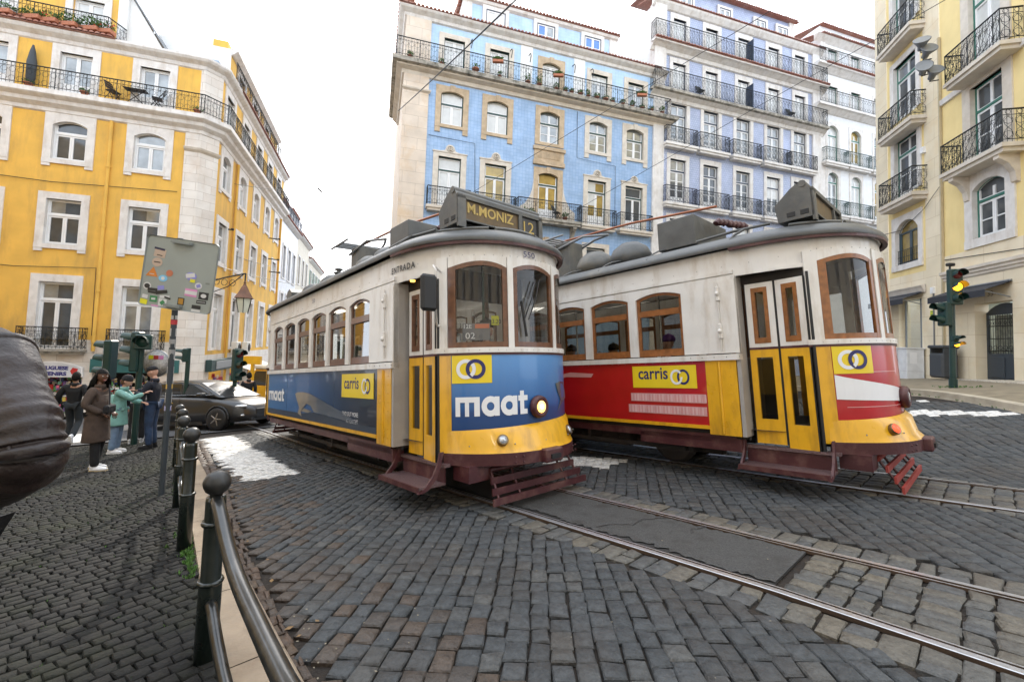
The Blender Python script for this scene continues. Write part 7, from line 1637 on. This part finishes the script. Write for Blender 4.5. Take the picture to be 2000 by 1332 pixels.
def chair(lb, M, group, m=CHAIRB):
    t = thing('folding_chair', lb, 'chair', M=M, group=group); mb = MB(); mb.bbox(-.22, .22, -.2, .2, .43, .46, m, .01); mb.build('seat', t); mb = MB()
    for i in range(3): mb.box(-.21, .21, .2+.04*i, .22+.04*i, .6+.12*i, .68+.12*i, m)
    mb.build('backrest', t)
    for a in ((-.2, -.2, -.2, .32), (.2, -.2, .2, .32), (-.2, .25, -.2, -.15), (.2, .25, .2, -.15)): mb = MB(); mb.bar((a[0], a[1], 0), (a[2], a[3], .92 if a[3] > 0 else .45), .018, m); mb.build('leg', t)
    return t
chair('dark folding chair left of the small table on the ochre balcony', MYB @ Matrix.Translation((-2.9, -.25, 12.08)) @ Matrix.Rotation(R(70), 4, 'Z'), 'chairs on the ochre balcony')
chair('dark folding chair right of the small table on the ochre balcony', MYB @ Matrix.Translation((-1.2, -.25, 12.08)) @ Matrix.Rotation(R(-70), 4, 'Z'), 'chairs on the ochre balcony')
tb = thing('balcony_table', 'small dark folding table between two chairs on the ochre balcony', 'table', M=MYB @ Matrix.Translation((-2.05, -.26, 12.08))); mb = MB(); mb.bbox(-.45, .45, -.2, .2, .68, .71, CHAIRB, .01); mb.build('tabletop', tb); mb = MB(); mb.bar((-.4, 0, 0), (.3, 0, .68), .02, CHAIRB); mb.bar((.4, 0, 0), (-.3, 0, .68), .02, CHAIRB); mb.build('leg', tb)
chair('dark iron chair on the curved central balcony of the blue building', MBL @ Matrix.Translation((-2.9, -.3, 8.82)) @ Matrix.Rotation(R(40), 4, 'Z'), None, IRON)
chair('dark chair on the lower lilac balcony walkway, left', li.matrix_world @ Matrix.Translation((7.3, -.3, 18.38)), 'chairs on the lilac balcony', IRON); chair('dark chair on the lower lilac balcony walkway, right', li.matrix_world @ Matrix.Translation((15.3, -.3, 18.38)), 'chairs on the lilac balcony', IRON)
um = thing('closed_parasol', 'closed dark grey parasol standing on the ochre balcony', 'parasol', MYB @ Vector((-5.95, -.2, 12.08))); mb = MB(); mb.lathe([(.03, 0), (.1, .1), (.16, .5), (.17, 1.2), (.1, 1.7), (.03, 2.0)], mat('parasol cloth', (.06, .07, .08), .8), n=10); mb.build('canopy', um)
# overhead wires
def wire(lb, a, b, r=.012, sag=.15, m=None):
    a, b = Vector(a), Vector(b); mb = MB(); mb.tube([a.lerp(b, i/12)-Vector((0, 0, sag*4*(i/12)*(1-i/12))) for i in range(13)], r, m or IRON, n=5); return tag(mb.build('overhead_wire'), lb, 'wire', 'overhead wires')
wire('thick overhead cable rising from the left edge of the blue building', at(778, 217, 23.2), at(1080, -70, 9), .022, .05)
wire('overhead wire slanting across the lilac and blue fronts', at(900, 390, 18), at(1620, -48, 9), .008, .0)
wire('overhead wire slanting low across the white and lilac fronts', at(1100, 425, 18), at(1900, -30, 9.5), .008, .0)
wire('span wire between the ochre front and the pavement signs', MYB @ Vector((1.3, 3.0, 9.9)), at(560, 372, 30), .012, .05)
for (p0, p1, Z0, Z1, lb) in (((422, 486), (530, 520), 23, 33, 'second span wire along the ochre side front'), ((425, 520), (600, 560), 22, 34, 'third span wire along the ochre side front'), ((458, 395), (545, 420), 26, 36, 'upper span wire along the ochre side front')):
    wire(lb, at(*p0, Z0), at(*p1, Z1), .014, .1)
wire('thin trolley wire rising from the blue fronted tram into the white sky', at(677, 466, 8.6), at(620, 300, 30), .006, .0)
hg = thing('wire_hanger', 'small dark wire hanger floating in the white sky left of the blue building', 'wire hanger', at(625, 372, 26)); mb = MB(); mb.tube([(-.12, 0, .12), (0, 0, 0), (.12, 0, -.14)], .05, IRON, n=6); mb.tube([(0, 0, 0), (.16, 0, .02)], .03, IRON, n=5); mb.tube([(-.14, 0, .0), (-.1, 0, .14)], .03, IRON, n=5); mb.build('clamp', hg)
for i, (px, py, Z, lb) in enumerate(((448, 396, 25, 'upper'), (440, 448, 24, 'middle'), (535, 467, 32, 'far upper'), (533, 507, 32, 'far middle'), (535, 532, 32, 'far lower'))):
    t = thing('wall_bracket', 'iron wire bracket on the ochre side front, %s one' % lb, 'bracket', at(px, py, Z), group='wire brackets on the ochre side front'); mb = MB(); mb.tube([(-.35, 0, .05), (.45, 0, -.03)], .04, IRON, n=5); mb.lathe([(.07, -.05), (.08, 0), (.07, .05)], IRON, c=(.4, 0, 0), n=8); mb.build('arm', t)
# ================================================================== ground: road, pavements, setts, rails
def stone_mat(name, cols, rough=.55, dirt=(.05, .03, .018), damt=.5, spec=.5):
    m = bpy.data.materials.new(name); m.use_nodes = True; nt = m.node_tree; b = nt.nodes['Principled BSDF']
    g = _n(nt, 'ShaderNodeNewGeometry'); cr = _n(nt, 'ShaderNodeValToRGB'); nt.links.new(g.outputs['Random Per Island'], cr.inputs[0])
    e = cr.color_ramp.elements
    while len(e) < len(cols): e.new(.5)
    for i, c in enumerate(cols): e[i].position = i/(len(cols)-1); e[i].color = (*c, 1)
    tc = _n(nt, 'ShaderNodeTexCoord'); nz = _n(nt, 'ShaderNodeTexNoise'); nz.inputs['Scale'].default_value = 22; nz.inputs['Detail'].default_value = 10; nz.inputs['Roughness'].default_value = .7; nt.links.new(tc.outputs['Object'], nz.inputs['Vector'])
    r = _n(nt, 'ShaderNodeMapRange'); r.inputs[1].default_value = .3; r.inputs[2].default_value = .7; r.inputs[3].default_value = .5; r.inputs[4].default_value = 1.5; nt.links.new(nz.outputs[0], r.inputs[0])
    mu = _n(nt, 'ShaderNodeVectorMath', operation='SCALE'); nt.links.new(cr.outputs[0], mu.inputs[0]); nt.links.new(r.outputs[0], mu.inputs['Scale'])
    n2 = _n(nt, 'ShaderNodeTexNoise'); n2.inputs['Scale'].default_value = 1.1; n2.inputs['Detail'].default_value = 10; n2.inputs['Roughness'].default_value = .75; nt.links.new(tc.outputs['Object'], n2.inputs['Vector'])
    r2 = _n(nt, 'ShaderNodeMapRange'); r2.inputs[1].default_value = .47; r2.inputs[2].default_value = .7; r2.inputs[4].default_value = damt; nt.links.new(n2.outputs[0], r2.inputs[0])
    mx = _n(nt, 'ShaderNodeMix', data_type='RGBA'); nt.links.new(r2.outputs[0], mx.inputs[0]); nt.links.new(mu.outputs[0], mx.inputs[6]); mx.inputs[7].default_value = (*dirt, 1)
    nt.links.new(mx.outputs[2], b.inputs['Base Color']); b.inputs['Specular IOR Level'].default_value = spec
    r3 = _n(nt, 'ShaderNodeMapRange'); r3.inputs[3].default_value = rough-.15; r3.inputs[4].default_value = rough+.2; nt.links.new(nz.outputs[0], r3.inputs[0]); nt.links.new(r3.outputs[0], b.inputs['Roughness'])
    n4 = _n(nt, 'ShaderNodeTexNoise'); n4.inputs['Scale'].default_value = 45; n4.inputs['Detail'].default_value = 8; nt.links.new(tc.outputs['Object'], n4.inputs['Vector'])
    bp = _n(nt, 'ShaderNodeBump'); bp.inputs['Strength'].default_value = .9; bp.inputs['Distance'].default_value = .012; nt.links.new(n4.outputs[0], bp.inputs['Height']); nt.links.new(bp.outputs[0], b.inputs['Normal'])
    return m
SETT = stone_mat('granite setts', [(.04, .044, .047), (.048, .052, .055), (.057, .061, .064), (.043, .047, .05), (.075, .075, .072)], rough=.62, dirt=(.045, .032, .022), damt=.65, spec=.4)
SETTB = stone_mat('warm worn setts', [(.065, .068, .07), (.09, .088, .08), (.12, .105, .08), (.055, .06, .063)], damt=.3)
SETTR = stone_mat('rusty gutter setts', [(.06, .036, .022), (.08, .048, .03), (.05, .038, .03), (.09, .055, .03)], damt=.4)
SETTP = stone_mat('small dark pavement stones', [(.011, .011, .011), (.0145, .0145, .014), (.018, .017, .016), (.0125, .0125, .012)], rough=.8, dirt=(.03, .036, .012), damt=.4, spec=.2)
SETTC = stone_mat('pale limestone paving', [(.4, .35, .27), (.48, .42, .33), (.36, .32, .26), (.52, .46, .38)], rough=.7, damt=.15)
PAINTS = stone_mat('white painted setts', [(.64, .62, .58), (.7, .68, .65), (.6, .58, .55)], rough=.6, dirt=(.35, .31, .26), damt=.2)
MORTAR = mat('sandy joint dirt', (.024, .017, .012), .95, var=.5, scale=9, bump=.6, bscale=60); MORTG = mat('mossy joint dirt', (.014, .015, .008), .95, var=.5, scale=9, bump=.6, bscale=60)
# base sheet
xs = np.concatenate([np.linspace(-140, -14, 24), np.linspace(-13.5, 24, 76), np.linspace(26, 120, 20)]); ys = np.concatenate([np.linspace(-30, -1, 10), np.linspace(-.5, 26, 60), np.linspace(28, 150, 24)])
gx_, gy_ = np.meshgrid(xs, ys); far = np.hypot(gx_, gy_); gzv = gzn(gx_, gy_); gzv = np.where(far > 45, np.minimum(gzv, 1.0), gzv)-.028
V = np.stack([gx_, gy_, gzv], -1).reshape(-1, 3); nx_, ny_ = len(xs), len(ys)
F = [(j*nx_+i, j*nx_+i+1, (j+1)*nx_+i+1, (j+1)*nx_+i) for j in range(ny_-1) for i in range(nx_-1)]
road = MB(); road.add(V.tolist(), F, MORTAR, True); tag(road.build('road', recalc=False), kind='structure')
AXN = np.array(AX[:]); SVN = np.array(SV[:]); T0N = np.array(T0[:])
def uvxy(u, v):   # v measured from the first track's centre line, positive to the near side
    return T0N[0]+AXN[0]*u+SVN[0]*v, T0N[1]+AXN[1]*u+SVN[1]*v
_A = np.array([[AXN[0], SVN[0]], [AXN[1], SVN[1]]]); _Ai = np.linalg.inv(_A)
def xyuv(x, y): d = np.stack([np.asarray(x)-T0N[0], np.asarray(y)-T0N[1]]); r = np.tensordot(_Ai, d, 1); return r[0], r[1]
_ku = [-30, -9.5, -6.3, -4.5, 0, 1, 4, 9]; _kv = [1.6, 2.33, 2.6, 2.69, 3.0, 3.03, 3.1, 3.2]
def kerb_v(u): return np.interp(u, _ku, _kv)
def gut_v(u): return np.interp(u, [-30, -9.55, -3.6, -.96, .5, 1.3, 4, 9], [1.4, 2.12, 2.56, 2.83, 2.92, 2.96, 3.0, 3.1])-.0
def rail_v(u, far): return np.interp(u, [-30, -9, -5.8, 0, 2.6, 4, 9], [.6, .6, .6, .48, .43, .48, .6] if not far else [-.34, -.34, -.34, -.45, -.48, -.52, -.6])
RC = -3.33
def rail2_v(u, far): return np.interp(u, [-30, 0, 2, 3, 4, 9], [-2.88, -2.88, -2.86, -2.9, -2.92, -3.0]) if not far else np.interp(u, [-30, 0, 2, 3, 4, 9], [-3.8, -3.8, -3.95, -4.0, -3.98, -4.0])
def setts(cells, m, name, label=None, zoff=0.0, gap=.0065, bev=.011, jit=.006, tilt=.012, rise=.005):
    """cells: N x 4 x 2 quads in plan; every quad becomes one slightly pillowed stone"""
    c = np.asarray(cells, float); N = len(c)
    if N == 0: return None
    c = c+rng.normal(0, jit, c.shape); ctr = c.mean(1, keepdims=True); d = c-ctr; L = np.linalg.norm(d, axis=2, keepdims=True)
    o1 = ctr+d*(1-gap*1.0/L); o2 = ctr+d*(1-(gap+bev)/L)
    h = rng.normal(0, rise*.5, (N, 1)); tl_ = rng.normal(0, tilt, (N, 1, 2))
    def z(P, dz): return gzn(P[..., 0], P[..., 1])+zoff+dz+h+((P-ctr)*tl_).sum(-1)
    A = np.concatenate([o1, z(o1, -.03)[..., None]], -1); B = np.concatenate([o1, z(o1, -.009)[..., None]], -1); D = np.concatenate([o2, z(o2, 0)[..., None]], -1)
    ce = np.concatenate([ctr, z(ctr, .003)[..., None]], -1)
    V = np.concatenate([A, B, D, ce], 1).reshape(-1, 3)
    f = []
    for k in range(4): k2 = (k+1) % 4; f += [[k, k2, 4+k2, 4+k], [4+k, 4+k2, 8+k2, 8+k]]
    f = np.array(f); t3 = np.array([[8, 9, 12], [9, 10, 12], [10, 11, 12], [11, 8, 12]])
    base = (np.arange(N)*13)[:, None, None]; Q = (f[None]+base).reshape(-1, 4); T = (t3[None]+base).reshape(-1, 3)
    me = bpy.data.meshes.new(name); nq, ntr = len(Q), len(T)
    me.vertices.add(len(V)); me.vertices.foreach_set('co', V.ravel()); me.loops.add(nq*4+ntr*3); me.polygons.add(nq+ntr)
    me.loops.foreach_set('vertex_index', np.concatenate([Q.ravel(), T.ravel()]))
    me.polygons.foreach_set('loop_start', np.concatenate([np.arange(nq)*4, nq*4+np.arange(ntr)*3])); me.update(calc_edges=True)
    sm = np.zeros(nq+ntr, bool); sm[nq:] = True; me.polygons.foreach_set('use_smooth', sm)
    me.materials.append(m); o = bpy.data.objects.new(name, me); C.objects.link(o); tag(o, kind='structure'); return o
def in_view(P, mx=.35):
    d = P-np.array([0, 0, 1.5]); 
    zc = d @ np.array(FW[:]); xc = d @ np.array(RT[:]); yc = d @ np.array(UP[:])
    zz = np.maximum(zc, .05); px = CX+FPX*xc/zz; py = CY-FPX*yc/zz
    return (zc > -.2) & (px > -2000*mx) & (px < 2000*(1+mx)) & (py < 1332*1.5)
def grid_cells(x0, x1, y0, y1, sx, sy, yaw, ox=0, oy=0, stag=True, bend=0.0, wob=.03):
    """columns of width sx running along yaw, stones of length sy"""
    a = R(yaw); ux = np.array([math.cos(a), -math.sin(a)]); uy = np.array([math.sin(a), math.cos(a)])
    ni = int((x1-x0)/sx); nj = int((y1-y0)/sy); cells = []
    bx = x0+sx*np.arange(ni+1)+rng.normal(0, sx*.04, ni+1)
    for i in range(ni):
        off = rng.uniform(-.5, .5)*sy if stag else 0; yy = y0+off+sy*np.arange(nj+1)+rng.normal(0, sy*.07, nj+1); yy.sort()
        xa, xb = bx[i], bx[i+1]
        wa = lambda y, x: wob*np.sin(y*.9+x*.7)+bend*(y**2)*.01*x
        L0 = np.stack([xa+wa(yy, xa), yy], 1); L1 = np.stack([xb+wa(yy, xb), yy], 1)
        q = np.stack([L0[:-1], L1[:-1], L1[1:], L0[1:]], 1); cells.append(q)
    c = np.concatenate(cells); W = c[..., :1]*ux+c[..., 1:]*uy+np.array([ox, oy]); return W
def filt(W, cond):
    ctr = W.mean(1); u, v = xyuv(ctr[:, 0], ctr[:, 1]); P = np.concatenate([ctr, gzn(ctr[:, 0], ctr[:, 1])[:, None]], 1)
    k = in_view(P) & cond(ctr, u, v); return W[k]
def stripe_mask(c, quads):
    k = np.zeros(len(c), bool)
    for q in quads:
        ins = np.ones(len(c), bool); n = len(q); s0 = None
        for i in range(n):
            a, b = q[i], q[(i+1) % n]; cr = (b[0]-a[0])*(c[:, 1]-a[1])-(b[1]-a[1])*(c[:, 0]-a[0]); s = cr > 0
            if i == 0: base_ = s.copy()
            ins &= (s == base_)
        k |= ins
    return k
STR = [[(-7.72, 11.06), (-7.3, 11.7), (-3.25, 6.9), (-3.85, 6.48)], [(-6.4, 12.1), (-5.9, 12.6), (-5.2, 12.0), (-5.7, 11.5)], [(.6, 7.2), (1.2, 7.7), (2.1, 7.35), (1.5, 6.75)],
       [(7.95, 8.85), (8.3, 9.2), (9.33, 8.2), (9.25, 7.95)], [(8.6, 10.6), (9.2, 11.0), (9.3, 9.75), (9.05, 9.6)]]
def split(W):
    ctr = W.mean(1); k = stripe_mask(ctr, STR); return W[k], W[~k]
# 1 road between the left gutter and the near track, 2 between the tracks, 3 beyond the far track
W1 = filt(grid_cells(-12, 6, 0, 14.5, .128, .148, 5, stag=True, bend=-.25), lambda c, u, v: (v < gut_v(u)-.02) & (v > rail_v(u, False)+.33) & (u > -11.0))
W2 = filt(grid_cells(-10, 14, 0, 20, .13, .15, 14, stag=True), lambda c, u, v: (v < rail_v(u, True)-.33) & (v > rail2_v(u, False)+.2) & (u > -10))
W3 = filt(grid_cells(-4, 20, 0, 24, .15, .17, 22, stag=True), lambda c, u, v: (v < rail2_v(u, True)-.2) & (v > -9.4) & (u > -12) & (c[:, 1] < 22))
pa = []
Wall = np.concatenate([W1, W2, W3]); Wp, Wr = split(Wall)
_c = Wr.mean(1); _u, _v = xyuv(_c[:, 0], _c[:, 1]); _k = (rng.random(len(_c)) < np.clip(.75-(gut_v(_u)-_v)/1.3, 0, .7)) & (_u > -5.5) & (_v > 1)
SETTU = stone_mat('rust stained setts', [(.05, .036, .027), (.06, .046, .036), (.044, .04, .037), (.07, .05, .036)], damt=.5)
setts(Wr[_k], SETTU, 'road_setts'); setts(Wr[~_k], SETT, 'road_setts'); setts(Wp, PAINTS, 'crosswalk_stripe', gap=.002, bev=.006)
def uvcells(us, fv0, fv1, n, alt=False, single=0.0):
    """rows across a strip that follows the rails"""
    out = []
    for i in range(len(us)-1):
        a, b = us[i], us[i+1]; k = n if not alt else (1 if i % 2 else 2)
        if single and rng.random() < single: k = max(1, k-1)
        off = rng.uniform(-.02, .02)
        for j in range(k):
            t0, t1 = j/k, (j+1)/k; Q = []
            for uu, t in ((a, t0), (a, t1), (b, t1), (b, t0)):
                v = fv0(uu)+(fv1(uu)-fv0(uu))*t+(off if 0 < t < 1 else 0); Q.append(uvxy(uu, v))
            out.append(Q)
    return np.array(out)
def us_(u0, u1, st): n = int((u1-u0)/st); u = u0+st*np.arange(n+1)+rng.normal(0, st*.08, n+1); u.sort(); return u
U = lambda st=.14: us_(-10.5, 5.0, st)
H = .058
A = [uvcells(U(.15), lambda u: rail_v(u, False)+H, lambda u: rail_v(u, False)+.32, 2, alt=True), uvcells(U(.15), lambda u: rail_v(u, True)-.32, lambda u: rail_v(u, True)-H, 2, alt=True)]
A += [uvcells(us_(2.62, 5.0, .16), lambda u: rail_v(u, True)+H, lambda u: rail_v(u, False)-H-.01, 7)]
A += [uvcells(U(.18), lambda u: rail2_v(u, True)+H, lambda u: rail2_v(u, False)-H, 6), uvcells(U(.18), lambda u: rail2_v(u, False)+H, lambda u: rail2_v(u, False)+.2, 1), uvcells(U(.18), lambda u: rail2_v(u, True)-.2, lambda u: rail2_v(u, True)-H, 1)]
A = np.concatenate(A); A = filt(A, lambda c, u, v: u > -11)
setts(A, SETTB, 'track_setts', jit=.008, gap=.009, rise=.006, tilt=.012, bev=.016)
G = uvcells(us_(-9.5, 5, .13), lambda u: gut_v(u)+.0, lambda u: kerb_v(u)-.01, 2); G = filt(G, lambda c, u, v: True)
G2 = uvcells(us_(-9.5, 5, .13), lambda u: gut_v(u)-.0, lambda u: kerb_v(u)-.01, 1)
setts(G, SETTR, 'gutter_setts', jit=.008)
# asphalt slab between the near rails, asphalt cross street
ASPH = mat('patched asphalt', (.075, .073, .07), .8, var=.45, scale=70, dirt=(.035, .03, .026), dirt_amt=.8, dscale=5, bump=1.0, bscale=90)
ASPHD = mat('tar edge', (.03, .027, .025), .7, var=.3, bump=.5, bscale=60)
def ribbon(mb, us, f0, f1, dz, m, n=4, wob=0, skirt=0):
    V = []; us = list(us)
    for u in us:
        for j in range(n+1):
            v = f0(u)+(f1(u)-f0(u))*j/n+(rng.normal(0, wob) if wob and j in (0, n) else 0); x, y = uvxy(u, v); V.append((x, y, float(gzn(x, y))+dz+(0 if not wob else rng.normal(0, .0012))))
    mb.add(V, [(i*(n+1)+j, i*(n+1)+j+1, (i+1)*(n+1)+j+1, (i+1)*(n+1)+j) for i in range(len(us)-1) for j in range(n)], m, True)
mb = MB(); ribbon(mb, np.arange(-11, 2.6, .05), lambda u: rail_v(u, True)+.03, lambda u: rail_v(u, False)-.05, -.014, ASPHD, 4)
ribbon(mb, np.arange(-11, 2.56, .035), lambda u: rail_v(u, True)+.05, lambda u: rail_v(u, False)-.13-.02*math.sin(u*5), -.004, ASPH, 8, wob=.02)
# cracks
for P in ([(1.35, -.4), (1.2, -.2), (1.22, 0), (1.05, .15), (1.0, .33)], [(1.75, -.42), (1.68, -.25), (1.75, -.15)]):
    Q = []
    for (a, b), (c_, d_) in zip(P, P[1:]):
        for t in np.linspace(0, 1, 6)[:-1]: Q.append((a+(c_-a)*t+rng.normal(0, .012), b+(d_-b)*t+rng.normal(0, .008)))
    V = []; 
    for u, v in Q:
        for dv in (-.007, .007): x, y = uvxy(u+dv, v+dv*.3); V.append((x, y, float(gzn(x, y))+.0005))
    mb.add(V, [(2*i, 2*i+1, 2*i+3, 2*i+2) for i in range(len(Q)-1)], ASPHD)
tag(mb.build('asphalt_strip', recalc=False), kind='structure')
mb = MB(); XS = np.linspace(-26, -3, 47); V = []; 
ribbon(mb, np.arange(-22, -10.9, .4), lambda u: -6, lambda u: 14, .006, mat('cross street asphalt', (.075, .075, .078), .8, var=.2, scale=3, bump=.4, bscale=90), 24); tag(mb.build('cross_street', recalc=False), kind='structure')
mb = MB()
for k in range(5):
    v0 = 4.2+k*1.0; ribbon(mb, np.arange(-14.2, -11.5, .3), lambda u, a=v0: a, lambda u, a=v0: a+.5, .012, PAINTS, 3)
tag(mb.build('crosswalk_stripe', recalc=False), kind='structure')
# rails
RAIL = mat('rolled rail steel', (.5, .5, .52), .3, metal=.7, var=.15, scale=30); RUSTY = mat('rail groove rust', (.05, .028, .014), .8, var=.4)
def rail(fv, name, side):
    mb = MB(); us = np.arange(-12.5, 6, .12)
    prof = [(-.036, -.025, RUSTY), (-.034, .001, RAIL), (-.03, .004, RAIL), (.014, .004, RAIL), (.018, -.024, RUSTY), (.038, -.024, RUSTY), (.04, .001, RAIL), (.054, .001, RAIL), (.056, -.025, RUSTY)]
    n = len(prof)
    for j in range(n-1):
        V = []
        for u in us:
            for k in (j, j+1): x, y = uvxy(u, fv(u)+side*prof[k][0]); V.append((x, y, float(gzn(x, y))+prof[k][1]+.006))
        m = RAIL if (prof[j][1] > -.01 and prof[j+1][1] > -.01) else RUSTY
        mb.add(V, [(2*i, 2*i+1, 2*i+3, 2*i+2) for i in range(len(us)-1)], m, False)
    return tag(mb.build(name, recalc=False), kind='structure')
rail(lambda u: rail_v(u, False), 'tram_rail', -1); rail(lambda u: rail_v(u, True), 'tram_rail', 1); rail(lambda u: rail2_v(u, False), 'tram_rail', -1); rail(lambda u: rail2_v(u, True), 'tram_rail', 1)
# left pavement: kerb, stones
KERB = mat('worn buff kerb stone', (.3, .23, .16), .75, var=.2, scale=5, dirt=(.16, .11, .07), dirt_amt=.6, dscale=3, bump=.4, bscale=30)
mb = MB(); kk = np.array(sorted([a for k in np.arange(-9.4, 5, .95) for a in (k, k+.009)]+[k+j*.1175 for k in np.arange(-9.4, 5, .95) for j in range(1, 8)])); V = []
for u in kk:
    for off, dz in ((-.004, -.03), (0, PV-.012), (.014, PV+.002), (.27, PV+.002), (.28, PV-.03)):
        x, y = uvxy(u, float(kerb_v(u))+off); V.append((x, y, float(gzn(x, y))+dz))
Fq = []
for i in range(len(kk)-1):
    if kk[i+1]-kk[i] < .0095: continue
    for j in range(4): Fq.append((i*5+j, i*5+j+1, (i+1)*5+j+1, (i+1)*5+j))
mb.add(V, Fq, KERB); tag(mb.build('kerb', recalc=False), kind='structure')
mb = MB(); ribbon(mb, np.arange(-10.2, 7, .3), lambda u: kerb_v(u)+.26, lambda u: 16, PV-.02, MORTG, 40); tag(mb.build('pavement', recalc=False), kind='structure')
WP = filt(grid_cells(-14, 9, -4, 16, .088, .088, -52+90, stag=True, wob=.05), lambda c, u, v: (v > kerb_v(u)+.3) & (u > -10.0) & (u < 6) & (v < 12))
setts(WP, SETTP, 'pavement_setts', zoff=PV, gap=.003, bev=.007, jit=.005, tilt=.018, rise=.003)
# far side pavement by the ochre building
mb = MB(); MY = yb.matrix_world
def strip_xy(mb, A, B, C_, D, n, dz, m):
    V = []; A, B, C_, D = [Vector(p) for p in (A, B, C_, D)]
    for i in range(n+1):
        for j in range(7):
            p = A.lerp(B, i/n).lerp(D.lerp(C_, i/n), j/6); V.append((p.x, p.y, gz(p.x, p.y)+dz))
    mb.add(V, [(i*7+j, i*7+j+1, (i+1)*7+j+1, (i+1)*7+j) for i in range(n) for j in range(6)], m, True)
p = [(MY @ Vector(q)).to_2d() for q in ((-14, -1.8, 0), (1.6, -1.8, 0), (2.4, .5, 0), (-14, .5, 0))]
strip_xy(mb, p[0], p[1], p[2], p[3], 20, .12, SETTC)
p2 = [(MF2 @ Vector(q)).to_2d() for q in ((-1.5, -1.5, 0), (30, -1.3, 0), (30, .1, 0), (-1.5, .1, 0))]; strip_xy(mb, *p2, 20, .12, SETTC)
tag(mb.build('far_pavement', recalc=False), kind='structure')
# right-hand pavement of pale stones with a stone kerb
kr = [(7.2, 24), (8.6, 14.5), (9.6, 11.6), (9.85, 10.3), (9.75, 9.3), (9.66, 8.5), (9.55, 7.5), (9.5, 4), (9.5, 0)]
def interp_path(P, st):
    Q = []
    for a, b in zip(P, P[1:]):
        L = math.hypot(b[0]-a[0], b[1]-a[1]); n = max(1, int(L/st))
        for i in range(n): Q.append((a[0]+(b[0]-a[0])*i/n, a[1]+(b[1]-a[1])*i/n))
    return Q+[P[-1]]
Q = interp_path(kr, .2); mb = MB(); V = []
for i, (x, y) in enumerate(Q):
    a, b = Q[max(0, i-1)], Q[min(len(Q)-1, i+1)]; tx_, ty_ = b[0]-a[0], b[1]-a[1]; L = math.hypot(tx_, ty_); nx_2, ny_2 = -ty_/L, tx_/L
    for off, dz in ((-.25, -.05), (-.24, .0), (-.235, .1), (-.215, .115), (0, .115)):
        X_, Y_ = x-nx_2*off*-1, y-ny_2*off*-1; V.append((x+nx_2*off*-1*-1, y+ny_2*off*-1*-1, gz(x, y)+dz-.1+.1))
mb.add(V, [(i*5+j, i*5+j+1, (i+1)*5+j+1, (i+1)*5+j) for i in range(len(Q)-1) for j in range(4)], mat('pale kerb stone', (.42, .36, .27), .8, var=.2, bump=.3, dirt=(.2, .16, .1), dirt_amt=.5)); tag(mb.build('kerb', recalc=False), kind='structure')
kx = np.array([q[0] for q in Q][::-1]); ky = np.array([q[1] for q in Q][::-1]); kfx = lambda y: np.interp(y, ky, kx)
mb = MB(); V = []; YS = np.arange(0, 26, .4)
for y in YS:
    x0 = float(kfx(y)); x1 = 15.9+.237*(y-13.9)/.972
    for j in range(13): x = x0+(x1-x0)*j/12; V.append((x, y, gz(x, y)+.095))
mb.add(V, [(i*13+j, i*13+j+1, (i+1)*13+j+1, (i+1)*13+j) for i in range(len(YS)-1) for j in range(12)], mat('pale joint sand', (.22, .18, .12), .9, var=.3), True); tag(mb.build('pavement', recalc=False), kind='structure')
WR = filt(grid_cells(6, 24, 0, 26, .11, .11, 30, stag=True, wob=.04), lambda c, u, v: (c[:, 0] > kfx(c[:, 1])+.02) & (c[:, 0] < 15.9+.244*(c[:, 1]-13.9)) & (c[:, 1] < 24))
setts(WR, SETTC, 'pavement_setts', zoff=.115, gap=.005, bev=.01, jit=.006)
# weeds in the joints
tufts = MB(); rg = random.Random(5)
def tuft(x, y, z, n, h):
    for i in range(n):
        a = rg.uniform(0, 6.28); d = rg.random()*.025; b = Vector((x+d*math.cos(a), y+d*math.sin(a), z)); e = Vector((rg.gauss(0, .35), rg.gauss(0, .35), 1)).normalized()*h*rg.uniform(.5, 1); w_ = Vector((math.cos(a+1.5), math.sin(a+1.5), 0))*h*.12
        tufts.add([b, b+e*.6+w_, b+e, b+e*.6-w_], [(0, 1, 2, 3)], LEAF)
for i in range(260):
    if i < 120: u = rg.uniform(-1.6, -.3); v = float(kerb_v(u))+.3+abs(rg.gauss(0, .04))
    elif i < 190: u = rg.gauss(-3.2, .5); v = float(kerb_v(u))+.32+abs(rg.gauss(.1, .25))
    else: u = rg.uniform(-4, 2.2); v = float(kerb_v(u))+.34+rg.random()*1.8
    x, y = uvxy(u, v); tuft(x, y, gz(x, y)+PV-.01, 7, .05 if i < 120 else .02)
for i in range(90):
    y = rg.uniform(8, 12.5) if i < 50 else 10.9+rg.gauss(0, .2); x = float(kfx(y))-.24+rg.gauss(0, .02) if i < 50 else 11.05+rg.gauss(0, .3); tuft(x, y, gz(x, y)+(.0 if i < 50 else .11), 8, .05)
tag(tufts.build('grass', recalc=False), kind='stuff', label='small green weeds growing in the paving joints')

lt = MB(); LC = [mat('dry leaf', (.2, .12, .05), .8), mat('paper scrap', (.45, .42, .38), .8), mat('pale grit', (.22, .19, .14), .9)]
for i in range(420):
    u = rg.uniform(-6, 3.2); v = rg.uniform(-2.6, 2.9) if i % 3 else float(gut_v(u))-abs(rg.gauss(0, .12)); x, y = uvxy(u, v); s_ = rg.uniform(.004, .011) if i % 12 else rg.uniform(.015, .028)
    a = rg.uniform(0, 6.28); z_ = gz(x, y)+.006; lt.add([(x+s_*math.cos(a+k*1.571)*(1 if k % 2 else .6), y+s_*math.sin(a+k*1.571)*(1 if k % 2 else .6), z_+rg.uniform(0, .004)) for k in range(4)], [(0, 1, 2, 3)], LC[2] if i % 12 else LC[i % 2])
tag(lt.build('litter', recalc=False), kind='stuff', label='grit, dry leaves and paper scraps scattered over the cobbles')
